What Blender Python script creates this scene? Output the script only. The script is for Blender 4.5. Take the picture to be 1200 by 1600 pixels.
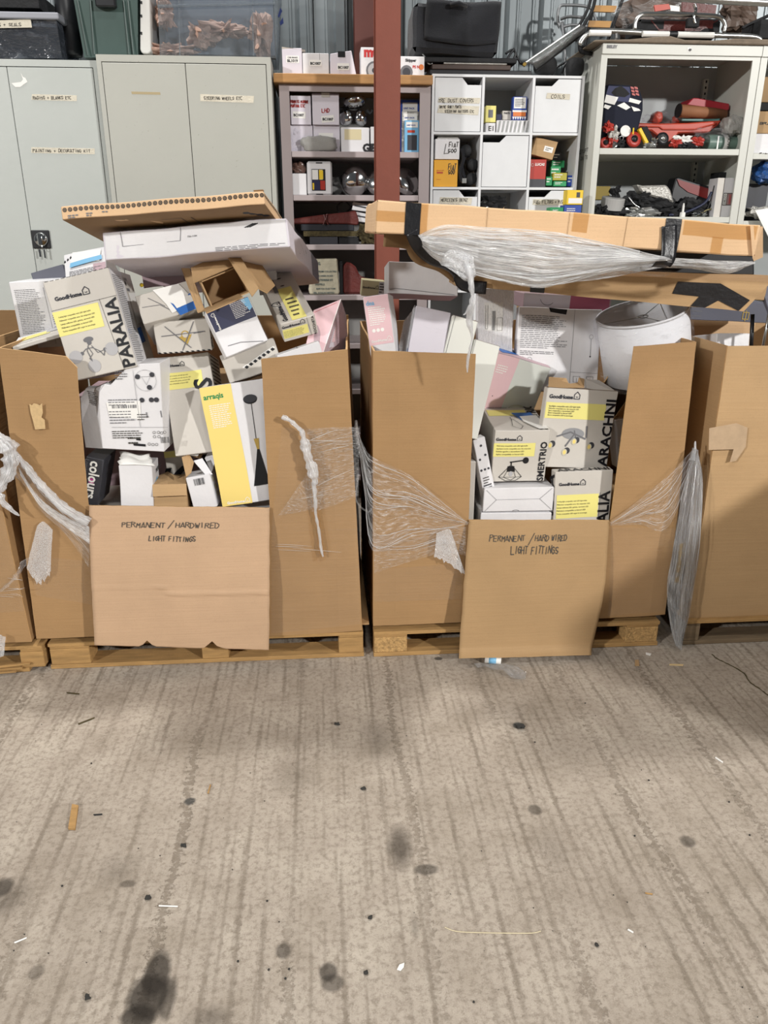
import bpy, math, random
from mathutils import Vector as V, Matrix, noise
random.seed(7)
for o in list(bpy.data.objects): bpy.data.objects.remove(o)
C = bpy.context.scene.collection
# ---------------------------------------------------------------- camera, world, lamps, exposure
CF, CH, TH, PS = 1200.0, 1.55, math.radians(20), math.radians(4.5)   # focal length in pixels, height, pitch, yaw
FW = V((math.sin(PS)*math.cos(TH), math.cos(PS)*math.cos(TH), -math.sin(TH)))
RT = V((math.cos(PS), -math.sin(PS), 0)); UP = RT.cross(FW)
cd = bpy.data.cameras.new('camera'); cam = bpy.data.objects.new('camera', cd); C.objects.link(cam)
cam.matrix_world = Matrix(((RT.x, UP.x, -FW.x, 0), (RT.y, UP.y, -FW.y, 0), (RT.z, UP.z, -FW.z, CH), (0, 0, 0, 1)))
cd.sensor_fit = 'VERTICAL'; cd.sensor_height = 36; cd.lens = CF/1600*36; cd.clip_start = .02
bpy.context.scene.camera = cam
w = bpy.data.worlds.new('warehouse_air'); bpy.context.scene.world = w; w.use_nodes = True
w.node_tree.nodes['Background'].inputs[0].default_value = (.93, .97, 1, 1)
w.node_tree.nodes['Background'].inputs[1].default_value = .085
def lamp(name, loc, aim, power, sx, sy, col=(1, .978, .945)):
    l = bpy.data.lights.new(name, 'AREA'); l.shape = 'RECTANGLE'; l.size = sx; l.size_y = sy; l.energy = power; l.color = col
    o = bpy.data.objects.new(name, l); C.objects.link(o); o.location = loc
    o.rotation_euler = (V(aim)-V(loc)).to_track_quat('-Z', 'Y').to_euler()
lamp('high_bay_light', (7.6, -5.6, 4.9), (.3, 3, 1), 1040, .40, .40)
lamp('high_bay_light', (-8.2, -5.4, 5.1), (.3, 3, 1), 800, .40, .40)
lamp('high_bay_light', (-1.3, 4.0, 6.6), (-.2, 2.3, 0), 240, .5, .5)
lamp('high_bay_light', (.5, -.5, 7.2), (.5, 1.5, 0), 120, .6, .6)
vs_ = bpy.context.scene.view_settings
vs_.view_transform = 'Standard'; vs_.look = 'None'; vs_.exposure = 0.0; vs_.gamma = 1; vs_.use_curve_mapping = False

def at(px, py, Y):                      # the point at distance Y into the room that the photograph shows at a pixel
    d = FW + RT*((px-600)/CF) + UP*((800-py)/CF); t = Y/d.y
    return V((0, 0, CH)) + d*t
def flo(px, py, z=0):
    d = FW + RT*((px-600)/CF) + UP*((800-py)/CF); t = (z-CH)/d.z
    return V((0, 0, CH)) + d*t
# ---------------------------------------------------------------- materials
def srgb(c):
    if isinstance(c, str): c = tuple(int(c[i:i+2], 16)/255 for i in (0, 2, 4))
    return tuple((x/12.92 if x <= .04045 else ((x+.055)/1.055)**2.4) for x in c) + (1,)
MATS = {}
class NT:
    def __init__(s, m): s.t = m.node_tree; s.n = s.t.nodes; s.b = s.n['Principled BSDF']; s.out = s.n['Material Output']
    def add(s, t, **k):
        n = s.n.new('ShaderNode'+t)
        for a, v in k.items():
            if a.startswith('i_'): n.inputs[int(a[2:])].default_value = v
            else: setattr(n, a, v)
        return n
    def link(s, a, b): s.t.links.new(a, b)
    def math(s, op, a, b=None, c=None):
        n = s.n.new('ShaderNodeMath'); n.operation = op
        for i, x in enumerate((a, b, c)):
            if x is None: continue
            if isinstance(x, (int, float)): n.inputs[i].default_value = x
            else: s.link(x, n.inputs[i])
        return n.outputs[0]
    def ramp(s, x, stops):
        r = s.n.new('ShaderNodeValToRGB'); e = r.color_ramp.elements
        while len(e) < len(stops): e.new(.5)
        for q, (p, c) in zip(e, stops):
            q.position = p; q.color = c if isinstance(c, tuple) else (c, c, c, 1)
        s.link(x, r.inputs[0]); return r.outputs[0]
    def mixc(s, f, a, b, mode='MIX'):
        m = s.n.new('ShaderNodeMix'); m.data_type = 'RGBA'; m.blend_type = mode
        for sock, x in ((m.inputs[0], f), (m.inputs[6], a), (m.inputs[7], b)):
            if isinstance(x, (int, float, tuple)): sock.default_value = x
            else: s.link(x, sock)
        return m.outputs[2]
    def coords(s, scale, which='Object'):
        t = s.add('TexCoord'); m = s.add('Mapping'); m.inputs['Scale'].default_value = scale
        s.link(t.outputs[which], m.inputs[0]); return m.outputs[0]
    def noise(s, co, scale, detail=3, rough=.55, dist=0):
        n = s.add('TexNoise'); n.inputs['Scale'].default_value = scale; n.inputs['Detail'].default_value = detail
        n.inputs['Roughness'].default_value = rough; n.inputs['Distortion'].default_value = dist
        s.link(co, n.inputs['Vector']); return n.outputs[0]
    def bump(s, h, strength, dist):
        b = s.add('Bump'); b.inputs['Strength'].default_value = strength; b.inputs['Distance'].default_value = dist
        s.link(h, b.inputs['Height']); s.link(b.outputs[0], s.b.inputs['Normal'])
def mat(name, col, rough=.6, metal=0, var=.0, vscale=6, bump=0, bscale=60, stretch=(1, 1, 1), spec=.5, coat=0, trans=0, sheen=0, speck=None):
    if name in MATS: return MATS[name]
    m = bpy.data.materials.new(name); m.use_nodes = True; t = NT(m); MATS[name] = m
    c = srgb(col); t.b.inputs['Base Color'].default_value = c; t.b.inputs['Roughness'].default_value = rough
    t.b.inputs['Metallic'].default_value = metal; t.b.inputs['Specular IOR Level'].default_value = spec
    t.b.inputs['Coat Weight'].default_value = coat; t.b.inputs['Transmission Weight'].default_value = trans
    t.b.inputs['Sheen Weight'].default_value = sheen
    g = t.add('NewGeometry').outputs['Position']
    co = t.add('Mapping'); co.inputs['Scale'].default_value = stretch; t.link(g, co.inputs[0]); co = co.outputs[0]
    last = None
    if var:
        f = t.noise(co, vscale, 4, .6)
        lo = tuple(x*(1-var) for x in c[:3])+(1,); hi = tuple(min(1, x*(1+var)) for x in c[:3])+(1,)
        last = t.ramp(f, [(.3, lo), (.7, hi)])
    if speck:
        f2 = t.ramp(t.noise(co, speck[1], 2, .7), [(speck[2], 0.), (speck[2]+.05, 1.)])
        last = t.mixc(f2, last if last else c, srgb(speck[0]))
    if last: t.link(last, t.b.inputs['Base Color'])
    if bump: t.bump(t.noise(co, bscale, 3, .6), bump, .01)
    return m
def cardboard(name, col, wave=(0, 0, 1), var=.07):
    if name in MATS: return MATS[name]
    m = bpy.data.materials.new(name); m.use_nodes = True; t = NT(m); MATS[name] = m
    c = srgb(col); g = t.add('NewGeometry').outputs['Position']
    f = t.noise(g, 3.5, 4, .6); fine = t.noise(g, 220, 2, .7)
    mp = t.add('Mapping'); mp.inputs['Scale'].default_value = tuple(1+(140 if k else 3) for k in wave); t.link(g, mp.inputs[0])
    st = t.noise(mp.outputs[0], 1, 2, .5)
    a = t.ramp(f, [(.3, tuple(x*(1-var) for x in c[:3])+(1,)), (.7, tuple(x*(1+var) for x in c[:3])+(1,))])
    a = t.mixc(t.math('MULTIPLY', st, .16), a, tuple(x*.55 for x in c[:3])+(1,))
    a = t.mixc(t.ramp(fine, [(.55, 0.), (.75, .25)]), a, tuple(x*.6 for x in c[:3])+(1,))
    t.link(a, t.b.inputs['Base Color']); t.b.inputs['Roughness'].default_value = .72; t.b.inputs['Specular IOR Level'].default_value = .3
    t.bump(t.math('ADD', t.math('MULTIPLY', st, .5), t.math('MULTIPLY', f, 1.5)), .25, .006)
    return m
KRAFT = cardboard('brown_corrugated_board', 'A4825A')
KRAFT2 = cardboard('paler_kraft_board', 'B7976F')
KLIGHT = cardboard('light_kraft_board', 'D9B68F')
KSIGN = cardboard('kraft_sign_board', 'C2A283')
KSIGN2 = cardboard('kraft_sign_board_plain', 'AA8B64')
KEDGE = mat('torn_board_edge', 'C9A373', .85, var=.15, vscale=60)
KIN = mat('brown_board_inside', '8F7250', .8, var=.08)
WHITE = mat('white_carton_board', 'DCDBDD', .45, var=.03, bump=.15, bscale=25)
GREIGE = mat('warm_grey_carton_board', 'C6C1B9', .45, var=.03, bump=.12, bscale=25)
MAUVE = mat('mauve_carton_board', 'B59CA3', .5, var=.04)
LILAC = mat('lilac_white_carton_board', 'D6D1DA', .55, var=.04)
PINK = mat('pink_carton_print', 'E3BFC4', .5, var=.03)
DPINK = mat('dusky_pink_carton_print', 'B5617B', .5, var=.03)
YEL = mat('yellow_carton_print', 'E6DD85', .5)
YEL2 = mat('warm_yellow_carton_print', 'EBD27C', .5)
NAVY = mat('navy_carton_print', '232748', .4)
INK = mat('black_print', '14151B', .5)
INKB = mat('blue_black_print', '161C2B', .5)
GINK = mat('grey_print', '6A6A6E', .5)
MARK = mat('marker_pen', '45423D', .6)
MARKR = mat('red_marker_pen', 'B0302C', .6)
RPRINT = mat('red_print', 'BF2C2C', .5)
WPRINT = mat('white_print', 'F0EFEA', .5)
BPRINT = mat('blue_print', '2E64AE', .45)
LBLUE = mat('light_blue_print', '79B4DA', .45)
MASK = mat('masking_tape', 'CFC9B8', .6, var=.06, vscale=30, bump=.3, bscale=120)
LABEL = mat('white_paper_label', 'E9E8E4', .5)
CAB = mat('pale_grey_green_steel', 'B3B8B4', .38, var=.03, vscale=2, spec=.5, bump=.05, bscale=30)
CAB2 = mat('cream_grey_steel', 'B0B1A9', .4, var=.03, vscale=2, speck=('8A877A', 70, .70), bump=.05, bscale=30)
RSTEEL = mat('light_grey_shelf_steel', 'C4C5BD', .4, var=.02)
MSTEEL = mat('mauve_grey_shelf_steel', 'A79C9C', .45, var=.03)
OWHITE = mat('white_melamine', 'D8DADC', .4, var=.02, vscale=20)
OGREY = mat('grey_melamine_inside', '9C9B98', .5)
DARKGAP = mat('dark_gap', '1A1A1A', .8)
WOODTOP = mat('oak_worktop_edge', 'A77C4B', .5, var=.15, vscale=8, stretch=(1, 8, 8))
PWOOD = mat('rough_pallet_pine', 'AD8855', .8, var=.22, vscale=5, stretch=(1.5, 9, 12), bump=.4, bscale=60)
PWOOD2 = mat('grey_weathered_pallet_pine', '7C6A52', .85, var=.22, vscale=5, stretch=(1.5, 9, 12), bump=.4, bscale=60)
CHIP = mat('pressed_chip_block', 'B38F5C', .85, var=.35, vscale=95, bump=.6, bscale=130)
RED = mat('red_oxide_steel', '7B4132', .5, var=.06, vscale=8, bump=.06, bscale=40)
RED2 = mat('dark_red_oxide_steel', '532820', .6, var=.06)
BLACK = mat('black_plastic', '15161A', .4, var=.2, vscale=30)
BLACKM = mat('matt_black_parts', '101114', .75, var=.3, vscale=30, bump=.3)
TAPE = mat('black_gaffer_tape', '0D0E14', .38, bump=.2, bscale=40, spec=.6)
FABRIC = mat('black_canvas', '17191F', .95, var=.25, vscale=12, bump=.5, bscale=300, sheen=.2)
NFAB = mat('navy_fabric', '171B2C', .9, var=.2)
CHROME = mat('chrome', 'C9CBCC', .12, 1)
STEEL = mat('worn_silver_tube', 'B3B4B2', .3, .9, var=.15, vscale=20)
GREENP = mat('dark_green_plastic', '40534F', .42, var=.06, vscale=10)
GREEN = mat('green_carton_print', '1E8A52', .5)
DGREEN = mat('sage_green_metal', '5E756B', .45, var=.05)
TEAL = mat('teal_case', '5C8A86', .5)
REDP = mat('red_plastic', 'A93126', .4, var=.1)
ORANGE = mat('orange_red_toolbox', 'B23F2A', .45, var=.1)
CRIM = mat('crimson_case', 'A02632', .45, var=.05)
MAROON = mat('maroon_leather', '5B2622', .45, var=.15, vscale=12, bump=.3, bscale=60)
BROWNR = mat('rolled_brown_paper', '8D5E3E', .7, var=.1)
BRIGHTY = mat('bright_yellow_print', 'E9C62C', .5)
AMBER = mat('amber_carton', 'E3A62C', .5, var=.04)
PBLUE = mat('royal_blue_print', '23459B', .5)
CREAM = mat('stained_cream_cloth', 'C9C3AC', .8, var=.14, vscale=25, bump=.3, bscale=70)
HESS = mat('hessian_mat', '7F7263', .95, var=.15, vscale=30, bump=.5, bscale=200)
SLATWOOD = mat('orange_pine_slats', 'A97A35', .5, var=.15, vscale=12)
GREYBOX = mat('slate_grey_carton', '5B5D6B', .5, var=.04)
DKGREY = mat('charcoal_carton', '3A3B41', .45, var=.05)
BRASS = mat('brass_print', 'B79A4E', .4)
GLOBE = mat('pale_glass_print', 'AFAEB0', .5)
STONE = mat('oil_blackened_grit', '2E2D2A', .8)
NAVYBOOK = mat('dark_books', '1B1D25', .6, var=.3, vscale=40)
OLIVE = mat('tangled_brown_fibre', '4A4128', .95, var=.4, vscale=60, bump=.8, bscale=90)
SILVER = mat('silver_foil_bag', 'B7B5AF', .35, .35, var=.15, vscale=40, bump=.8, bscale=60)
def poly(name, tint, lo, hi, scale=(1, 1, 1), ns=7, rough=.14, a=.48, b=.7, wh='F2F4F6', gloss=.28):
    """clear polythene: see-through, with creased streaks that catch the light"""
    if name in MATS: return MATS[name]
    m = bpy.data.materials.new(name); m.use_nodes = True; t = NT(m); MATS[name] = m
    co = t.coords(scale, 'UV'); f = t.noise(co, ns, 5, .62, .6); f2 = t.noise(co, ns*3.1, 3, .6, .3)
    k = t.math('ADD', t.math('MULTIPLY', f, .7), t.math('MULTIPLY', f2, .3))
    fac = t.ramp(k, [(a, lo), (b, hi)])
    df = t.add('BsdfDiffuse'); df.inputs[0].default_value = srgb(wh); gl = t.add('BsdfGlossy'); gl.inputs[0].default_value = (1, 1, 1, 1); gl.inputs['Roughness'].default_value = rough
    bp = t.add('Bump'); bp.inputs['Strength'].default_value = 1; bp.inputs['Distance'].default_value = .012; t.link(k, bp.inputs['Height']); t.link(bp.outputs[0], gl.inputs['Normal'])
    tl = t.add('BsdfTranslucent'); tl.inputs[0].default_value = srgb(wh); m1 = t.add('MixShader'); m1.inputs[0].default_value = .2; t.link(df.outputs[0], m1.inputs[1]); t.link(tl.outputs[0], m1.inputs[2])
    m2 = t.add('MixShader'); m2.inputs[0].default_value = gloss; t.link(m1.outputs[0], m2.inputs[1]); t.link(gl.outputs[0], m2.inputs[2]); t.n.remove(t.b)
    tr = t.add('BsdfTransparent'); tr.inputs[0].default_value = srgb(tint)
    mx = t.add('MixShader'); t.link(fac, mx.inputs[0]); t.link(tr.outputs[0], mx.inputs[1]); t.link(m2.outputs[0], mx.inputs[2])
    t.link(mx.outputs[0], t.out.inputs['Surface']); return m
FILM = poly('stretch_film', 'FCFCFC', .05, .62, (2.5, 9, 1), 4, rough=.2, a=.5, b=.68)
FILMT = poly('tight_stretch_film', 'FDFDFD', .03, .35, (1.2, 30, 1), 3, rough=.2, a=.58, b=.75)
FILMD = poly('gathered_stretch_film', 'F8F8FA', .25, .95, (3, 10, 1), 5, rough=.22, a=.42, b=.6)
FILMS = poly('sagging_stretch_film', 'EEF0F2', .2, .97, (1.8, 11, 1), 3.6, rough=.24, a=.43, b=.58, wh='FFFFFF', gloss=.34)
FILMP = poly('limp_stretch_film', 'DCDEE0', .12, .7, (1.6, 10, 1), 3.4, rough=.2, a=.46, b=.66, gloss=.4)
BAGP = poly('clear_poly_bag', 'FDFDFE', .03, .5, (1, 5, 1), 3, a=.54, b=.78, gloss=.5)
TUBC = poly('frosted_clear_tub', 'D3D8DC', .16, .30, (1, 1, 1), 3, rough=.25, wh='BFC6CC', gloss=.1)
TUBD = poly('smoky_clear_tub', '5A616C', .2, .6, (1, 1, 1), 3, rough=.12, a=.52, b=.75, wh='8A92A0')
BUBBLE = poly('bubble_wrap', 'B9B9B6', .55, .95, (9, 9, 1), 9, a=.42, b=.6, wh='C9C8C3')
PTAPE = poly('clear_parcel_tape', 'F3E6CF', .12, .4, (6, 1, 1), 5, a=.5, b=.7, wh='E2CBA4')
# ---------------------------------------------------------------- mesh helpers
ORG = {}
def link(name, verts, faces, m, parent=None, uvs=None, smooth=False, mats=None, fm=None, org=None):
    """verts in world coordinates -> one object whose origin is at its own base"""
    vs = [V(v) for v in verts]
    if org is None:
        xs = [v.x for v in vs]; ys = [v.y for v in vs]; zs = [v.z for v in vs]
        org = V(((min(xs)+max(xs))/2, (min(ys)+max(ys))/2, min(zs)))
    me = bpy.data.meshes.new(name); me.from_pydata([v-org for v in vs], [], faces)
    for mm in (mats or [m]): me.materials.append(mm)
    if fm: me.polygons.foreach_set('material_index', fm)
    if uvs:
        l = me.uv_layers.new(name='uv'); l.data.foreach_set('uv', [c for p in faces for i in p for c in uvs[i]])
    if smooth: me.polygons.foreach_set('use_smooth', [True]*len(me.polygons))
    me.update()
    o = bpy.data.objects.new(name, me); C.objects.link(o)
    if parent is not None:
        o.parent = parent; o.location = org-ORG[parent.name]
    else: o.location = org
    ORG[o.name] = org
    return o
def tag(o, label=None, cat=None, group=None, kind=None):
    if label: o['label'] = label
    if cat: o['category'] = cat
    if group: o['group'] = group
    if kind: o['kind'] = kind
    return o
def thing(name, label, cat, loc, group=None):
    o = bpy.data.objects.new(name, None); C.objects.link(o); o.location = loc; ORG[o.name] = V(loc); o.empty_display_size = .1
    return tag(o, label, cat, group)
class MB:
    def __init__(s): s.v = []; s.f = []; s.uv = []
    def add(s, vs, fs, uv=None):
        b = len(s.v); s.v += [V(v) for v in vs]; s.f += [tuple(i+b for i in f) for f in fs]
        s.uv += uv if uv else [(0, 0)]*len(vs); return s
    def box(s, a, b):
        x0, y0, z0 = a; x1, y1, z1 = b
        return s.add([(x0, y0, z0), (x1, y0, z0), (x1, y1, z0), (x0, y1, z0), (x0, y0, z1), (x1, y0, z1), (x1, y1, z1), (x0, y1, z1)],
                     [(0, 3, 2, 1), (4, 5, 6, 7), (0, 1, 5, 4), (1, 2, 6, 5), (2, 3, 7, 6), (3, 0, 4, 7)])
    def hexa(s, p):  # eight corners, bottom ring then top ring
        return s.add(p, [(0, 3, 2, 1), (4, 5, 6, 7), (0, 1, 5, 4), (1, 2, 6, 5), (2, 3, 7, 6), (3, 0, 4, 7)])
    def prism(s, pts, d):
        n = len(pts); a = [V(p) for p in pts]; b = [p+V(d) for p in a]
        return s.add(a+b, [tuple(range(n)), tuple(range(2*n-1, n-1, -1))]+[((i+1) % n, i, n+i, n+(i+1) % n) for i in range(n)])
    def tube(s, pts, r, n=8, cap=True):
        pts = [V(p) for p in pts]; m = len(pts); rr = r if isinstance(r, (list, tuple)) else [r]*m
        b = len(s.v); up = None; L = 0
        for i, p in enumerate(pts):
            t = (pts[min(i+1, m-1)]-pts[max(i-1, 0)]).normalized()
            if up is None: up = t.orthogonal().normalized()
            up = (up-t*up.dot(t)).normalized(); sd = t.cross(up)
            if i: L += (p-pts[i-1]).length
            for k in range(n):
                a = 2*math.pi*k/n; s.v.append(p+(up*math.cos(a)+sd*math.sin(a))*rr[i]); s.uv.append((L, k/n*.5))
        for i in range(m-1):
            for k in range(n):
                s.f.append((b+i*n+k, b+i*n+(k+1) % n, b+(i+1)*n+(k+1) % n, b+(i+1)*n+k))
        if cap:
            s.f.append(tuple(b+k for k in reversed(range(n)))); s.f.append(tuple(b+(m-1)*n+k for k in range(n)))
        return s
    def lathe(s, prof, o, ax, n=20, a0=0, a1=2*math.pi):
        """prof: (radius, height along ax)"""
        ax = V(ax).normalized(); u = ax.orthogonal().normalized(); w = ax.cross(u); b = len(s.v); o = V(o)
        full = abs(a1-a0-2*math.pi) < 1e-6; cols = n if full else n+1
        for (r, h) in prof:
            for k in range(cols):
                a = a0+(a1-a0)*k/n; s.v.append(o+ax*h+(u*math.cos(a)+w*math.sin(a))*r); s.uv.append((k/n, h))
        for i in range(len(prof)-1):
            for k in range(n):
                k2 = (k+1) % cols
                s.f.append((b+i*cols+k, b+i*cols+k2, b+(i+1)*cols+k2, b+(i+1)*cols+k))
        return s
    def make(s, name, m, parent=None, smooth=False, bev=0, uv=False, org=None):
        o = link(name, s.v, s.f, m, parent, s.uv if uv else None, smooth, org=org)
        if bev: bevel(o, bev)
        return o
def bevel(o, w, seg=1):
    import bmesh
    bm = bmesh.new(); bm.from_mesh(o.data); bmesh.ops.remove_doubles(bm, verts=bm.verts, dist=1e-5)
    bmesh.ops.bevel(bm, geom=[e for e in bm.edges if len(e.link_faces) == 2 and e.calc_face_angle(0) > .5], offset=w, segments=seg, affect='EDGES', clamp_overlap=True)
    bm.to_mesh(o.data); bm.free(); o.data.update()
def sheet(name, us, vs, fn, m, parent=None, thick=0, nrm=None, mask=None, smooth=True, uvs=None, label=None, edge=None):
    """grid surface fn(u, v); with thick, closed along nrm; mask(u, v) keeps a cell"""
    nu, nv = len(us), len(vs); P = [fn(u, v) for v in vs for u in us]; UVs = [(u, v) for v in vs for u in us] if not uvs else [uvs(u, v) for v in vs for u in us]
    keep = {(i, j) for j in range(nv-1) for i in range(nu-1) if not mask or mask((us[i]+us[i+1])/2, (vs[j]+vs[j+1])/2)}
    F = [(j*nu+i, j*nu+i+1, (j+1)*nu+i+1, (j+1)*nu+i) for (i, j) in sorted(keep)]; fm = [0]*len(F)
    if thick:
        N = nu*nv; P += [p+(nrm if not callable(nrm) else nrm(p))*thick for p in P]; UVs += UVs[:N]
        F += [tuple(N+k for k in reversed(f)) for f in F]; fm += [1 if edge and len(edge) > 1 else 0]*len(keep)
        for (i, j) in sorted(keep):
            for (a, b, nb) in (((i, j), (i+1, j), (i, j-1)), ((i+1, j), (i+1, j+1), (i+1, j)), ((i+1, j+1), (i, j+1), (i, j+1)), ((i, j+1), (i, j), (i-1, j))):
                if nb not in keep:
                    x = a[1]*nu+a[0]; y = b[1]*nu+b[0]; F.append((y, x, x+N, y+N)); fm.append(1 if edge else 0)
    used = sorted({k for f in F for k in f}); ix = {k: q for q, k in enumerate(used)}
    o = link(name, [P[k] for k in used], [tuple(ix[k] for k in f) for f in F], m, parent, [UVs[k] for k in used], smooth, mats=[m]+(list(edge) if edge else []), fm=fm if edge else None)
    if label: o['label'] = label
    return o
def lin(a, b, n): return [a+(b-a)*i/(n-1) for i in range(n)]
def bil(p00, p10, p01, p11, u, v): return (p00*(1-u)+p10*u)*(1-v)+(p01*(1-u)+p11*u)*v
def crm(pts, t):                        # smooth path through points, t in 0..1
    n = len(pts)-1; x = min(max(t, 0), .99999)*n; i = int(x); f = x-i
    p = [pts[max(i-1, 0)], pts[i], pts[min(i+1, n)], pts[min(i+2, n)]]
    return .5*((2*p[1])+(p[2]-p[0])*f+(2*p[0]-5*p[1]+4*p[2]-p[3])*f*f+(3*p[1]-p[0]-3*p[2]+p[3])*f**3)
def wob(p, amp, fr, seed=0):
    return noise.noise_vector(V(p)*fr+V((seed*7.3, seed*3.1, 0)))*amp
# ---------------------------------------------------------------- faces and prints
TXT = {}
def text_mesh(s, bold):
    k = (s, bold)
    if k not in TXT:
        c = bpy.data.curves.new('t', 'FONT'); c.body = s; c.size = 1; c.resolution_u = 2; c.offset = .018*bold
        o = bpy.data.objects.new('t', c); me = o.to_mesh()
        vs = [v.co.copy() for v in me.vertices]; fs = [tuple(p.vertices) for p in me.polygons]; o.to_mesh_clear()
        bpy.data.objects.remove(o); bpy.data.curves.remove(c)
        x0 = min(v.x for v in vs); x1 = max(v.x for v in vs)
        TXT[k] = ([(v.x-x0, v.y) for v in vs], fs, x1-x0)
    return TXT[k]
STK = {'A': '00 26 40|11 31', 'B': '00 06 36 45 33 03|33 42 30 00', 'C': '46 16 04 02 10 40', 'D': '00 06 26 44 42 20 00', 'E': '46 06 00 40|03 33', 'F': '46 06 00|03 33',
 'G': '45 26 04 02 20 41 43 23', 'H': '00 06|40 46|03 43', 'I': '20 26', 'J': '36 31 10 01', 'K': '00 06|46 03 40', 'L': '06 00 40', 'M': '00 06 23 46 40', 'N': '00 06 40 46',
 'O': '20 02 04 26 44 42 20', 'P': '00 06 36 45 34 03', 'Q': '20 02 04 26 44 42 20|21 40', 'R': '00 06 36 45 34 03|23 40', 'S': '45 26 05 13 42 30 01', 'T': '06 46|26 20',
 'U': '06 01 20 41 46', 'V': '06 20 46', 'W': '06 10 24 30 46', 'X': '00 46|06 40', 'Y': '06 23 46|23 20', 'Z': '06 46 00 40', '0': '20 02 04 26 44 42 20', '1': '15 26 20',
 '2': '05 26 44 00 40', '3': '06 36 24 42 20 01', '4': '30 36 02 42', '5': '46 06 03 33 42 20 01', '7': '06 46 10', '8': '23 05 26 45 23 01 20 41 23', '+': '03 43|25 21', '/': '0/ 57', ',': '10 21', '?': '05 26 45 23 22|20 21', "'": '26 24', 'i': '20 26'}
class Face:
    """a flat print surface: origin at its top left, ex to the right, ey down, n outwards"""
    def __init__(s, o, ex, ey, n, W, H, parent, amp=0, fn=None):
        s.o, s.ex, s.ey, s.n, s.W, s.H, s.parent, s.amp, s.fn = o, ex, ey, n, W, H, parent, amp, fn; s.acc = {}
    def P(s, x, y, off):
        if s.fn: return s.fn(x, y)+s.n*off
        p = s.o+s.ex*(x*s.W)+s.ey*(y*s.H)
        if s.amp: p = p+wob(p, s.amp, 7)
        return p+s.n*off
    def put(s, name, m, vs, fs):
        a = s.acc.setdefault((name, m.name), ([], [])); b = len(a[0]); a[0].extend(vs); a[1].extend(tuple(i+b for i in f) for f in fs)
    def rect(s, m, x0, y0, x1, y1, name='printed_panel', off=.0010, rot=0):
        n = 6; cx, cy = (x0+x1)/2, (y0+y1)/2; c, sn = math.cos(rot), math.sin(rot); vs = []
        for j in range(n+1):
            for i in range(n+1):
                dx = (x0+(x1-x0)*i/n-cx)*s.W; dy = (y0+(y1-y0)*j/n-cy)*s.H
                vs.append(s.P(cx+(dx*c-dy*sn)/s.W, cy+(dx*sn+dy*c)/s.H, off))
        s.put(name, m, vs, [(j*(n+1)+i, (j+1)*(n+1)+i, (j+1)*(n+1)+i+1, j*(n+1)+i+1) for j in range(n) for i in range(n)])
    def quad(s, m, pts, name='printed_panel', off=.0010):
        if len(pts) == 4:                                            # follow the dents of the board
            n = 6; q = [V(p) for p in pts]; g = [bil(q[0], q[1], q[3], q[2], i/n, j/n) for j in range(n+1) for i in range(n+1)]
            return s.put(name, m, [s.P(p.x, p.y, off) for p in g], [(j*(n+1)+i, (j+1)*(n+1)+i, (j+1)*(n+1)+i+1, j*(n+1)+i+1) for j in range(n) for i in range(n)])
        s.put(name, m, [s.P(x, y, off) for x, y in pts], [tuple(range(len(pts)-1, -1, -1))])
    def text(s, t, x, y, w, m=None, rot=0, bold=1, name='lettering', off=.0020, sy=1, h=None):
        """baseline starts at (x, y); w: its length as a share of the face width (rot 0) or height (rot 90, reading upwards; -90, downwards)"""
        co, fs, L = text_mesh(t, bold); full = (s.H if rot in (90, -90) else s.W)*w; k = full/L; m = m or INK
        a = math.radians(rot); c, sn = math.cos(a), math.sin(a); ky = (h*s.H/.72 if h else k)*sy
        vs = [s.P(x+(X*k*c-Y*ky*sn)/s.W, y-(X*k*sn+Y*ky*c)/s.H, off) for X, Y in co]
        s.put(name, m, vs, fs)
    def line(s, pts, wd=.0012, m=None, name='line_print', off=.0018):
        pts = [V((x*s.W, y*s.H)) for x, y in pts]; vs = []; fs = []; m = m or INK
        for a, b in zip(pts, pts[1:]):
            d = b-a
            if d.length < 1e-6: continue
            d.normalize(); q = V((-d.y, d.x))*wd/2; b2 = len(vs)
            for p in (a-d*wd*.3-q, b+d*wd*.3-q, b+d*wd*.3+q, a-d*wd*.3+q): vs.append(s.P(p.x/s.W, p.y/s.H, off))
            fs.append((b2+3, b2+2, b2+1, b2))
        s.put(name, m, vs, fs)
    def disc(s, x, y, r, m, ry=None, name='printed_picture', off=.0014, n=16):
        ry = ry or r
        s.put(name, m, [s.P(x+math.cos(2*math.pi*k/n)*r/s.W, y-math.sin(2*math.pi*k/n)*ry/s.H, off) for k in range(n)], [tuple(range(n))])
    def ring(s, x, y, r, m=None, wd=.001, ry=None, a0=0, a1=360, name='line_print'):
        ry = ry or r; n = 18
        s.line([(x+math.cos(math.radians(a0+(a1-a0)*k/n))*r/s.W, y-math.sin(math.radians(a0+(a1-a0)*k/n))*ry/s.H) for k in range(n+1)], wd, m, name)
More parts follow.
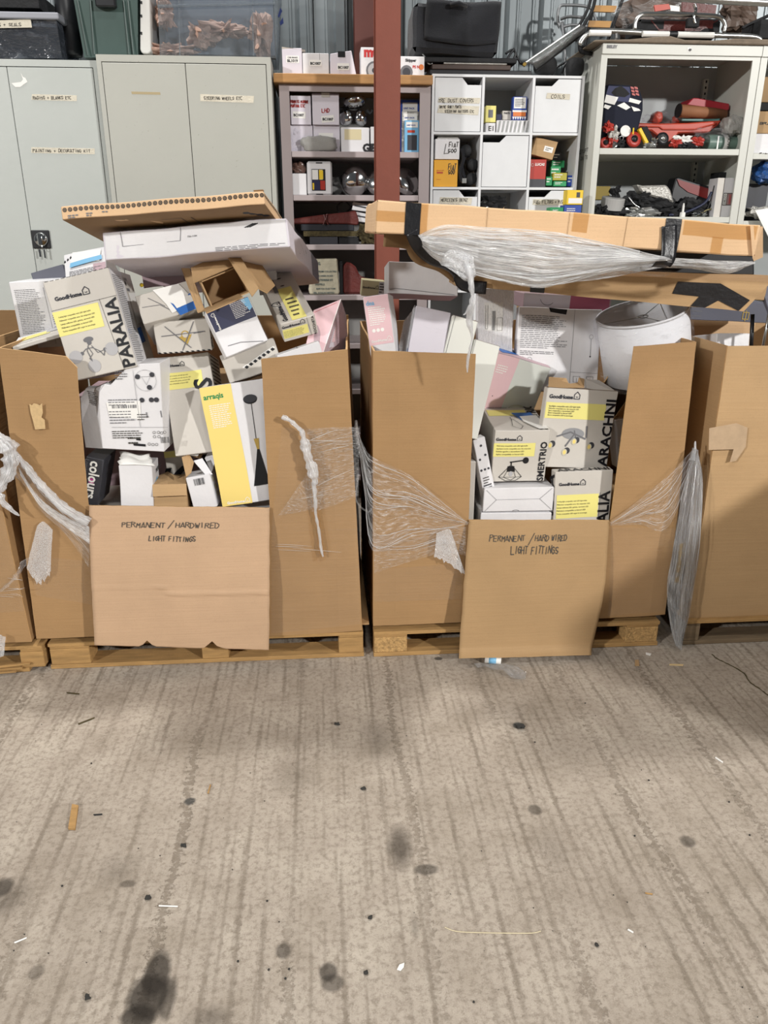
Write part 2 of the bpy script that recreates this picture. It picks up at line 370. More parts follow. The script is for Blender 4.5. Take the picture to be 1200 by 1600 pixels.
    def hand(s, t, x, y, w, lw=.003, m=None, tall=None, rot=0, seed=1, name='handwriting'):
        """hand-drawn capitals made of pen strokes, length w of the face width"""
        r = random.Random(seed+len(t)); n = len(t); adv = w*s.W/n; hh = (tall*s.H if tall else adv*1.25); c, sn = math.cos(rot), math.sin(rot); m = m or MARK
        for k, ch in enumerate(t):
            if ch == ' ' or ch.upper() not in STK and ch not in STK: continue
            ox = k*adv+r.uniform(-.05, .05)*adv; oy = r.uniform(-.08, .08)*hh; sh = r.uniform(.0, .15); sc = r.uniform(.88, 1.08)
            for st in STK.get(ch, STK.get(ch.upper())).split('|'):
                pts = []
                for p in st.split():
                    X = float(int(p[0]) if p[0].isdigit() else 0)/4*.76*adv*sc; Y = (float(int(p[1])) if p[1].isdigit() else -1)/6*hh*sc
                    X += Y*sh+r.uniform(-.04, .04)*adv; Y += oy+r.uniform(-.04, .04)*hh; X += ox
                    pts.append((x+(X*c+Y*sn)/s.W, y+(X*sn-Y*c)/s.H))
                s.line(pts, lw, m, name)
    def para(s, x, y, w, lines, lh, m=None, h=.28, seed=3, rot=0, name='small_print', last=.6):
        """lines of print too small to read"""
        r = random.Random(seed); m = m or GINK; c, sn = math.cos(rot), math.sin(rot)
        for k in range(lines):
            yy = k*lh; xx = 0; end = w*(r.uniform(.75, 1) if k < lines-1 else last)
            while xx < end:
                ww = min(r.uniform(.03, .12)*w+.01, end-xx)
                q = []
                for X, Y in ((xx, yy), (xx+ww, yy), (xx+ww, yy+lh*h), (xx, yy+lh*h)):
                    X *= s.W; Y *= s.H; q.append(s.P(x+(X*c-Y*sn)/s.W, y+(X*sn+Y*c)/s.H, .0018))
                s.put(name, m, q, [(3, 2, 1, 0)]); xx += ww+.012*w+.004
    def barcode(s, x, y, w, h, m=None, seed=5, rot=0, up=False):
        r = random.Random(seed); xx = 0; m = m or INK; c, sn = math.cos(rot), math.sin(rot)
        while xx < w:
            ww = min(r.choice((.03, .05, .02))*w, w-xx); q = []
            for X, Y in ((xx, 0), (xx+ww, 0), (xx+ww, h), (xx, h)):
                X *= s.W; Y *= s.H; q.append(s.P(x+(X*c-Y*sn)/s.W, y+(X*sn+Y*c)/s.H, .0024))
            s.put('barcode', m, q, [(3, 2, 1, 0)]); xx += ww+r.choice((.03, .02, .05))*w
    def house(s, x, y, h, m=None, rot=0):
        """small house outline with a bar in it; x, y at its lower left, h its height in metres"""
        c, sn = math.cos(rot), math.sin(rot)
        T = lambda X, Y: (x+(X*h*c-Y*h*sn)/s.W, y-(X*h*sn+Y*h*c)/s.H)
        s.line([T(*p) for p in ((0, .02), (0, .6), (.42, 1), (.84, .6), (.84, .02), (0, .02))], h*.1, m, 'house_emblem')
        s.line([T(*p) for p in ((.28, .34), (.36, .26), (.48, .26), (.56, .34))], h*.08, m, 'house_emblem')
    def brand(s, x, y, w, m=None, rot=0):
        """the brand line and its house: w is a share of the width (rot 0) or height (rot 90)"""
        m = m or INKB; s.text('GoodHome', x, y, w*.78, m, rot, 2.0); full = (s.H if rot else s.W)*w; a = math.radians(rot)
        s.house(x+(full*.82*math.cos(a))/s.W, y-(full*.82*math.sin(a))/s.H, full*.22, m, a)
    def flush(s):
        for (n, mn), (vs, fs) in s.acc.items():
            link(n, vs, fs, bpy.data.materials[mn], s.parent)
        s.acc = {}
from mathutils.bvhtree import BVHTree
SOLIDS = []
def clear_depth(a, u, v, wv, W, H, d, tries=(1, .85, .7, .55, .42, .3, .2)):
    """the largest share of depth d at which this carton touches none built before it"""
    for k in tries:
        e = .004; p = [a+u*x+v*y+wv*z for z in (e, d*k-e) for (x, y) in ((e, e), (W-e, e), (W-e, H-e), (e, H-e))]
        t = BVHTree.FromPolygons(p, [(0, 1, 2, 3), (4, 5, 6, 7), (0, 1, 5, 4), (1, 2, 6, 5), (2, 3, 7, 6), (3, 0, 4, 7)])
        if not any(t.overlap(q) for q in SOLIDS): break
    return d*k
def carton(name, label, TL, TR, BL, Y, d, m, cat='box', keep=False, back=None, group=None, amp=.0025, bev=.002, top=None, edges=None):
    """a rigid carton; the front face's top left, top right and bottom left as seen, at distance(s) Y; d its depth"""
    Ys = Y if isinstance(Y, (tuple, list)) else (Y, Y, Y)
    a, b, c = at(*TL, Ys[0]), at(*TR, Ys[1]), at(*BL, Ys[2])
    u = b-a; W = u.length; u.normalize(); v = c-a
    if back is not None:
        wv = at(*back[:2], back[2])-b; wv = (wv-u*wv.dot(u)).normalized(); H = abs(v.dot(wv.cross(u))); vv = wv.cross(u).normalized()
        if vv.dot(v) < 0: vv = -vv
        v = vv; n = -wv
    else:
        v = v-u*v.dot(u); H = v.length; v.normalize(); n = v.cross(u).normalized()
        if n.y > 0: n = -n
        wv = -n
    d = d if keep else clear_depth(a, u, v, wv, W, H, d)
    nx, ny, nz = (max(2, min(14, int(q/.035)+1)) for q in (W, H, d))
    mb = MB(); inset = bev
    # rounded-corner box as a subdivided cube
    def grid(o, ex, ey, A, B, na, nb, nn):
        vs = []
        for j in range(nb+1):
            for i in range(na+1):
                fa, fb = A*i/na, B*j/nb
                if i in (0, na): pass
                p = o+ex*fa+ey*fb; vs.append(p)
        return mb.add(vs, [(j*(na+1)+i, (j+1)*(na+1)+i, (j+1)*(na+1)+i+1, j*(na+1)+i+1) for j in range(nb) for i in range(na)])
    e = bev
    F0 = a+u*e+v*e; 
    grid(a+u*e+v*e, u, v, W-2*e, H-2*e, nx, ny, n)                                 # front
    grid(b+v*e+wv*e, wv, v, d-2*e, H-2*e, nz, ny, u)                               # right
    grid(a+wv*(d-e)+v*e, -wv, v, d-2*e, H-2*e, nz, ny, -u)                         # left
    grid(a+wv*(d-e)+u*e, u, -wv, W-2*e, d-2*e, nx, nz, -v)                         # top
    grid(a+v*H+wv*e+u*e, u, wv, W-2*e, d-2*e, nx, nz, v)                           # bottom
    grid(b+wv*d-u*e+v*e, -u, v, W-2*e, H-2*e, nx, ny, wv)                          # back
    # chamfer strips
    for (o_, dr, L, n_, s1, s2) in ((a, u, W, nx, v, wv), (a+wv*d, u, W, nx, v, -wv), (a+v*H, u, W, nx, -v, wv), (a+v*H+wv*d, u, W, nx, -v, -wv),
                                   (a, v, H, ny, u, wv), (b, v, H, ny, -u, wv), (a+wv*d, v, H, ny, u, -wv), (b+wv*d, v, H, ny, -u, -wv),
                                   (a, wv, d, nz, u, v), (b, wv, d, nz, -u, v), (a+v*H, wv, d, nz, u, -v), (b+v*H, wv, d, nz, -u, -v)):
        vs = []
        for i in range(n_+1):
            p = o_+dr*(e+(L-2*e)*i/n_); vs += [p+s1*e, p+s2*e]
        mb.add(vs, [(2*i, 2*i+1, 2*i+3, 2*i+2) for i in range(n_)])
    if amp: mb.v = [p+wob(p, amp, 7) for p in mb.v]
    SOLIDS.append(BVHTree.FromPolygons(mb.v, mb.f)); o = link(name, mb.v, mb.f, m); tag(o, label, cat, group)
    F = {'front': Face(a, u, v, n, W, H, o, amp), 'right': Face(b, wv, v, u, d, H, o, amp), 'left': Face(a+wv*d, -wv, v, -u, d, H, o, amp),
         'top': Face(a+wv*d, u, -wv, -v, W, d, o, amp), 'bottom': Face(a+v*H, u, wv, v, W, d, o, amp)}
    for k, mm in (edges or {}).items(): F[k].rect(mm, .004, .004, .996, .996, 'printed_side', .0006)
    o_ = o; return o_, F
def done(F):
    for f in F.values(): f.flush()
def pbox(name, label, cat, x0, y0, x1, y1, Y, d, m, group=None, parent=None, bev=.002, amp=0):
    """an upright box: pixel edges of its front at distance Y"""
    xm = (x0+x1)/2; ym = (y0+y1)/2
    a = at(x0, ym, Y).x; b = at(x1, ym, Y).x; zt = at(xm, y0, Y).z; zb = at(xm, y1, Y).z
    o = MB().box((a, Y, zb), (b, Y+d, zt)).make(name, m, parent, bev=bev)
    if label: tag(o, label, cat, group)
    W, H = b-a, zt-zb
    return o, Face(V((a, Y, zt)), V((1, 0, 0)), V((0, 0, -1)), V((0, -1, 0)), W, H, o)
# ================================================================ the setting
def concrete():
    m = bpy.data.materials.new('tined_concrete'); m.use_nodes = True; t = NT(m)
    g = t.add('NewGeometry').outputs['Position']; sx = t.add('SeparateXYZ'); t.link(g, sx.inputs[0]); X, Y = sx.outputs[0], sx.outputs[1]
    big = t.noise(g, 1.1, 4, .6); mid = t.noise(g, 6, 4, .6); fine = t.noise(g, 60, 5, .75); grit = t.noise(g, 320, 2, .8)
    base = t.ramp(t.math('ADD', t.math('MULTIPLY', mid, .5), t.math('MULTIPLY', big, .5)), [(.36, srgb('9C9183')), (.5, srgb('AFA497')), (.64, srgb('BEB4A6'))])
    base = t.mixc(t.ramp(fine, [(.38, .65), (.53, 0.)]), base, srgb('857A6D'))
    base = t.mixc(t.ramp(grit, [(.62, 0.), (.74, .6)]), base, srgb('D9D0C0'))
    base = t.mixc(t.ramp(grit, [(.28, .55), (.38, 0.)]), base, srgb('5F564A'))
    # tined grooves running away from the camera, broken and uneven
    wp = t.noise(g, 1.3, 3, .5)
    def grooves(freq, off, lo, hi, mscale, a, b):
        xx = t.math('ADD', t.math('MULTIPLY', X, freq), t.math('ADD', t.math('MULTIPLY', wp, .4), off))
        d = t.math('ABSOLUTE', t.math('SUBTRACT', t.math('FRACT', xx), .5))
        jit = t.math('ADD', d, t.math('MULTIPLY', t.math('SUBTRACT', fine, .5), .34))
        ln = t.ramp(jit, [(lo, 1.), (hi, 0.)])
        mp = t.add('Mapping'); mp.inputs['Scale'].default_value = mscale; t.link(g, mp.inputs[0])
        return t.math('MULTIPLY', ln, t.ramp(t.noise(mp.outputs[0], 1, 3, .6), [(a, 0.), (b, 1.)]))
    gr = t.math('MAXIMUM', grooves(16, .1, .03, .15, (11, 1.3, 1), .44, .60), t.math('MULTIPLY', grooves(33, .37, .04, .22, (24, 3.0, 1), .46, .62), .7))
    gr = t.math('MAXIMUM', gr, t.math('MULTIPLY', grooves(3.1, .64, .012, .04, (3, .5, 1), .42, .52), .9))
    col = t.mixc(t.math('MULTIPLY', gr, .58), base, srgb('73685A'))
    damp = t.noise(g, 2.2, 5, .65)
    col = t.mixc(t.ramp(damp, [(.5, 0.), (.72, .42)]), col, srgb('887C6F'))
    # oil stains and one painted patch of shade on the floor: pixel seen at, radii in metres, darkness
    def stain(px, py, rx, ry, dark, colr='2B2621', soft=.35, wl=.6):
        nonlocal col
        rx *= 1.25; ry *= 1.25
        c = flo(px, py); nw = t.noise(g, 16, 3, .6)
        dx = t.math('DIVIDE', t.math('SUBTRACT', X, c.x), rx); dy = t.math('DIVIDE', t.math('SUBTRACT', Y, c.y), ry)
        r = t.math('SQRT', t.math('ADD', t.math('MULTIPLY', dx, dx), t.math('MULTIPLY', dy, dy)))
        r = t.math('ADD', r, t.math('MULTIPLY', t.math('SUBTRACT', nw, .5), wl))
        col = t.mixc(t.ramp(r, [(1-soft if soft < 1 else 0., dark), (1., 0.)]), col, srgb(colr))
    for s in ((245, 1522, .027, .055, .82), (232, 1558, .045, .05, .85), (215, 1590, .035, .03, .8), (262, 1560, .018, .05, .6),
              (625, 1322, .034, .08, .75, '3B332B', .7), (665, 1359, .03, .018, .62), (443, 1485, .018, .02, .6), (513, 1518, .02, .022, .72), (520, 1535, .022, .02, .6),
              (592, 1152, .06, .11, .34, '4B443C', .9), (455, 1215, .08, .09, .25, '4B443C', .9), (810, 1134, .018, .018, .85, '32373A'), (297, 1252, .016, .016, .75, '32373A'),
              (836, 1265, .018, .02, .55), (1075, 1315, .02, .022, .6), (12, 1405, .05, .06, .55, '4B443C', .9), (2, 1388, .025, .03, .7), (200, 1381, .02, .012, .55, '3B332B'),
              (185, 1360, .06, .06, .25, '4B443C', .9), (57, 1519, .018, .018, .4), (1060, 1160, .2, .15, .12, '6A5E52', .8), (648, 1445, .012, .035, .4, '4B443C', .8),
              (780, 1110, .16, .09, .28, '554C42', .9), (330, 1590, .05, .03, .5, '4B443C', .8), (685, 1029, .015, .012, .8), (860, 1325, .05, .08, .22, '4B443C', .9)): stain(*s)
    # two wheel smears near the left pallet and wide faint shade painted into the floor at the right
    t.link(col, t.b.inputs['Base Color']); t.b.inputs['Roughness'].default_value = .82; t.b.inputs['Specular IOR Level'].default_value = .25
    h = t.math('SUBTRACT', t.math('ADD', t.math('MULTIPLY', fine, .5), t.math('MULTIPLY', grit, .35)), t.math('MULTIPLY', gr, .5))
    t.bump(h, .55, .006); return m
o = link('floor', [(-7, -10, 0), (8, -10, 0), (8, 5.2, 0), (-7, 5.2, 0), (-7, -10, -.1), (8, -10, -.1), (8, 5.2, -.1), (-7, 5.2, -.1)],
         [(0, 1, 2, 3), (7, 6, 5, 4), (0, 4, 5, 1), (1, 5, 6, 2), (2, 6, 7, 3), (3, 7, 4, 0)], concrete()); tag(o, kind='structure')
# profiled steel cladding: separate sheets, each lapping the next
CLAD = mat('galvanised_cladding', '7C8386', .4, .3, var=.05, vscale=3)
CLAD2 = mat('galvanised_cladding_darker', '70777A', .4, .3, var=.05, vscale=3)  # slightly darker tone, used for every third sheet
wb = link('wall_back', [(-7, 5.06, 0), (8, 5.06, 0), (8, 5.06, 4.6), (-7, 5.06, 4.6), (-7, 5.16, 0), (8, 5.16, 0), (8, 5.16, 4.6), (-7, 5.16, 4.6)],
          [(0, 1, 2, 3), (7, 6, 5, 4), (0, 4, 5, 1), (1, 5, 6, 2), (2, 6, 7, 3), (3, 7, 4, 0)], DARKGAP); tag(wb, kind='structure')
def clad_profile(x0, w, n):
    pts = []; p = w/n
    for k in range(n):
        b = x0+k*p
        for fx, y in ((0, 5.045), (.30, 5.045), (.33, 5.038), (.38, 5.038), (.41, 5.045), (.56, 5.045), (.62, 5.008), (.80, 5.008), (.83, 5.0), (.87, 5.0), (.90, 5.008), (.94, 5.008)): pts.append((b+fx*p, y))
    pts.append((x0+w, 5.045)); return pts
for k in range(11):
    P = clad_profile(-4.95+k*.99, .985, 5); a = [(x, y, .03) for x, y in P]; b = [(x, y, 4.5) for x, y in P]; n = len(P)
    link('cladding_sheet', a+b, [(i, i+1, n+i+1, n+i) for i in range(n-1)], CLAD2 if k % 3 == 1 else CLAD, wb)
# steel columns: an H section standing between the bins and the shelving, a darker one against the cladding
def column(name, xc, yf, w, d, z1, m, label):
    mb = MB(); f = .014
    mb.box((xc-w/2, yf, .012), (xc+w/2, yf+f, z1)).box((xc-.005, yf+f, .012), (xc+.005, yf+d-f, z1)).box((xc-w/2, yf+d-f, .012), (xc+w/2, yf+d, z1))
    o = mb.make(name, m, bev=.002); tag(o, label, 'column', kind='structure')
    MB().box((xc-w/2-.05, yf-.05, 0), (xc+w/2+.05, yf+d+.05, .012)).make('base_plate', m, o)
    return o
column('steel_column', (at(587, 100, 4.0).x+at(626, 100, 4.0).x)/2, 4.0, at(626, 100, 4.0).x-at(587, 100, 4.0).x, .14, 4.5, RED, 'red-brown painted steel column standing in front of the shelving')
xa, xb = at(554, 60, 4.85).x, at(586, 60, 4.85).x
column('steel_column', (xa+xb)/2+.02, 4.85, xb-xa+.04, .14, 4.5, RED2, 'darker red-brown steel column against the grey cladding')

# ================================================================ pallets
def pallet(label, x0, x1, y0, depth, blocks, bad=False, m=PWOOD):
    t = thing('wooden_pallet', label, 'pallet', ((x0+x1)/2, y0+depth/2, 0), 'pallets under the bulk boxes')
    r = random.Random(int(x0*1000)); W = x1-x0
    rows = (y0, y0+depth/2-.05, y0+depth-.1)
    for j, yy in enumerate(rows):                                    # bottom boards, blocks, stringer boards
        a, b = x0, x1
        if bad and j == 0: a, b = x0, x1-.06
        MB().box((a, yy, .001), (b, yy+.1, .018)).make('board', m, t, bev=.0015)
        for k, (bx, bw) in enumerate(blocks):
            MB().box((bx, yy+.002, .0185), (bx+bw, yy+.098, .083)).make('block', CHIP if (k % 2 == 0 and j == 0 and label.find('chipboard') > 0) else m, t, bev=.002)
    n = 7; bw = .1
    for k, (bx, w_) in enumerate(blocks):
        MB().box((bx+r.uniform(0, .004), y0+.004, .0835), (bx+w_, y0+depth-.004, .094)).make('stringer_board', m, t, bev=.0015)
    for k in range(n):
        yy = y0+(depth-bw)*k/(n-1); MB().box((x0+r.uniform(0, .006), yy, .0945), (x1-r.uniform(0, .006), yy+bw, .108)).make('deck_board', m if k else PWOOD, t, bev=.0015)
    return t
pallet('pine pallet under the box holding the three-lamp carton, between the broken pallet and the column', -1.055, .128, 2.612, 1.0, [(-1.05, .145), (-.49, .1), (.03, .095)])
pallet('pallet with chipboard end blocks under the box with the drum shade', .165, 1.30, 2.605, 1.0, [(.167, .128), (.68, .1), (1.165, .13)])
pallet('pallet under the plain brown box at the right edge', 1.40, 2.6, 2.60, 1.0, [(1.405, .06), (1.95, .1), (2.5, .1)], m=PWOOD2)
pt = pallet('pallet with a splintered front board at the left edge', -2.25, -1.068, 2.60, 1.0, [(-2.24, .14), (-1.7, .1), (-1.155, .085)], bad=True)
mb = MB()
for (a, b, r_) in (((-1.36, 2.585, .02), (-1.12, 2.592, .036), .007), ((-1.4, 2.58, .012), (-1.15, 2.59, .02), .006), ((-1.33, 2.575, .006), (-1.17, 2.58, .012), .004)):
    mb.prism([V(a), V(a)+V((0, 0, r_*1.6)), V(b)+V((0, 0, r_)), V(b)], (0, .012, 0))
mb.make('splinter', PWOOD, pt)

# ================================================================ the cardboard bulk boxes
def bulk_box(label, rows, Y, yb, m, win=None, topfn=None, seed=1, bx=None, group='pallet boxes of waste cartons'):
    """rows: three lists of pixel corners (foot, window sill, rim); four columns when a window is cut, else two"""
    W3 = [[at(p[0], p[1], Y) for p in r] for r in rows]; nc = len(W3[0])-1
    for p in W3[0]: p.z = max(p.z, .1085)
    x0, x1 = W3[0][0].x, W3[0][-1].x; zb = W3[0][0].z; zt = W3[2][0].z
    t = thing('bulk_box', label, 'cardboard box', ((x0+x1)/2, Y+.4, zb), group)
    us = sorted({round(i+k/8, 4) for i in range(nc) for k in range(8)} | {float(nc)}); vs = [k/10 for k in range(11)]+[1+k/14 for k in range(1, 15)]
    def fn(u, v):
        i = min(int(u), nc-1); j = min(int(v), 1); p = bil(W3[j][i], W3[j][i+1], W3[j+1][i], W3[j+1][i+1], u-i, v-j)
        q = wob(p, .006, 2.3, seed); q2 = wob(p, .0015, 16, seed); edge = min(1, (u)*4, (nc-u)*4)
        p = V((p.x+q2.x, p.y+(q.y*1.2+q2.y)*edge-.004*edge, p.z+(q2.z if v > 1.9 else 0)))
        if v > 1.99 and topfn: p.z += topfn(u)
        return p
    sheet('front_panel', us, vs, fn, m, t, .0065, V((0, 1, 0)), (lambda u, v: not (win and 1 < u < 2 and v > 1)), smooth=False, edge=[KEDGE])
    def side(p0, p1, zt0, zt1, name, sd):
        return sheet(name, lin(0, 1, 9), lin(0, 1, 9), lambda u, v: bil(p0, p1, V((p0.x, p0.y, 0))+V((0, 0, zt0)), V((p1.x, p1.y, 0))+V((0, 0, zt1)), u, v)+wob(p0*(1-u)+p1*u+V((0, 0, v)), .004, 3, sd), m, t, .0065, V((sd, 0, 0)), smooth=False, edge=[KEDGE])
    f0, f1 = fn(0, 0), fn(nc, 0); r0, r1 = fn(0, 2), fn(nc, 2)
    dx0, dx1 = r0.x-f0.x, r1.x-f1.x; b0, b1 = bx or (x0, x1)
    def side2(p, pr_, xb, name, sd):
        def g(u, v):
            lo = V((p.x*(1-u)+xb*u, Y+.007+u*(yb-Y-.014), p.z)); hi = V(((pr_.x)*(1-u)+(xb+(pr_.x-p.x))*u, lo.y, pr_.z)); q = lo*(1-v)+hi*v
            return q+V((wob(q, .005, 3, sd+2).x*min(1, u*5), 0, 0))
        sheet(name, lin(0, 1, 11), lin(0, 1, 11), g, m, t, .0065, V((sd, 0, 0)), smooth=False, edge=[KEDGE])
    side2(f0, r0, b0, 'side_panel', 1); side2(f1, r1, b1, 'side_panel', -1)
    sheet('back_panel', lin(b0+dx0, b1+dx1, 12), lin(zb, zt, 8), lambda x, z: V((x, yb, z))+wob((x, yb, z), .004, 3), m, t, .0065, V((0, -1, 0)), smooth=False, edge=[KEDGE])
    MB().box((min(x0, b0)+.01, Y+.01, zb+.001), (max(x1, b1)-.01, yb-.01, zb+.008)).make('base_panel', m, t)
    return t, fn
B1, f1_ = bulk_box('cut-open brown pallet box left of the red column',
    [[(57, 998), (145, 994), (423, 993), (566, 985)], [(29, 790), (138, 790), (422, 797), (556, 788)], [(-3, 543), (119, 558), (408, 561), (543, 546)]], 2.615, 3.58, KRAFT, True,
    lambda u: (-.035*max(0, 1-abs(u-1)/.13) if u < 1.01 else 0), 1, bx=(-1.10, .159))
B2, f2_ = bulk_box('cut-open brown pallet box right of the red column, its flap curling onto floor',
    [[(583, 978), (720, 972), (940, 965), (1039, 960)], [(583, 812), (732, 812), (953, 815), (1058, 812)], [(583, 548), (743, 553), (990, 541), (1088, 534)]], 2.62, 3.55, KRAFT, True, None, 2, bx=(.1655, 1.30))
B3, f3_ = bulk_box('plain uncut brown pallet box at the right edge with a torn tape patch',
    [[(1075, 967), (1335, 962)], [(1100, 800), (1365, 797)], [(1137, 541), (1440, 538)]], 2.625, 3.55, KRAFT2, False, None, 3)
B0, f0_ = bulk_box('brown pallet box at the left edge, wrapped in film, only its corner in view',
    [[(-250, 1010), (49, 1003)], [(-265, 800), (4, 800)], [(-300, 530), (-58, 545)]], 2.60, 3.55, KRAFT, False, None, 4)
# rubbed marks, a tape scar and pen on the left box
F = Face(at(0, 545, 2.6), V((1, 0, 0)), V((0, 0, -1)), V((0, -1, 0)), 1, 1, B1, 0, lambda x, y: at(x, y, 2.600))
SCUFF = mat('rubbed_paper_scar', 'C6A97C', .85, var=.1, vscale=80)
F.quad(SCUFF, [(46, 631), (50, 633), (53, 630), (58, 631), (62, 633), (66, 630), (67, 645), (65, 652), (70, 656), (71, 670), (55, 671), (51, 655), (48, 645)], 'tape_scar')
F.quad(SCUFF, [(216, 613), (221, 616)], 'tape_scar') if 0 else None
F.line([(68, 621), (70, 619), (72, 622)], .004, MARK, 'puncture'); F.line([(37, 588), (40, 586), (43, 588), (46, 586), (51, 588)], .0018, SCUFF, 'rubbed_mark'); F.flush()
# sign boards cut from the fronts
def sign(label, rows, m, seed, lines, notch=None, ridge=None):
    """rows: pixel points and distance (x left, x right, y, Y) from top to bottom"""
    n = len(rows)-1
    L = [at(r[0], r[2], r[4]) for r in rows]; R = [at(r[1], r[3], r[4]) for r in rows]
    def fn(u, v):
        p = crm(L, v)*(1-u)+crm(R, v)*u; q = wob(p, .004, 4, seed)
        return p+V((wob(p, .002, 18, seed).x, q.y, wob(p, .0012, 40, seed).z))
    us = lin(0, 1, 41); vs = lin(0, 1, 81)
    def fn2(u, v):
        p = fn(u, v)
        if notch and v > .9: p = p+V((0, 0, notch(u)*(v-.9)/.1))
        if ridge: p = p+V((0, -.007*ridge(u, v), 0))
        return p
    o = sheet('sign_board', us, vs, fn2, m, None, .006, V((0, 1, 0)), smooth=True, edge=[KEDGE]); tag(o, label, 'cardboard sign', 'handwritten cardboard signs')
    W = (R[0]-L[0]).length; H = sum((a-b).length for a, b in zip(L, L[1:]))
    F = Face(L[0], None, None, V((0, -1, .1)).normalized(), W, H, o, 0, fn2)
    for (s, x, y, w_, lw, tall, rot, sd) in lines: F.hand(s, x, y, w_, lw, MARK, tall, rot, sd)
    F.flush(); return o
sign('pale creased kraft sign with two bites out of its lower edge',
     [(139, 421, 790, 794, 2.597), (140, 421, 850, 853, 2.58), (144, 421, 930, 940, 2.565), (148, 420, 1008, 1016, 2.56)], KSIGN, 5,
     [('PERMANENT', .178, .205, .24, .0027, .038, .01, 1), ('/', .43, .21, .03, .0027, .048, 0, 4), ('HARDWIRED', .475, .205, .245, .0027, .038, 0, 2), ('LIGHT FITTINGS', .325, .305, .26, .0027, .036, .01, 3)],
     notch=lambda u: .026*max(0, 1-abs(u-.30)/.035)+.034*max(0, 1-abs(u-.68)/.06)*(1 if u < .69 else .5),
     ridge=lambda u, v: max(0, 1-abs(v-.62-(.04 if u > .4 else 0)+.05*u)/.012)*(1 if .35 < u < 1 else .3))
sign('browner smooth sign flap curving outward to rest on the floor, on the right-hand cut-open box',
     [(733, 952, 813, 813, 2.606), (730, 950, 850, 850, 2.588), (724, 944, 930, 925, 2.566), (719, 930, 1000, 992, 2.545), (718, 925, 1016, 1012, 2.535), (717, 924, 1029, 1024, 2.51)], KSIGN2, 6,
     [('PERMANENT', .155, .185, .255, .0024, .036, -.005, 5), ('/', .43, .20, .03, .0024, .052, 0, 4), ('HARD', .475, .182, .105, .0024, .036, 0, 6), ('WiRED', .595, .182, .11, .0024, .036, 0, 7), ('LiGHT FiTTiNGS', .31, .245, .34, .0024, .034, 0, 8)])
# ================================================================ cartons in the left cut-open box
G1 = 'discarded cartons in the left pallet box'
def led(F, x, y, w, lh, k=1, m=None):
    for i, (s, ww) in enumerate((('Ceiling light compatible with LED light bulbs', .88), ('Plafonnier compatible avec des ampoules LED', .97), ('Lampa sufitowa LED, gwintu, zarowek LED', .93), ('Plafoniera compatibila cu becuri LED', .85), ('Techo compatible LED segun la tecnologia', .9))[:5 if k else 4]):
        F.text(s, x, y+i*lh, w*ww, m or MARK, bold=.4, name='small_print')
# --- the three-lamp carton
o, F = carton('fixture_carton', 'big tilted carton reading PARALIA with a picture of three curved glass lamps', (67, 442), (169, 418), (127, 593), (2.70, 2.70, 2.655), .26, GREIGE, group=G1, keep=True)
f = F['front']; f.line([(0, .285), (1, .275)], .001, INK); f.line([(.735, .28), (.80, 1)], .001, INK)
f.rect(YEL, .0, .30, .70, .545); f.brand(.10, .20, .52); led(f, .07, .365, .56, .036)
f.text('PARALIA', .975, .985, .70, rot=90, bold=1.4, h=.0, sy=.95)
f.disc(.40, .635, .017, GINK, .009); f.disc(.40, .66, .008, GINK, .01)
for (x, y) in ((.14, .775), (.70, .775), (.37, .90)): f.disc(x, y, .0215, GLOBE)
f.disc(.245, .755, .006, GINK); f.disc(.60, .765, .006, GINK); f.disc(.36, .85, .006, GINK)
f.line([(.245, .755), (.32, .72), (.42, .72), (.52, .77), (.56, .82), (.60, .765)], .0025, GINK); f.line([(.40, .66), (.33, .74), (.36, .85)], .0025, GINK); f.line([(.36, .70), (.40, .78), (.33, .82), (.36, .85)], .002, GINK); f.line([(.42, .70), (.48, .78), (.60, .765)], .002, GINK)
t = F['top']
for k in range(12): t.quad(INK, [(k/12, .9), (k/12+.05, .9), (k/12+.08, 1), (k/12+.02, 1)], 'stripe_print')
r = F['right']; r.rect(WHITE, .005, .005, .55, .995, 'printed_side', .0006); r.para(.06, .06, .42, 44, .0205, GINK, .36, 8); r.disc(.62, .12, .008, INK); r.rect(GINK, .6, .17, .74, .2); r.barcode(.6, .06, .12, .03)
r.quad(LABEL, [(.62, .22), (.98, .2), (.98, .52), (.62, .55)], 'label', .001); r.line([(.08, .62), (.18, .62), (.18, .66), (.08, .66), (.08, .62)], .001, BPRINT); r.quad(BPRINT, [(.55, .60), (.75, .58), (.78, .74), (.58, .76)], 'blue_label'); done(F)
# --- white instruction carton behind on the left
o, F = carton('fixture_carton', 'white carton covered in grey small print, leaning behind the left rim', (13, 441), (88, 437), (27, 545), 2.97, .22, WHITE, group=G1)
f = F['front']; f.para(.08, .12, .55, 26, .026, GINK, .3, 4); f.line([(.70, .1), (.74, .95)], .001, GINK); f.ring(.93, .38, .012, GINK); f.rect(INK, .82, .70, .98, .75); f.ring(.8, .72, .006, INK); f.para(.78, .52, .18, 5, .03, GINK, .4, 4); done(F)
# --- slate box
o, F = carton('small_carton', 'small slate grey carton sticking up behind the three-lamp carton', (48, 427), (98, 413), (56, 447), 3.12, .14, GREYBOX, group=G1, back=(108, 432, 3.3)); done(F)
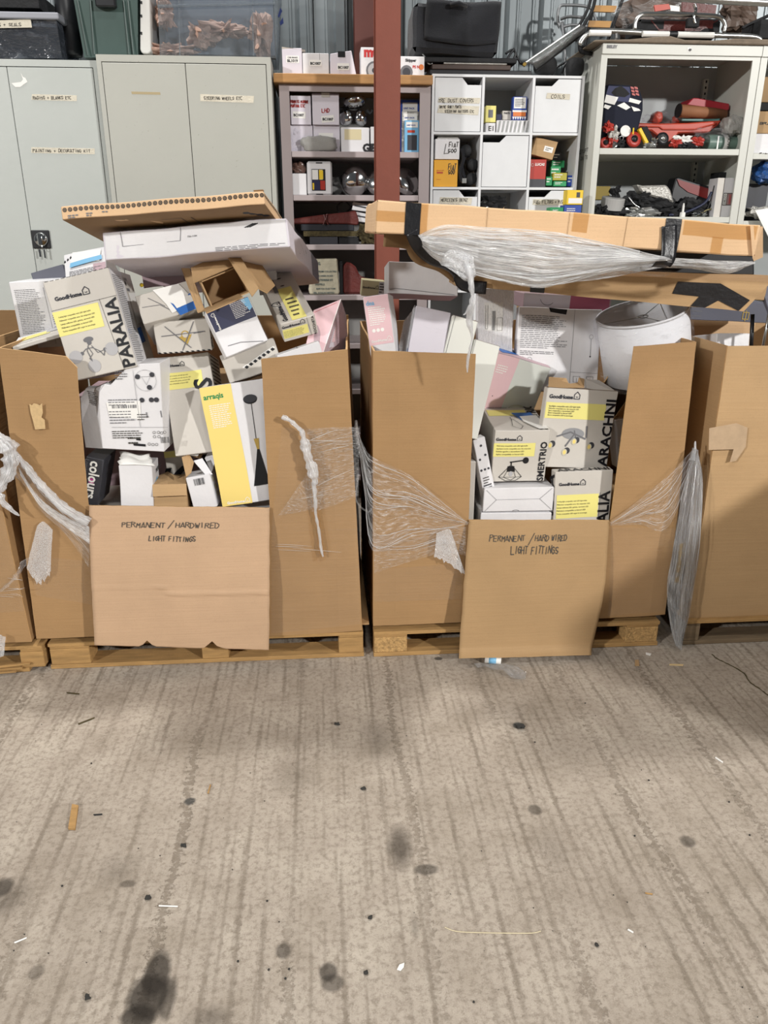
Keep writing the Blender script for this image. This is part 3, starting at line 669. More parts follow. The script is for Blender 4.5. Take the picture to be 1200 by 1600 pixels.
# --- low yellow-striped carton lying on the left rim
o, F = carton('fixture_carton', 'open-topped pale carton with a yellow stripe lying flat at the left rim', (28, 528), (112, 503), (2, 548), (2.95, 3.0, 2.70), .07, GREIGE, group=G1)
f = F['front']; f.rect(WHITE, .01, .01, .99, .5, 'printed_panel', .0008); f.rect(YEL, .10, .25, .62, .60, 'printed_panel', .0012); f.text('GoodHome', .04, .9, .3, bold=.6); f.rect(GLOBE, .55, .2, .8, .5, 'printed_picture', .0014); done(F)
MB().hexa([at(0, 549, 2.68), at(124, 566, 2.66), at(128, 566, 2.9), at(20, 530, 2.9), at(0, 546, 2.69), at(108, 520, 2.86), at(112, 517, 3.0), at(24, 522, 3.0)])
# --- crumpled white carton with striped ends and a light blue label
o, F = carton('fixture_carton', 'crumpled white carton with a striped edge and sky blue label', (100, 398), (164, 384), (106, 445), (3.05, 3.05, 2.95), .2, WHITE, group=G1, amp=.006)
f = F['front']; f.quad(LABEL, [(.22, .02), (.9, .1), (.85, .45), (.15, .42)], 'label', .004)
f.quad(LBLUE, [(.15, .36), (.9, .28), (.92, .42), (.13, .5)], 'blue_label', .005); f.barcode(.4, .12, .3, .12); f.para(.1, .6, .8, 8, .045, GINK, .4, 2); f.rect(MAUVE, .68, .5, .99, .98, 'printed_panel', .0012)
for k in range(5): f.quad(INK, [(.0+k*.07, .30-k*.05), (.05+k*.07, .26-k*.05), (.03+k*.07, .2-k*.05), (.0+k*.07, .24-k*.05)], 'stripe_print')
done(F)
# --- big flat parcel wrapped in film, under the tray lid
P_, F = carton('flat_parcel', 'large flat white carton in shiny film lying on top of the left heap', (160, 363), (449, 340), (166, 409), (2.66, 2.60, 2.66), .78, LILAC, cat='parcel', back=(501, 405, 3.3), amp=.006)
f = F['front']; f.rect(WHITE, .01, .04, .99, .96, 'printed_panel', .0008); f.line([(.10, .05), (.105, .55), (.42, .50), (.43, .05)], .0015, GINK); f.text('736-1104', .46, .42, .05, GINK, bold=.5); f.para(.60, .86, .38, 3, .05, GINK, .4, 2)
for k in range(3): f.quad(INK, [(.76+k*.012, .25), (.81+k*.012, .12), (.82+k*.012, .14), (.77+k*.012, .27)], 'stripe_print')
r = F['right']; r.ring(.3, .45, .025, GINK); r.line([(.35, .3), (.45, .6)], .002, GINK); r.rect(GREYBOX, .72, .03, .99, .97, 'printed_panel', .001); r.line([(.5, .35), (.52, .45)], .004, INK); done(F)
for nm, fc in (('film_wrap', F['front']), ('film_wrap', F['right'])):
    sheet(nm, lin(-.01, 1.01, 26), lin(-.04, 1.04, 12), lambda u, v: fc.P(u, v, .005)+wob(fc.P(u, v, 0), .004, 14, 3), FILMT, P_, uvs=lambda u, v: (u*2, v))
# --- shallow kraft tray lid on top
T_, F = carton('tray_lid', 'shallow kraft tray lid with a row of dark punched dots, topmost of the left heap', (95, 323), (413, 299), (103, 344), (2.56, 2.50, 2.56), .80, KLIGHT, cat='cardboard lid', back=(487, 378, 3.22), amp=.003)
f = F['front']; n = 38
for k in range(n): f.disc(.018+.972*k/(n-1), .30, .0062, INK, name='punched_dot'); 
for k in range(n): f.ring(.018+.972*k/(n-1), .30, .0028, KEDGE, .0007, name='punched_dot_rim')
f.para(.03, .72, .055, 2, .16, GINK, .6, 2); f.para(.12, .66, .04, 2, .16, GINK, .6, 3); f.para(.20, .60, .045, 1, .16, GINK, .6, 4)
r = F['right']
for k in range(40): r.disc(.012+.974*k/39, .28, .005, INK, name='punched_dot')
b = F['bottom']; b.rect(KIN, .0, .0, 1, 1, 'tray_underside', .0006); b.line([(.45, .1), (.55, .1), (.6, .55)], .0025, INK); b.line([(.6, .1), (.66, .5)], .0025, INK); b.line([(.2, .15), (.24, .4)], .002, INK)
for k in range(4): b.disc(.88+.028*k, .10+.02*k, .012, INK)
done(F)
# --- mauve crumpled paper carton behind, below the parcel
o, F = carton('fixture_carton', 'dim mauve crumpled carton tucked right under the flat parcel', (214, 408), (285, 400), (228, 452), 2.98, .18, MAUVE, group=G1, amp=.012); done(F)
o, F = carton('fixture_carton', 'pale carton end between the brown open carton and the two-logo carton', (400, 418), (430, 415), (404, 462), 3.0, .2, WHITE, group=G1); done(F)
mb = MB(); mb.lathe([(0, 0), (.006, 0), (.007, .012), (.004, .016), (0, .016)], at(221, 446, 2.9), (.3, -1, .2), 10)
tag(mb.make('yellow_plug', BRIGHTY, smooth=True), 'tiny yellow plastic cap in the gap right of the three-lamp carton', 'cap')
# --- carton with courier label
o, F = carton('fixture_carton', 'beige carton with a white barcode label above a blue panel, beside the open brown carton', (209, 463), (296, 436), (229, 507), (2.76, 2.80, 2.72), .22, GREIGE, group=G1, amp=.006)
f = F['front']; f.quad(LABEL, [(.32, -.02), (.78, .02), (.95, .75), (.50, .90), (.45, .55)], 'label', .003); f.quad(BPRINT, [(.52, .52), (.98, .42), (1.06, .98), (.62, 1.06)], 'blue_label', .004); f.quad(LABEL, [(.56, .56), (.9, .48), (.93, .72), (.6, .80)], 'label', .0050)
f.barcode(.48, .12, .22, .24, rot=0); f.line([(.06, .45), (.35, .52), (.5, .8)], .002, GINK); f.line([(.2, .2), (.42, .6)], .002, GINK)
F['right'].rect(WHITE, .01, .01, .99, .6, 'printed_side', .0008); done(F)
# --- brown open carton with sprung flaps
def open_carton(label, TL, TR, BL, Y, d, m, flaps, group):
    Ys = Y if isinstance(Y, tuple) else (Y,)*3
    a, b, c = at(*TL, Ys[0]), at(*TR, Ys[1]), at(*BL, Ys[2]); u = (b-a).normalized(); W = (b-a).length; v = c-a; v -= u*v.dot(u); H = v.length; v.normalize(); n = v.cross(u).normalized()
    if n.y > 0: n = -n
    w_ = -n; th = .004
    t = thing('open_carton', label, 'box', (a+u*W/2+v*H+w_*d/2), group)
    def slab(name, p, e1, L1, e2, L2, e3, mm=m):
        mb = MB(); q = [p, p+e1*L1, p+e1*L1+e2*L2, p+e2*L2]; mb.prism(q, e3*th); return mb.make(name, mm, t)
    slab('wall_panel', a, u, W, w_, d, v); slab('wall_panel', a+v*(H-th), u, W, w_, d, v); slab('wall_panel', a, v, H, w_, d, u); slab('wall_panel', a+u*(W-th), v, H, w_, d, u)
    slab('back_panel', a+w_*(d-th), u, W, v, H, w_, KIN)
    for fl in flaps:   # pixel polygons with a distance per corner
        P = [at(x, y, yy) for x, y, yy in fl]; nn = (P[1]-P[0]).cross(P[2]-P[0]).normalized(); MB().prism(P, nn*.003).make('flap', m, t)
    return t
open_carton('brown carton lying open towards the viewer with four sprung flaps, high in the left heap', (313, 440), (374, 415), (321, 486), (2.70, 2.73, 2.70), .12, KRAFT2,
  [[(298, 418, 2.74), (357, 392, 2.78), (368, 414, 2.72), (302, 442, 2.66)], [(352, 396, 2.74), (372, 394, 2.76), (404, 450, 2.58), (394, 463, 2.57)],
   [(283, 419, 2.80), (296, 419, 2.78), (320, 486, 2.70), (309, 489, 2.70)], [(374, 396, 2.80), (402, 402, 2.90), (430, 446, 2.80), (418, 458, 2.72), (384, 440, 2.70)], [(318, 482, 2.72), (372, 459, 2.74), (380, 464, 2.64), (322, 489, 2.62)]], G1)
# --- three-rod carton
o, F = carton('fixture_carton', 'beige carton printed with three crossed grey rods over a gold disc', (239, 504), (326, 498), (250, 553), 2.75, .24, GREIGE, group=G1)
f = F['front']; f.quad(BRASS, [(.42, .50), (.66, .44), (.55, .78)], 'printed_picture', .001); f.disc(.54, .44, .014, BRASS); f.disc(.54, .44, .010, GREIGE, name='printed_ring', off=.0018)
for q in (((.20, .15), (.62, .86)), ((.72, .06), (.46, .92)), ((.12, .45), (.90, .38)), ((.70, .42), (.9, .38))): f.line(q, .0028, GINK)
for k in range(10): f.quad(INK, [(k*.1, .955), (k*.1+.05, .955), (k*.1+.08, 1), (k*.1+.03, 1)], 'stripe_print')
r = F['right']; r.text('ALIA', .40, .96, .9, rot=90, bold=1.2, name='lettering', sy=1); done(F)
# --- navy banded carton
o, F = carton('fixture_carton', 'white carton with a navy printed band tilted above the left sill', (320, 487), (387, 462), (352, 559), (2.70, 2.76, 2.66), .20, WHITE, group=G1)
f = F['front']; f.rect(NAVY, .02, .02, .985, .46, 'printed_panel', .001); f.para(.54, .04, .36, 10, .034, LABEL, .35, 6, 0); f.brand(.155, .455, .36, WPRINT, 90); f.line([(.14, .80), (.42, .83), (.88, .98)], .0022, GINK); f.quad(LBLUE, [(.80, .03), (.98, .03), (.98, .25), (.9, .3)], 'foil_patch', .0014)
F['right'].rect(LABEL, .1, .25, .5, .75, 'label', .001); F['right'].rect(GLOBE, .55, .3, .9, .6, 'printed_panel', .001); done(F)
FW2 = F['right']; sheet('film_wrap', lin(-.01, 1, 12), lin(0, 1, 14), lambda u, v: FW2.P(u, v, .004)+wob(FW2.P(u, v, 0), .004, 14, 3), FILM, o, uvs=lambda u, v: (u, v))
o, F = carton('fixture_carton', 'grey carton with a torn striped strip, jammed under the navy banded carton', (343, 556), (428, 528), (352, 602), (2.74, 2.76, 2.72), .2, GREIGE, group=G1, amp=.005)
f = F['front']
for k in range(7): f.quad(INK, [(.34+k*.09, .62-k*.045), (.39+k*.09, .585-k*.045), (.42+k*.09, .66-k*.045), (.37+k*.09, .70-k*.045)], 'stripe_print')
f.quad(LABEL, [(.3, .6), (.95, .27), (.97, .33), (.33, .66)], 'label', .0008); done(F)
# --- tall two-logo carton
o, F = carton('fixture_carton', 'two-logo carton reading ROCCHETA with yellow panels on top and front', (438, 507), (491, 492), (443, 543), (2.70, 2.72, 2.70), .42, GREIGE, group=G1, back=(478, 424, 3.02), keep=True)
f = F['front']; f.brand(.02, .26, .66); f.rect(YEL, .02, .34, .74, .82); led(f, .04, .46, .6, .075)
f.text('ROCCHETA', .955, 1.0, 1.0, rot=90, bold=1.3, sy=.9); f.line([(.76, .02), (.8, .98)], .001)
t = F['top']; t.rect(YEL, .36, .42, .78, .99); t.brand(.25, .98, .34, INKB, 90); t.para(.45, .62, .3, 5, .07, MARK, .4, 4); t.rect(GINK, .25, .08, .37, .48)
for k in range(3): t.disc(.55, .1+.14*k, .008, INK, .004)
done(F)
# --- pink-sided long carton
A_ = [at(*p) for p in ((490, 485, 2.84), (533, 468, 2.90), (499, 548, 2.665), (470, 575, 2.665))]; G_ = [at(*p) for p in ((533, 468, 2.90), (541, 492, 2.98), (546, 560, 2.96), (499, 570, 2.68))]
bk = [at(*p) for p in ((500, 500, 3.05), (537, 480, 3.08), (545, 560, 3.05), (480, 585, 3.02))]
mb = MB(); mb.add([A_[0], A_[1], G_[3], A_[3], bk[0], G_[1], G_[2], bk[3]], [(0, 3, 2, 1), (1, 2, 6, 5), (4, 5, 6, 7), (0, 1, 5, 4), (3, 7, 6, 2), (0, 4, 7, 3)])
o = mb.make('fixture_carton', MAUVE, bev=.002); tag(o, 'pink and grey film-wrapped carton wedged in the right rear corner of the left box', 'box', G1)
f = Face(A_[0], None, None, ((A_[1]-A_[0]).cross(A_[3]-A_[0])).normalized(), .12, .25, o, 0, lambda x, y: bil(A_[0], A_[1], A_[3], G_[3], x, y))
if f.n.y > 0: f.n = -f.n
f.quad(PINK, [(0, 0), (1, 0), (1, 1), (0, 1)], 'printed_side', .0015); f.line([(.05, .05), (.85, .03)], .002, RPRINT); f.line([(.98, 0), (.98, 1)], .004, WPRINT); f.flush()
fc = Face(G_[0], None, None, V((0, -1, 0)), .1, .25, o, 0, lambda x, y: bil(G_[0], G_[1], G_[3], G_[2], x, y)); fc.quad(LILAC, [(.15, .35), (.6, .3), (.6, .7), (.15, .75)], 'label', .003); fc.quad(PINK, [(.2, .4), (.5, .36), (.5, .62), (.2, .66)], 'label', .004); fc.flush()
sheet('film_wrap', lin(0, 1, 12), lin(0, 1, 14), lambda u, v: fc.P(u, v, .006)+wob(fc.P(u, v, 0), .004, 14, 3), FILM, o, uvs=lambda u, v: (u, v))
o, F = carton('fixture_carton', 'plain white carton top just showing over the right rim of the left box', (432, 556), (498, 533), (432, 590), (2.68, 2.70, 2.68), .3, WHITE, group=G1, back=(500, 520, 2.95)); F['top'].line([(.5, 0), (.5, 1)], .003, GINK); done(F)
# --- diagram carton with crushed left end
fr = [(163, 600), (172, 602), (198, 574), (215, 569), (250, 567), (257, 706), (134, 699), (128, 660), (126, 622), (134, 607), (148, 607)]
fr = fr[:5]+[(257, 706), (160, 701), (152, 650), (155, 612)]; P = [at(x, y, 2.662) for x, y in fr]; mb = MB().prism(P, V((.01, .13, .0))); o = mb.make('fixture_carton', WHITE, bev=.002)
tag(o, 'white carton with a crushed corner, line diagrams of round lamps and a barcode label', 'box', G1)
Q = [at(x, y, z) for x, y, z in ((163, 600, 2.662), (155, 612, 2.662), (152, 650, 2.662), (160, 701, 2.662), (134, 699, 2.70), (128, 660, 2.70), (126, 622, 2.71), (134, 607, 2.71), (148, 607, 2.69))]
MB().prism(Q, (0, .05, 0)).make('crushed_corner', WHITE, o, smooth=False)
fl_ = Face(Q[8], None, None, V((0, -1, 0)), .07, .2, o, 0, lambda x, y: bil(Q[7], Q[1], Q[4], Q[3], x, y)); fl_.para(.1, .03, .8, 12, .03, MARK, .4, 7); fl_.para(.1, .5, .8, 12, .035, MARK, .35, 9); fl_.flush()
a, b, c = at(126, 569, 2.661), at(250, 567, 2.661), at(134, 699, 2.661)
F = Face(a, (b-a).normalized(), V((0, 0, -1)), V((0, -1, 0)), (b-a).length*1.03, (a-at(126, 700, 2.661)).z, o, 0)
G2 = lambda x, y: ((x-126)/127, (y-569)/134)
def px(fn, pts, *k, **q): fn([G2(*p) for p in pts], *k, **q)
F.quad(LABEL, [G2(*p) for p in ((158, 630), (212, 628), (210, 658), (160, 652))], 'label', .0015); F.barcode(.32, .485, .31, .04, GINK); F.para(.28, .42, .36, 3, .03, GINK, .32, 2); F.para(.27, .56, .34, 5, .034, GINK, .32, 3)
F.line([G2(206, 580), G2(208, 670)], .001, GINK); F.line([G2(162, 670), G2(252, 672)], .001, GINK); F.para(.40, .06, .16, 5, .028, GINK, .4, 3)
for (x, y) in ((212, 590), (235, 587), (229, 607), (215, 627), (230, 627), (238, 627)): F.disc(*G2(x, y), .0085, DKGREY)
F.ring(*G2(224, 596), .036, GINK, .0008); F.line([G2(218, 590), G2(232, 590), G2(225, 603), G2(218, 590)], .0008, GINK); F.line([G2(220, 647), G2(221, 655)], .003, GINK); F.line([G2(243, 645), G2(244, 655)], .003, GINK)
F.para(.28, .80, .42, 4, .026, MARK, .4, 8); F.para(.62, .60, .14, 3, .03, MARK, .4, 8)
F.quad(INK, [G2(*p) for p in ((193, 697), (213, 699), (213, 703), (194, 701))], 'printed_panel'); F.quad(INK, [G2(*p) for p in ((199, 688), (206, 689), (206, 693), (199, 692))], 'printed_panel')
F.para(.47, .88, .2, 2, .06, MARK, .35, 4); F.barcode(.885, .885, .11, .075)
for k, (x, y) in enumerate(((229, 680), (236, 680), (241, 681), (246, 680), (229, 687), (236, 687), (219, 699), (225, 700), (231, 700))): F.ring(*G2(x, y), .0045, MARK, .0012)
F.flush()
# --- tall S carton
o, F = carton('fixture_carton', 'tall beige carton with a yellow panel and big letter S', (252, 559), (326, 550), (284, 712), (2.80, 2.80, 2.70), .20, GREIGE, group=G1)
f = F['front']; f.brand(.00, .105, .46); f.rect(YEL, .01, .165, .80, .33); led(f, .03, .20, .55, .026, 0); f.text('S', .97, .36, .11, rot=90, bold=1.5)
for k in range(9): F['right'].quad(MARK, [(.1, .02+k*.04), (.9, .02+k*.04), (.9, .035+k*.04), (.1, .035+k*.04)], 'stripe_print')
done(F)
# --- pendant lamp carton
o, F = carton('fixture_carton', 'yellow and lavender-white carton reading arraqis with a black cone pendant lamp', (311, 607), (418, 591), (358, 791), (2.70, 2.70, 2.652), .16, WHITE, group=G1)
f = F['front']; f.quad(YEL2, [(.0, .0), (.46, .0), (.455, 1), (.0, 1)], 'printed_panel', .001)
f.text('arraqis', .035, .10, .29, GREEN, bold=1.4); f.para(.09, .15, .32, 12, .016, LABEL, .4, 2); f.brand(.08, .985, .34, WPRINT)
f.disc(.70, .145, .024, BLACK, .0165); f.disc(.70, .14, .024, DKGREY, .014, off=.0020); f.line([(.705, .16), (.675, .47)], .002, BLACK); f.quad(BRASS, [(.640, .47), (.715, .47), (.695, .56), (.660, .56)], 'printed_picture', .0016); f.quad(BLACK, [(.660, .56), (.695, .56), (.76, .86), (.52, .86)], 'printed_picture', .0016)
F['top'].line([(.5, 0), (.5, 1)], .003, GINK); done(F)
# --- colours box
o, F = carton('fixture_carton', 'charcoal carton reading colours with a magenta spot, standing at the left sill', (134, 713), (163, 719), (150, 790), (2.66, 2.66, 2.652), .17, DKGREY, group=G1)
f = F['front']; f.text('colours', .30, .06, .80, WPRINT, rot=-90, bold=1.4, sy=1.1); f.disc(.47, .49, .010, mat('magenta_print', 'B8408F', .5)); f.text('Lomto', .0, .05, .3, GINK, rot=-90, bold=.5)
r = F['right']; r.text('Iveagh Floor', .35, .08, .6, GINK, rot=-90, bold=.6); done(F)
# --- plain upright white carton
o, F = carton('fixture_carton', 'upright white carton with a softly torn paper top, third along the left sill', (185, 727), (237, 728), (191, 797), (2.66, 2.66, 2.655), .12, WHITE, group=G1, amp=.004)
f = F['front']; f.text('---', .47, .9, .08, GINK); r = F['right']; r.text('SMERTRIO', .5, .25, .8, INK, rot=0, bold=1); r.quad(LBLUE, [(.3, .4), (.7, .35), (.75, .5), (.3, .55)], 'blue_label'); done(F)
us = lin(0, 1, 9); a_, b_, c_, d_ = at(186, 727, 2.66), at(238, 729, 2.66), at(190, 707, 2.75), at(234, 711, 2.75)
sheet('torn_paper_top', us, us, lambda u, v: bil(a_, b_, c_, d_, u, v)+V((0, 0, .02*math.sin(v*3.1)*(.6+.4*math.sin(u*7))))+wob(a_*(1-u)+b_*u+V((0, v, 0)), .012, 9, 5), LABEL, o, .002, V((0, 0, 1)))
# --- brown low carton with flaps
open_carton('low brown carton with its flaps half up, between two white cartons at the left sill', (238, 757), (291, 756), (240, 800), (2.665, 2.665, 2.66), .14, KRAFT2,
  [[(240, 755, 2.69), (262, 757, 2.67), (280, 748, 2.76), (262, 738, 2.80), (248, 744, 2.78)], [(266, 757, 2.67), (290, 757, 2.67), (291, 741, 2.78), (280, 745, 2.80)], [(238, 757, 2.66), (291, 756, 2.66), (292, 774, 2.645), (239, 776, 2.645)]], G1)
MB().prism([at(238, 758, 2.662), at(291, 757, 2.662), at(293, 800, 2.658), at(240, 800, 2.658)], (0, .004, 0)).make('front_panel', KRAFT2, bpy.data.objects['open_carton.001'])
o, F = carton('fixture_carton', 'beige carton with part of a big curved black letter, behind the low brown carton', (256, 707), (292, 703), (258, 760), (2.86, 2.86, 2.84), .12, GREIGE, group=G1)
F['front'].text('S', .98, .9, .45, rot=90, bold=1.4); F['front'].rect(YEL, .0, .0, .8, .18); done(F)
# --- small white carton with barcode, gaping
o, F = carton('fixture_carton', 'small white carton with a barcode and gaping flaps, leaning on the pendant lamp carton', (290, 747), (327, 740), (303, 799), (2.66, 2.66, 2.65), .11, WHITE, group=G1)
f = F['front']; f.barcode(.30, .07, .42, .20); r = F['right']
for k in range(3): r.quad(CREAM, [(.15+.1*k, .12+.25*k), (.55+.1*k, .16+.25*k), (.6+.1*k, .30+.25*k), (.2+.1*k, .28+.25*k)], 'printed_panel')
done(F)
for P4, m in (([(302, 720, 2.70), (316, 716, 2.70), (332, 741, 2.665), (322, 743, 2.66)], WHITE), ([(320, 716, 2.74), (330, 697, 2.76), (338, 716, 2.72), (330, 738, 2.70)], WHITE), ([(284, 714, 2.70), (296, 710, 2.72), (303, 722, 2.69), (299, 738, 2.67), (291, 745, 2.66)], KRAFT2),
              ([(300, 712, 2.74), (311, 688, 2.80), (325, 697, 2.80), (313, 716, 2.74)], KRAFT2), ([(297, 711, 2.73), (304, 698, 2.76), (315, 698, 2.76), (309, 712, 2.73)], LABEL), ([(325, 694, 2.82), (331, 692, 2.82), (331, 706, 2.80), (322, 706, 2.80)], KIN)):
    Q = [at(*p) for p in P4]; MB().prism(Q, (Q[1]-Q[0]).cross(Q[2]-Q[0]).normalized()*.003).make('flap', m, o)
# packed cartons lower in the box, seen only as dim faces through the gaps
for (x0, x1, z0, z1, y0, y1, m, lb) in ((-1.02, -.62, .125, .60, 2.68, 3.0, GREIGE, 'dim beige carton at the very bottom, below the charcoal carton'), (-.60, -.20, .125, .60, 2.68, 3.0, WHITE, 'dim white carton at the very bottom, below the low brown carton'), (-.18, .05, .125, .62, 2.68, 3.0, MAUVE, 'dim mauve carton at the very bottom, behind the right front panel'),
                                      (-1.0, -.5, .125, .93, 3.05, 3.5, MAUVE, 'large dim mauve carton deep at the back left'), (-.48, .05, .125, .98, 3.05, 3.5, KRAFT2, 'large dim kraft carton deep at the back right')):
    o = MB().box((x0, y0, z0+.03), (x1, y1, z1)).make('packed_carton', m, bev=.003); tag(o, lb, 'box', G1)
# ================================================================ cartons in the right cut-open box
G2_ = 'discarded cartons in the right pallet box'
o, F = carton('fixture_carton', 'upright pink-topped carton reading dea at the left corner of the right box', (567, 464), (607, 458), (585, 600), (2.78, 2.76, 2.72), .10, WHITE, group=G2_)
f = F['front']; f.rect(PINK, .02, .005, .98, .56); f.text('dea', .09, .105, .33, LBLUE, bold=1.2); f.para(.14, .13, .66, 9, .024, WPRINT, .45, 3)
for k in range(3): f.disc(.26+.17*k, .395, .0065, WPRINT)
f.brand(.10, .53, .80, WPRINT); F['left'].rect(PINK, .01, .01, .8, .99, 'printed_side'); F['left'].line([(.8, .02), (.8, .98)], .002, GINK); F['top'].rect(PINK, .01, .01, .99, .99, 'printed_side'); done(F)
o, F = carton('small_carton', 'cream carton with a small house logo, peeping over the pink-topped dea carton', (566, 437), (602, 440), (563, 462), 3.08, .10, mat('cream_carton_board', 'CFC79F', .5), group=G2_)
f = F['front']; f.brand(.04, .52, .68, INKB); f.rect(WHITE, .74, .05, .98, .9); f.para(.76, .15, .2, 4, .16, INK, .5, 3); done(F)
o, F = carton('fixture_carton', 'blank white carton lying under the tape-bound long box, right of the red column', (607, 408), (716, 413), (602, 458), (2.98, 3.0, 2.95), .25, WHITE, group=G2_, amp=.003)
F['front'].line([(.02, .9), (.1, .85), (.95, .97)], .0014, GINK); F['bottom'].rect(MAUVE, 0, 0, 1, 1, 'printed_side', .0006); done(F)
o, F = carton('fixture_carton', 'white film-wrapped carton with a blue corner mark, first of three leaning spines', (650, 477), (705, 489), (637, 575), (2.80, 2.80, 2.72), .24, LILAC, group=G2_)
F['left'].rect(WHITE, .01, .01, .99, .99, 'printed_side', .0006); F['left'].quad(BPRINT, [(.6, .95), (.95, .8), (.95, .66), (.6, .82)], 'blue_label'); F['top'].rect(CREAM, .02, .02, .98, .98, 'printed_side', .0006); done(F)
fc = F['left']; sheet('film_wrap', lin(0, 1, 10), lin(0, 1, 14), lambda u, v: fc.P(u, v, .004)+wob(fc.P(u, v, 0), .004, 14, 3), FILMD, o, uvs=lambda u, v: (u, v))
fc2 = F['front']; sheet('film_wrap', lin(0, 1, 10), lin(0, 1, 14), lambda u, v: fc2.P(u, v, .004)+wob(fc2.P(u, v, 0), .003, 10, 3), FILMT, o, uvs=lambda u, v: (u, v))
o, F = carton('fixture_carton', 'off-white carton with a mauve top, second of three leaning spines', (708, 492), (747, 503), (685, 590), (2.78, 2.78, 2.72), .26, mat('off_white_board', 'D9DAD2', .5), group=G2_)
F['top'].rect(MAUVE, .0, .0, 1, 1, 'printed_side', .0006); F['front'].line([(.1, 0), (.06, 1)], .0012, GINK); done(F)
o, F = carton('fixture_carton', 'off-white carton with a mauve top, third and lowest of three leaning spines', (742, 530), (782, 541), (718, 680), (2.76, 2.76, 2.67), .26, mat('off_white_board', 'D9DAD2', .5), group=G2_)
F['top'].rect(MAUVE, .0, .0, 1, 1, 'printed_side', .0006); F['front'].line([(.04, 0), (.04, 1)], .0012, GINK); done(F)
o, F = carton('fixture_carton', 'pink and white carton with a picture of a pale glass bowl lamp', (779, 552), (861, 575), (741, 672), (2.90, 2.92, 2.94), .16, mat('pale_green_white_print', 'D3D6CF', .5), group=G2_)
f = F['front']; f.quad(PINK, [(0, 0), (.40, 0), (.40, 1), (0, 1)], 'printed_panel', .001); f.para(.06, .13, .24, 4, .028, WPRINT, .4, 3); f.disc(.70, .64, .042, mat('bowl_print', 'C6C8B4', .4), .030); f.ring(.70, .64, .042, CREAM, .0015, .030); f.disc(.70, .62, .036, mat('bowl_print_pale', 'D6D8C8', .4), .018, off=.0018); f.disc(.17, .52, .002, INK)
F['top'].rect(MAUVE, .0, .0, 1, 1, 'printed_side', .0006); F['top'].quad(BPRINT, [(.02, .35), (.5, .25), (.55, .6), (.1, .85)], 'blue_tape', .002); F['top'].quad(LABEL, [(.0, .2), (.4, .15), (.45, .3), (.05, .5)], 'label', .003); done(F)
o, F = carton('fixture_carton', 'film-wrapped upright white carton with a turned barcode label', (747, 450), (803, 450), (757, 560), (3.02, 3.02, 2.98), .2, WHITE, group=G2_)
f = F['front']; f.quad(LABEL, [(.18, .20), (.7, .2), (.72, .62), (.2, .6)], 'label', .001); f.barcode(.40, .32, .10, .28); f.line([(.22, .24), (.22, .58), (.28, .58), (.28, .24)], .0015, MARK); f.line([(.55, .42), (.7, .42), (.7, .6), (.55, .6), (.55, .42)], .0012, MARK); done(F)
fc3 = F['front']; sheet('film_wrap', lin(0, 1, 10), lin(0, 1, 18), lambda u, v: fc3.P(u, v, .005)+wob(fc3.P(u, v, 0), .004, 12, 3), FILM, o, uvs=lambda u, v: (v, u))
o, F = carton('fixture_carton', 'large white carton with a page of grey small print and lamp diagrams', (811, 479), (941, 484), (803, 610), (3.0, 3.0, 2.94), .20, WHITE, group=G2_)
f = F['front']; f.para(.04, .10, .56, 18, .022, GINK, .32, 4); f.para(.04, .52, .5, 3, .02, GINK, .4, 4, last=.3); f.ring(.07, .62, .0085, GINK); f.ring(.16, .62, .0085, GINK); f.line([(.67, .01), (.655, .98)], .001, GINK); f.line([(.66, .76), (.99, .77)], .001, GINK)
for x in (.74, .90): f.line([(x-.04, .81), (x+.04, .81), (x+.04, .88), (x-.04, .88), (x-.04, .81)], .0012, GINK); f.line([(x, .83), (x, .98)], .001, GINK)
f.line([(.89, .36), (.89, .56)], .0012, GINK); f.ring(.89, .33, .008, GINK); f.disc(.89, .57, .003, INK); f.quad(INK, [(.36, .0), (.58, .01), (.57, .07), (.38, .05)], 'torn_hole'); done(F)
o, F = carton('fixture_carton', 'grey and plum carton end just under the long box, above the small-print carton', (819, 458), (956, 464), (818, 481), (3.06, 3.06, 3.06), .2, MAUVE, group=G2_)
f = F['front']; f.rect(LILAC, .0, .0, .53, 1); f.rect(DPINK, .53, .0, .98, 1); f.ring(.27, .2, .03, GINK, .002, .03, 200, 320); done(F)
o, F = carton('fixture_carton', 'carton reading SMERTRIO with a caged wall lamp, a blue label on its top', (774, 673), (860, 672), (759, 760), (2.68, 2.68, 2.662), .31, GREIGE, group=G2_, back=(843, 632, 2.97), keep=True)
f = F['front']; f.brand(.03, .19, .46); f.rect(YEL, .0, .24, .75, .50)
for i, s in enumerate(('Wall lamp compatible with LED light bulbs', 'Applique murale compatible avec des ampoules', 'Kinkiet zgodne z zarowkami LED', 'Aplica compatibila cu becuri LED')): f.text(s, .05, .30+.055*i, (.56, .62, .5, .5)[i], MARK, bold=.4, name='small_print')
f.text('SMERTRIO', .965, .99, .77, rot=90, bold=1.4, sy=1.0)
f.disc(.60, .58, .0115, BLACK, .013); f.line([(.58, .575), (.32, .61)], .005, BLACK); f.line([(.34, .60), (.34, .68)], .004, BLACK); f.quad(BLACK, [(.28, .69), (.40, .69), (.42, .80), (.27, .80)], 'printed_picture')
cg = [(.32, .69), (.13, .92), (.26, 1.0), (.44, 1.0), (.55, .92), (.36, .69)]; f.line([(x, y*.97+.01) for x, y in cg], .0018, BLACK); f.line([(.32, .69), (.22, .91), (.13, .90)], .0014, BLACK); f.line([(.36, .69), (.44, .91), (.55, .90)], .0014, BLACK); f.line([(.22, .91), (.44, .91), (.36, .97), (.22, .91)], .0014, BLACK); f.disc(.345, .84, .007, GLOBE, .010)
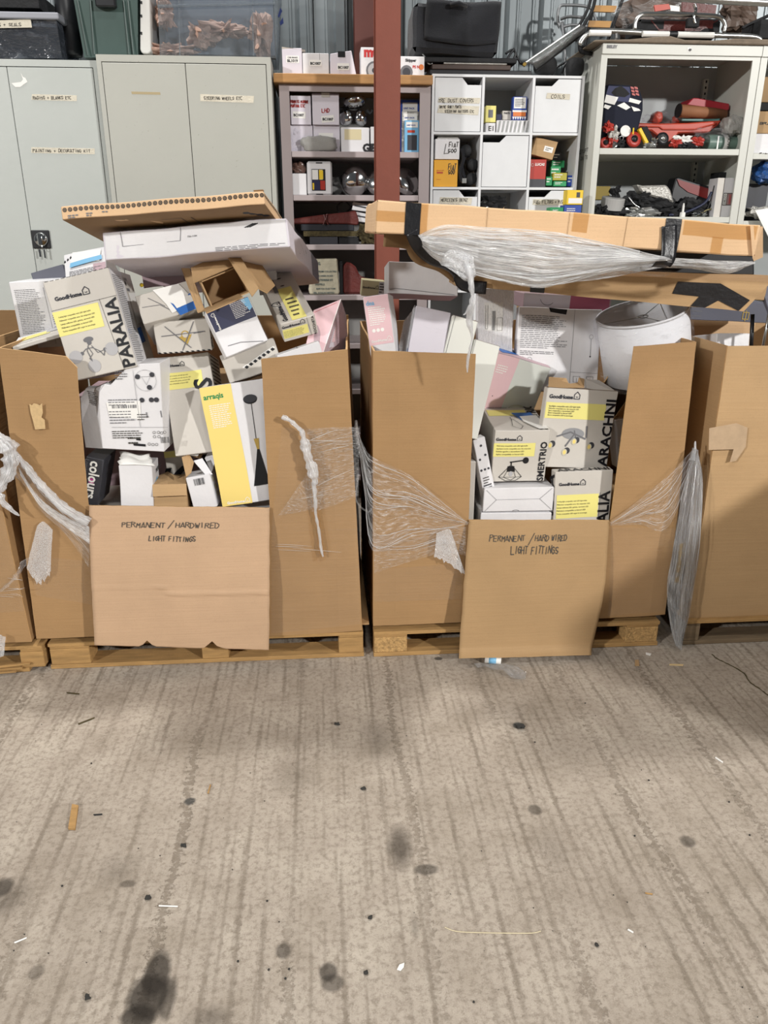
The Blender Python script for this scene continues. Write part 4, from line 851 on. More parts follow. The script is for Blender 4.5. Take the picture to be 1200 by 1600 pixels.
t = F['top']; t.brand(.06, .20, .40); t.rect(YEL, .04, .28, .78, .50); t.text('SMERTRIO', .965, .99, .9, rot=90, bold=1.3, sy=.8); t.quad(BPRINT, [(.48, .42), (.86, .40), (.90, .62), (.60, .66)], 'blue_label', .003); t.quad(LABEL, [(.60, .55), (.93, .5), (.98, .98), (.80, .98), (.62, .72)], 'label', .004); t.barcode(.78, .82, .14, .14); t.line([(.42, .55), (.42, .65), (.36, .85), (.48, .95), (.56, .85), (.45, .62)], .0016, BLACK)
F['left'].rect(mat('grey_carton_side', 'A8A39D', .5), .0, .0, 1, 1, 'printed_side', .0006); done(F)
o, F = carton('fixture_carton', 'white carton end with folded-envelope creases under the caged lamp carton', (757, 763), (866, 761), (758, 800), (2.665, 2.665, 2.665), .22, WHITE, group=G2_)
f = F['front']; f.line([(.02, .98), (.18, .48), (.03, .06)], .001, GINK); f.line([(.98, .94), (.80, .48), (.97, .04)], .001, GINK); f.line([(.18, .48), (.80, .48)], .001, GINK); f.ring(.47, .98, .012, INK, .0015, .004, 0, 180); done(F)
o, F = carton('fixture_carton', 'flat white carton lowest at the right sill, below the creased carton end', (752, 802), (862, 801), (753, 822), (2.662, 2.662, 2.662), .22, WHITE, group=G2_); done(F)
o, F = carton('fixture_carton', 'carton reading ARACHNI with four silver spotlights pictured', (856, 605), (967, 612), (840, 729), (2.72, 2.76, 2.70), .16, GREIGE, group=G2_)
f = F['front']; f.brand(.035, .125, .42); f.rect(YEL, .01, .175, .86, .375)
for i, s in enumerate(('Spotlight compatible with LED light bulbs', 'Plafonnier compatible avec des ampoules LED', 'Spot suspendue a zarowkami LED', 'Spot compatibil cu becuri LED', 'Barra compatible LED la tecnologia')): f.text(s, .05, .23+.028*i, (.44, .42, .36, .33, .35)[i], MARK, bold=.4, name='small_print')
f.text('ARACHNI', .985, .97, .86, rot=90, bold=1.5, sy=.95)
f.disc(.44, .56, .045, mat('chrome_plate_print', '8E8F92', .4), .022)
f.line([(.22, .60), (.40, .54), (.62, .62)], .006, GINK); f.line([(.46, .56), (.36, .72)], .006, GINK); f.line([(.45, .52), (.48, .60)], .005, GINK); f.line([(.62, .46), (.63, .60)], .006, GINK)
for (x, y) in ((.14, .72), (.36, .80), (.47, .66), (.69, .72)): f.disc(x+.03, y-.02, .0125, DKGREY); f.disc(x, y, .0105, CREAM, .0125, off=.0020); f.disc(x, y, .006, YEL2, .008, off=.0024)
F['top'].rect(KIN, 0, 0, 1, 1, 'printed_side', .0006); done(F)
Q = [at(*p) for p in ((857, 606, 2.73), (913, 606, 2.75), (913, 592, 2.80), (905, 590, 2.80), (903, 598, 2.79), (889, 600, 2.79), (885, 591, 2.80), (858, 589, 2.80))]; MB().prism(Q, (0, .004, 0)).make('flap', KRAFT2, o)
Q = [at(*p) for p in ((913, 592, 2.80), (936, 594, 2.84), (955, 606, 2.80), (966, 614, 2.765), (915, 607, 2.755))]; MB().prism(Q, (0, .003, 0)).make('flap', GREIGE, o)
o, F = carton('fixture_carton', 'carton showing the letters ALIA below the spotlight carton at the right sill', (868, 738), (958, 734), (867, 822), (2.665, 2.665, 2.66), .16, GREIGE, group=G2_)
f = F['front']; f.brand(.07, .25, .46); f.rect(YEL, .04, .42, .78, .86); led(f, .05, .55, .6, .058, 1); f.text('PARALIA', .975, 1.9, 1.45, rot=90, bold=1.4, sy=.95) if 0 else f.text('ALIA', .965, .99, .62, rot=90, bold=1.4, sy=.95); f.line([(.80, .40), (.80, 1)], .001)
F['left'].text('META', .9, .99, .95, rot=90, bold=1.3); F['top'].text('ARACHNI', .05, .9, .9, bold=1.3)
done(F)
o, F = carton('fixture_carton', 'narrow white carton edge with round lamp icons beside the caged lamp carton', (739, 688), (758, 682), (734, 791), (2.68, 2.69, 2.67), .2, WHITE, group=G2_)
f = F['front']
for (x, y) in ((.55, .12), (.75, .28), (.25, .33), (.2, .5), (.5, .5), (.8, .5)): f.disc(x, y, .0045, DKGREY)
f.para(.2, .62, .6, 3, .04, MARK, .4, 3); f.para(.15, .74, .7, 3, .04, INK, .5, 5); f.barcode(.3, .88, .5, .08); done(F)
open_carton('plain brown carton with its top open, behind the spotlight carton', (951, 585), (990, 612), (958, 680), (2.86, 2.80, 2.84), .2, KRAFT2, [[(950, 583, 2.86), (985, 590, 2.98), (992, 600, 2.9), (966, 592, 2.86)]], G2_)
o, F = carton('small_carton', 'slim white carton edge behind the big letters ARACHNI', (962, 657), (978, 654), (965, 735), (2.82, 2.82, 2.80), .1, WHITE, group=G2_); done(F)
# --- drum lamp shade in a clear bag
c0 = at(1003, 487, 2.86); ax = V((-.26, -.12, 1)).normalized(); R_ = .163; hgt = .245
t = thing('drum_shade', 'white drum lamp shade inside a clear bag, tipped forward under the long box', 'lamp shade', c0-ax*hgt, G2_)
mb = MB(); base = c0-ax*hgt
mb.lathe([(R_*.98, 0), (R_*1.0, 0), (R_*1.02, hgt), (R_*1.005, hgt), (R_*.98, .004), (R_*.98, 0)], base, ax, 48); mb.make('shade_wall', mat('white_shade_linen', 'E4E5E8', .7), t, smooth=True)
mb = MB(); mb.lathe([(R_*1.003, hgt-.008), (R_*1.03, hgt-.008), (R_*1.03, hgt+.002), (R_*1.0, hgt+.002), (R_*1.003, hgt-.008)], base, ax, 48); mb.make('rim', mat('shade_rim', 'CDCED2', .5), t, smooth=True)
u_ = ax.orthogonal().normalized(); w_ = ax.cross(u_)
mb = MB()
for k in range(3):
    a = k*2.094; mb.tube([base+ax*(hgt-.02), base+ax*(hgt-.02)+(u_*math.cos(a)+w_*math.sin(a))*R_*.98], .0018, 6)
mb.lathe([(.018, -.001), (.022, -.001), (.022, .002), (.018, .002), (.018, -.001)], base+ax*(hgt-.02), ax, 16); mb.make('spider_ring', STEEL, t)
def bag(u, v):
    a = u*2*math.pi; r = R_*1.06*(1+.025*math.sin(a*9+v*3)+.02*math.sin(a*17)) if v < .88 else R_*1.06*(1-(v-.88)*5)
    return base+ax*(-.012+(hgt+.02)*min(v, .9)/.9)+(u_*math.cos(a)+w_*math.sin(a))*max(r, .01)
sheet('clear_bag', lin(0, 1, 73), lin(0, 1, 14), bag, BAGP, t, uvs=lambda u, v: (u*6, v))
for (x0, x1, z0, z1, y0, y1, m, lb) in ((.20, .55, .125, .76, 2.68, 2.98, GREIGE, 'dim beige carton hidden low behind the left front panel of the right box'), (.57, .92, .125, .575, 2.68, 3.0, WHITE, 'dim white carton at the bottom under the flat white carton'), (.94, 1.24, .125, .60, 2.68, 3.0, KRAFT2, 'dim kraft carton at the bottom under the ALIA carton'),
                                      (.22, .72, .125, .90, 3.05, 3.5, MAUVE, 'large dim mauve carton deep behind the leaning spines'), (.74, 1.22, .125, .86, 3.08, 3.45, KRAFT2, 'large dim kraft carton deep behind the drum shade')):
    o = MB().box((x0, y0, z0+.02), (x1, y1, z1)).make('packed_carton', m, bev=.003); tag(o, lb, 'box', G2_)
# --- the long taped flat box on top
L_, F = carton('long_flat_box', 'long flat kraft box bound with black tape, lying across the right heap', (588, 312), (1191, 352), (590, 364), (2.44, 2.44, 2.44), .55, KLIGHT, cat='parcel', amp=.004, bev=.004)
f = F['front']
f.rect(TAPE, .073, -.0, .112, 1.0, 'black_tape', .002); f.flush(); f.rect(TAPE, .742, 0, .783, 1, 'black_tape', .002)
f.rect(PTAPE, .0, .30, .073, .62, 'parcel_tape', .0015); f.flush(); f.rect(PTAPE, .50, .0, .54, .6, 'parcel_tape', .0015); f.flush(); f.rect(PTAPE, .79, .02, .99, .48, 'parcel_tape', .0015); f.flush(); f.rect(PTAPE, .875, .45, .905, .98, 'parcel_tape', .0015); f.flush(); f.rect(PTAPE, .112, .0, .13, .98, 'parcel_tape', .0015)
for x in (.28, .49, .64): f.line([(x, 0), (x, 1)], .0012, KIN, 'score_line')
b = F['bottom']; b.rect(TAPE, .073, 0, .112, 1, 'black_tape', .002); b.flush(); b.rect(TAPE, .742, 0, .783, 1, 'black_tape', .002); b.rect(KIN, .02, .02, .98, .98, 'box_underside', .0006)
done(F)
P = [at(1172, 352, 2.43), at(1192, 354, 2.46), at(1192, 402, 2.52), at(1178, 408, 2.5), at(1176, 404, 2.43)]; MB().prism(P, (.002, .003, 0)).make('loose_end_flap', KLIGHT, L_)
M_, F = carton('long_flat_box', 'darker long tray of kraft board with a black tape cross, under the long taped box', (716, 419), (1200, 442), (722, 448), (2.72, 2.70, 2.72), .5, KRAFT2, cat='parcel', amp=.004)
f = F['front']; done(F)
# its front board hangs lower towards the right
a_, b_, c_, d_ = at(722, 420, 2.70), at(1205, 441, 2.66), at(728, 447, 2.71), at(1163, 487, 2.67)
fs = Face(a_, None, None, V((0, -1, 0)), .9, .1, M_, 0, lambda x, y: bil(a_, b_, c_, d_, x, y)+wob(bil(a_, b_, c_, d_, x, y), .003, 6, 3))
sheet('front_board', lin(0, 1, 30), lin(0, 1, 6), lambda u, v: fs.fn(u, v), KRAFT2, M_, .006, V((0, 1, 0)), smooth=False, edge=[KEDGE])
sheet('front_lip', lin(0, 1, 30), lin(0, 1, 3), lambda u, v: fs.fn(u, -.22+.22*v)+V((0, -.012*(1-v), 0)), KLIGHT, M_, .005, V((0, 1, 0)), smooth=False, edge=[KEDGE])
fs.quad(TAPE, [(.70, .12), (.84, .12), (.985, .62), (.98, 1.0), (.88, .72), (.855, 1.0), (.80, .98), (.805, .62), (.71, .58)], 'black_tape', .002); fs.flush(); fs.quad(TAPE, [(.22, -.02), (.27, -.02), (.275, 1.02), (.225, 1.02)], 'black_tape', .002); fs.flush()
# black strap tape running from the upper box down to the tray
def strip(name, pts, w, m, parent, th=.0012):
    P = [at(*p) for p in pts]; n = 24; C_ = [crm(P, k/n) for k in range(n+1)]; us = lin(0, 1, n+1)
    def fn(u, v):
        k = min(int(u*n+.5), n); p = C_[k]; t = (C_[min(k+1, n)]-C_[max(k-1, 0)]).normalized(); s = t.cross(V((0, -1, 0))).normalized()
        return p+s*(v-.5)*w+wob(p, .0012, 9)
    return sheet(name, us, lin(0, 1, 5), fn, m, parent, th, V((0, 1, 0)), uvs=lambda u, v: (u*3, v))
strip('black_tape', [(644, 362, 2.435), (655, 385, 2.46), (675, 403, 2.52), (700, 412, 2.6), (715, 425, 2.68), (725, 445, 2.70), (760, 450, 2.68)], .042, TAPE, L_)
strip('black_tape', [(1046, 352, 2.434), (1046, 378, 2.432), (1044, 402, 2.424), (1036, 412, 2.43), (1028, 418, 2.46)], .048, TAPE, L_)
strip('side_strut', [(600, 372, 2.50), (640, 378, 2.56), (655, 400, 2.62), (690, 413, 2.66), (715, 432, 2.72)], .05, KIN, L_, .005)
# ================================================================ right-hand box contents
o, F = carton('long_carton', 'slate blue long carton lying across the right-edge box below the tray', (1066, 468), (1215, 475), (1066, 499), (3.05, 3.05, 3.05), .2, GREYBOX, cat='box')
f = F['front']; f.line([(.10, .3), (.22, .3)], .003, GINK); f.line([(.10, .55), (.22, .55)], .003, GINK); f.line([(.10, .8), (.22, .8)], .003, GINK)
f.line([(.66, .5), (.72, .5), (.72, .85), (.66, .85), (.66, .5)], .003, BRASS, 'gold_emblem'); f.line([(.69, .4), (.69, .95)], .003, BRASS, 'gold_emblem'); done(F)
o, F = carton('long_carton', 'slate blue carton standing tilted at the extreme right edge', (1185, 440), (1240, 420), (1160, 530), (2.72, 2.72, 2.66), .1, GREYBOX, cat='box'); done(F)
MB().box((1.46, 3.32, .155), (1.9, 3.5, 1.22)).make('inner_carton', KLIGHT); tag(bpy.data.objects['inner_carton'], 'light kraft carton board at the back of the right-edge box', 'box')
o, F = carton('small_carton', 'white carton top with a diagonal shadow, inside the right-edge box', (1120, 521), (1172, 521), (1118, 570), (2.85, 2.85, 2.83), .2, WHITE, group=None); done(F)
tag(MB().box((1.45, 2.70, .155), (1.75, 3.1, 1.045)).make('packed_carton', KRAFT2, bev=.003), 'brown carton filling the right-edge box below the white one', 'box')
tag(MB().tube([at(1173, 560, 2.75), at(1176, 491, 2.76)], .007, 10).make('shade_stand', BLACK, smooth=True), 'black metal rod standing up out of the right-edge box', 'rod')
tag(MB().tube([at(1189, 560, 2.74), at(1205, 470, 2.76)], .005, 10).make('shade_stand', STEEL, smooth=True), 'bare silver rod leaning beside the black rod', 'rod')
# taped patch and torn flap on the plain box
F = Face(at(1100, 640, 2.62), None, None, V((0, -1, 0)), 1, 1, B3, 0, lambda x, y: at(x, y, 2.612))
PATCH = mat('pale_parcel_tape', 'B69D80', .35, var=.08, vscale=30)
F.quad(PATCH, [(1108, 669), (1150, 661), (1168, 668), (1165, 698), (1150, 720), (1140, 722), (1146, 702), (1107, 703)], 'pale_tape'); 
for p in ([(1158, 568), (1159, 571)], [(1159, 573), (1160, 577)], [(1166, 606), (1171, 611), (1168, 617)], [(1174, 619), (1177, 622)], [(1151, 735), (1155, 739)]): F.line(p, .0025, MARK, 'puncture')
F.flush()

o = MB().hexa([at(x, y, z) for x, y, z in ((1000, 426, 2.74), (1178, 430, 2.74), (1178, 430, 2.95), (1000, 426, 2.95), (1000, 388, 2.74), (1178, 400, 2.74), (1178, 400, 2.95), (1000, 388, 2.95))]).make('gap_shade_block', BLACK, bev=.004); tag(o, 'black block added to darken the gap over the tray, behind the film', 'parcel')  # added block that keeps the gap above the tray dark
B4 = MB().box((2.4, .75, .1085), (2.4065, 1.75, 1.2)).box((2.4065, .75, .1085), (3.45, .7565, 1.2)).box((2.4065, 1.7435, .1085), (3.45, 1.75, 1.2)).box((3.4435, .7565, .1085), (3.45, 1.7435, 1.2)).box((2.4065, .7565, .1085), (3.4435, 1.7435, .115)).box((2.41, .76, .116), (3.43, 1.73, 1.0)).make('bulk_box', KRAFT); tag(B4, 'unseen brown pallet box added outside the picture on the right to cast shade', 'cardboard box')  # unseen box, added to throw the shadow across the lower right
pallet('pallet added under the unseen shade-casting box outside the picture', 2.41, 3.45, .75, 1.0, [(2.415, .1), (2.85, .1), (3.34, .1)])
# ================================================================ steel cabinets on the left
def face_at(Y, parent, off=.0, n=V((0, -1, 0))):
    """a print surface in the upright plane Y, addressed by photograph pixels / 1000"""
    return Face(V((0, 0, 0)), None, None, n, 1, 1, parent, 0, lambda x, y: at(x*1000, y*1000, Y-off))
def tape_label(F, parent, q, words, m=None, hand=True, lw=.0022, name='tape_label'):
    """strip of masking tape (pixel corners) with handwriting: (text, x, baseline y, length, tall) in pixels"""
    P = [at(x, y, F) for x, y in q]; MB().prism([p+V((0, -.0006, 0)) for p in P], (0, .0005, 0)).make(name, MASK, parent)
    fc = Face(at(0, 0, F), None, None, V((0, -1, 0)), 1, 1, parent, 0, lambda x, y: at(x, y, F))
    for t, x, y, w, tall in words:
        a = at(x, y, F); b = at(x+w, y, F); fh = Face(a, (b-a).normalized(), V((0, 0, -1)), V((0, -1, 0)), (b-a).length, 1, parent); fh.hand(t, 0, 0, 1, lw, m or MARK, (at(x, y-tall, F)-a).z, 0, len(t)+int(x)); fh.flush()
def cabinet(label, x0, x1, Y, z1, d, m, split, md):
    t = thing('steel_cabinet', label, 'cabinet', ((x0+x1)/2, Y+d/2, 0))
    MB().box((x0, Y, 0), (x0+.022, Y+d, z1)).box((x1-.022, Y, 0), (x1, Y+d, z1)).box((x0+.022, Y, z1-.03), (x1-.022, Y+d, z1)).box((x0+.022, Y, 0), (x1-.022, Y+d, .08)).box((x0+.022, Y+d-.01, .08), (x1-.022, Y+d, z1-.03)).make('body', m, t)
    MB().box((x0+.022, Y+.012, .083), (x1-.022, Y+.02, z1-.033)).make('door_recess', DARKGAP, t)
    for a, b in ((x0+.025, split-.0015), (split+.0015, x1-.025)): MB().box((a, Y-.001, .085), (b, Y+.011, z1-.034)).make('door', md, t, bev=.0015)
    return t
CA = cabinet('pale green-grey two-door steel cabinet with keys hanging in its lock, at the far left', -2.40, -1.056, 4.35, 2.335, .45, CAB, -1.486, CAB)
CB = cabinet('cream-grey two-door steel cabinet with a freckled finish, left of the open shelving', -1.047, -.216, 4.30, 2.352, .45, CAB2, -.628, CAB2)
DA = [c for c in CA.children if c.name.startswith('door') and 'recess' not in c.name][1]; YD = 4.3488
tape_label(YD, DA, ((50, 147), (120, 149), (120, 158), (49, 156)), [('RADIOS + BLANKS ETC', 52, 155, 60, 4.5)])
tape_label(YD, DA, ((49, 230), (148, 232), (148, 241), (49, 239)), [('PAINTING + DECORATING KIT', 52, 238, 90, 4.6)])
FD = Face(V((0, 0, 0)), None, None, V((0, -1, 0)), 1, 1, DA, 0, lambda x, y: at(x, y, 4.3488))
FD.quad(LABEL, [(32, 113), (36, 120), (40, 122), (43, 128), (37, 132), (32, 136), (24, 136), (18, 130), (26, 129), (33, 128), (36, 124)], 'sticker_residue'); FD.flush()
l = at(65, 374, 4.348); lk = MB().box((l.x-.047, l.y-.008, l.z-.045), (l.x+.045, l.y, l.z+.045)).make('lock', BLACK, CA, bev=.006)
MB().lathe([(.034, -.004), (.034, .006), (.028, .012), (0, .012)], (l.x, l.y-.008, l.z), (0, -1, 0), 28).make('lock_dial', CHROME, lk, smooth=True)
MB().box((l.x-.010, l.y-.036, l.z-.03), (l.x+.010, l.y-.018, l.z+.03)).make('lock_grip', CHROME, lk, bev=.004)
MB().lathe([(.009, -.002), (.012, -.002), (.012, .002), (.009, .002), (.009, -.002)], (l.x+.005, l.y-.026, l.z-.040), (1, .3, 0), 14).box((l.x-.014, l.y-.028, l.z-.085), (l.x-.004, l.y-.026, l.z-.048)).box((l.x+.01, l.y-.028, l.z-.09), (l.x+.018, l.y-.026, l.z-.048)).make('key_ring', CHROME, lk)
DB = [c for c in CB.children if c.name.startswith('door') and 'recess' not in c.name]
tape_label(4.2988, DB[1], ((313, 147), (397, 150), (396, 161), (313, 158)), [('STEERING WHEELS ETC', 319, 156, 60, 4.6)])
P = [at(*p, 4.2985) for p in ((205, 143), (250, 144), (251, 148), (206, 147))]; MB().prism(P, (0, .0004, 0)).make('tape_scrap', mat('old_yellowed_tape', 'A99A78', .6), DB[0])
FD = Face(V((0, 0, 0)), None, None, V((0, -1, 0)), 1, 1, DB[1], 0, lambda x, y: at(x, y, 4.2985)); FD.ring(303, 95, .006, MARK, .0012); FD.quad(mat('rust_patch', '8C6A45', .8), [(396, 297), (411, 296), (413, 299), (397, 300)], 'rust_patch'); FD.flush()
# --- on top of the cabinets
def tub(name, label, cat, pts, Y, d, m, rim, ribs=(), inner=None, group=None):
    """open-topped plastic tub: pixel corners top-left, top-right, bottom-right, bottom-left of its front"""
    P = [at(x, y, Y) for x, y in pts]; mb = MB(); cx = (P[0]+P[1])/2
    t = thing(name, label, cat, ((P[2].x+P[3].x)/2, Y+d/2, P[3].z), group)
    tl, tr, br, bl = P; D = V((0, d, 0)); k = .03
    fb = V((0, k, 0)); q = [bl+fb, br+fb, br+D-fb, bl+D-fb, tl, tr, tr+D, tl+D]
    body = MB().add(q, [(0, 1, 5, 4), (1, 2, 6, 5), (2, 3, 7, 6), (3, 0, 4, 7), (0, 3, 2, 1)], [(0, 0), (1, 0), (2, 0), (3, 0), (0, 1), (1, 1), (2, 1), (3, 1)]).make('tub_wall', m, t, uv=True)
    if rim:
        mb = MB(); r = .018; mb.box((tl.x-r, Y-r, tl.z-.022), (tr.x+r, Y+.002, tl.z+.006)).box((tl.x-r, Y+.002, tl.z-.022), (tl.x+.002, Y+d+r, tl.z+.006)).box((tr.x-.002, Y+.002, tl.z-.022), (tr.x+r, Y+d+r, tl.z+.006)).box((tl.x+.002, Y+d-.002, tl.z-.022), (tr.x-.002, Y+d+r, tl.z+.006)).make('rim', rim, t, bev=.004)
    return t, P
t, P = tub('storage_tub', 'smoky clear plastic tub with a taped lid edge, on the far left cabinet', 'tub', ((-60, 20), (86, 18), (94, 89), (-60, 89)), 4.45, .36, TUBD, mat('grey_lid', '8E9098', .4))
tape_label(4.447, t, ((-10, 32), (48, 30), (50, 43), (-10, 44)), [('BULBS + SEALS', -18, 41, 52, 5)])
MB().add([v for v in [V((P[3].x+.03, 4.5, P[3].z+.01)), V((P[2].x-.03, 4.5, P[3].z+.01)), V((P[2].x-.03, 4.78, P[3].z+.01)), V((P[3].x+.03, 4.78, P[3].z+.01)), V((P[3].x+.03, 4.5, P[3].z+.16)), V((P[2].x-.03, 4.52, P[3].z+.12)), V((P[2].x-.05, 4.78, P[3].z+.2)), V((P[3].x+.03, 4.78, P[3].z+.17))]], [(0, 3, 2, 1), (4, 5, 6, 7), (0, 1, 5, 4), (1, 2, 6, 5), (2, 3, 7, 6), (3, 0, 4, 7)]).make('packed_parts', BLACKM, t)
tag(pbox('grey_lid_box', None, None, -40, -14, 60, 12, 4.5, .3, BLACKM)[0], 'dark red and black bundle resting on the smoky tub', 'bundle')
tag(MB().lathe([(0, 0), (.05, 0), (.055, .02), (.055, .26), (.03, .30), (0, .30)], at(113, 88, 4.62), (0, 0, 1), 24).make('black_canister', BLACK, smooth=True), 'black canister in the gap between the smoky tub and the green bin', 'canister')
t, P = tub('storage_bin', 'dark green plastic bin with ribs and a recessed handle', 'bin', ((108, -40), (214, -42), (214, 86), (129, 88)), 4.42, .38, GREENP, GREENP)
for xs in (((121, 0), (138, 86)), ((141, 0), (148, 85)), ((193, 0), (202, 85)), ((200, 0), (209, 85))):
    a, b = at(*xs[0], 4.418), at(*xs[1], 4.435); a.y = 4.425; b.y = 4.437; MB().tube([a, b], .004, 6).make('rib', GREENP, t)
a = at(150, 1, 4.41); b = at(182, 9, 4.41); MB().box((a.x, 4.385, b.z-.01), (b.x, 4.43, a.z+.02)).make('handle', BLACK, t, bev=.006)
FF = [at(219, -40, 4.42), at(233, -40, 4.42), at(236, 80, 4.42), at(231, 84, 4.42), at(222, 83, 4.42), at(219, 78, 4.42)]
wf = MB().prism(FF, (0, .30, 0)).make('ivory_panel', mat('ivory_plastic', 'C9C8C4', .4), bev=.004); tag(wf, 'ivory plastic panel edge standing between the green bin and the clear tub', 'panel')  # an ivory plastic panel standing edge-on
for y in (2, 23, 50): MB().box(*[tuple(v) for v in (at(219.5, y+4, 4.417), at(222, y, 4.421))]).make('slot', BLACK, wf)
t, P = tub('storage_tub', 'large clear plastic tub holding torn brown paper, on the freckled cabinet', 'tub', ((243, -70), (436, -70), (431, 89), (248, 86)), 4.40, .36, TUBC, None)
rg = MB()
for x in (280, 395): a, b = at(x-2, -60, 4.399), at(x+1, 87, 4.40); a.y = b.y = 4.40; rg.tube([a, b], .003, 6)
rg.tube([at(246, 10, 4.398), at(430, 6, 4.398)], .007, 6); rg.tube([at(243, -5, 4.396), at(433, -6, 4.396)], .009, 6); rg.make('rib', TUBC, t, uv=True); 
def SHZ(x): return (2.297, 1.946, 1.736, 1.489, 1.225) if -.2 < x < .592 else [2.309-.2655*k for k in range(5)] if .592 < x < 1.39 else (2.438, 1.963, 1.629) if 1.43 < x < 2.265 else (2.438, 1.945, 1.61) if x > 2.27 else ()
def crumple(name, cx, cy, Y, rx, ry, m, parent=None, seed=1, d=.05, n=22, amp=.25):
    """a lumpy, creased body: centre pixel, half sizes in pixels, half depth in metres"""
    c = at(cx, cy, Y); vs = []; fs = []; s = at(cx+1, cy, Y).x-c.x; n = max(n, 24); rings = 14; f = 1.6/max(.012, min(rx, ry)*s)
    for j in range(rings+1):
        th = math.pi*j/rings
        for i in range(n):
            a = 2*math.pi*i/n; b = V((math.sin(th)*math.cos(a), math.sin(th)*math.sin(a), math.cos(th))); b = b/max(abs(b.x), abs(b.y), abs(b.z))**.35
            p = V((b.x*rx*s, b.y*d, b.z*ry*s)); q = noise.noise(p*f+V((seed*5, 0, 0)))+.6*abs(noise.noise(p*f*2.3+V((0, seed*3, 0))))-.2
            p = c+p*(1+amp*1.3*q)
            for zs in SHZ(c.x) if Y > 4.25 else ():
                if p.z < zs+.001 < c.z: p.z = zs+.001
            vs.append(p)
    for j in range(rings):
        for i in range(n): fs.append((j*n+i, j*n+(i+1) % n, (j+1)*n+(i+1) % n, (j+1)*n+i))
    return link(name, vs, fs, m, parent, [(v.x*6, v.z*6) for v in vs], amp < .25)
PB = mat('torn_brown_paper', 'B9998A', .8, var=.1)
for k, (x, y, rx, ry) in enumerate(((318, 55, 22, 15), (352, 47, 34, 9), (408, 52, 14, 26), (270, 80, 34, 8), (256, 22, 12, 18))): crumple('torn_paper', x, y, 4.5, rx, ry, PB, t, k, .07, amp=.7)
MB().box(tuple(at(252, 84, 4.6)), tuple(at(428, 8, 4.7))).make('grey_liner', mat('blue_grey_liner', '6B7480', .6), t)
for k, q in enumerate((((434, 25), (438, 12), (441, 17), (436, 28)), ((437, 35), (442, 27), (443, 36), (438, 40)))): tag(MB().prism([at(x, y, 4.45) for x, y in q], (0, .004, 0)).make('tape_scrap', mat('dark_blue_tape', '1B2A5C', .4)), ('dark blue scrap of tape stuck beside the clear tub, the upper of two', 'dark blue scrap of tape stuck beside the clear tub, the lower of two')[k], 'tape')

# ================================================================ open shelving in the middle
YM = 4.40
SU = thing('shelf_unit', 'mauve-grey steel shelf unit with an oak-edged top, behind the red column', 'shelf unit', (.2, YM+.2, 0))
MB().box((-.185, YM, 0), (-.135, YM+.02, 2.252)).box((-.185, YM+.02, 0), (-.178, YM+.4, 2.252)).make('side_panel', MSTEEL, SU)
MB().box((.531, YM, 0), (.587, YM+.02, 2.252)).box((.58, YM+.02, 0), (.587, YM+.4, 2.252)).make('side_panel', MSTEEL, SU)
MB().box((-.135, YM, 2.222), (.531, YM+.02, 2.252)).make('top_rail', MSTEEL, SU); MB().box((-.178, YM+.39, 0), (.58, YM+.4, 2.252)).make('back_panel', mat('dull_grey_back', '7F7E7C', .6), SU)
MB().box((-.21, YM-.035, 2.254), (.592, YM+.41, 2.296)).make('top_board', WOODTOP, SU, bev=.003)
MSZ = (1.946, 1.736, 1.489, 1.225, .96, .70, .44, .18)
for z in MSZ: MB().box((-.134, YM+.001, z-.028), (.530, YM+.388, z)).make('shelf', MSTEEL, SU, bev=.002)
def item(name, label, x0, y0, x1, y1, Y, d, m, cat='box', group=None, z0=None, bev=.002):
    xm = (x0+x1)/2; ym = (y0+y1)/2; a, b = at(x0, ym, Y).x, at(x1, ym, Y).x; zt = at(xm, y0, Y).z; zb = at(xm, y1, Y).z if z0 is None else z0+.001
    o = MB().box((a, Y, zb), (b, Y+d, zt)).make(name, m, bev=bev); tag(o, label, cat, group)
    return o, Face(V((a, Y, zt)), V((1, 0, 0)), V((0, 0, -1)), V((0, -1, 0)), b-a, zt-zb, o)
ZT = 2.296; GT = 'small white parts cartons'
o, f = item('small_carton', 'white parts carton with its flap raised, leftmost on the oak-edged top', 441, 75, 472, 116, 4.42, .14, LILAC, group=GT, z0=ZT)
f.rect(LABEL, .2, .28, .85, .55); f.text('CAR BRAKE', .28, .38, .5, INK, bold=1); f.text('BL1019', .26, .52, .52, INK, bold=2); f.flush(); MB().prism([at(*p) for p in ((440, 73, 4.415), (477, 78, 4.42), (477, 81, 4.43), (441, 77, 4.42))], (0, .12, 0)).make('flap', GREIGE, o)
o, f = item('small_carton', 'white parts carton labelled BC1007, between two others on the oak-edged top', 473, 83, 514, 117, 4.42, .14, WHITE, group=GT, z0=ZT); f.rect(LABEL, .25, .3, .72, .58); f.text('BC1007', .29, .52, .4, INK, bold=2.5); f.line([(.65, 0), (.65, .3)], .001); f.flush()
P = [at(x, y, 4.42) for x, y in ((516, 84), (549, 79), (557, 118), (516, 117))]; P[2].z = P[3].z = ZT+.001; o = MB().prism(P, (0, .14, 0)).make('small_carton', LILAC, bev=.002); tag(o, 'white parts carton with a slanting right edge and black slot, labelled BC1007', 'box', GT)
f = Face(at(516, 79, 4.419), V((1, 0, 0)), V((0, 0, -1)), V((0, -1, 0)), .135, .13, o); f.rect(BLACK, .28, .02, .55, .22); f.rect(LABEL, .25, .42, .70, .66); f.text('BC1007', .28, .61, .4, INK, bold=2.5); f.flush()
o, f = item('small_carton', 'white carton with red lettering and a headlamp picture, half behind the red column', 564, 74, 604, 119, 4.42, .14, WHITE, z0=ZT); f.text('mtl', .12, .32, .6, RPRINT, bold=3); f.disc(.52, .80, .042, GINK); f.disc(.52, .80, .033, GLOBE, off=.002); f.disc(.52, .80, .012, DKGREY, off=.0026); f.flush()
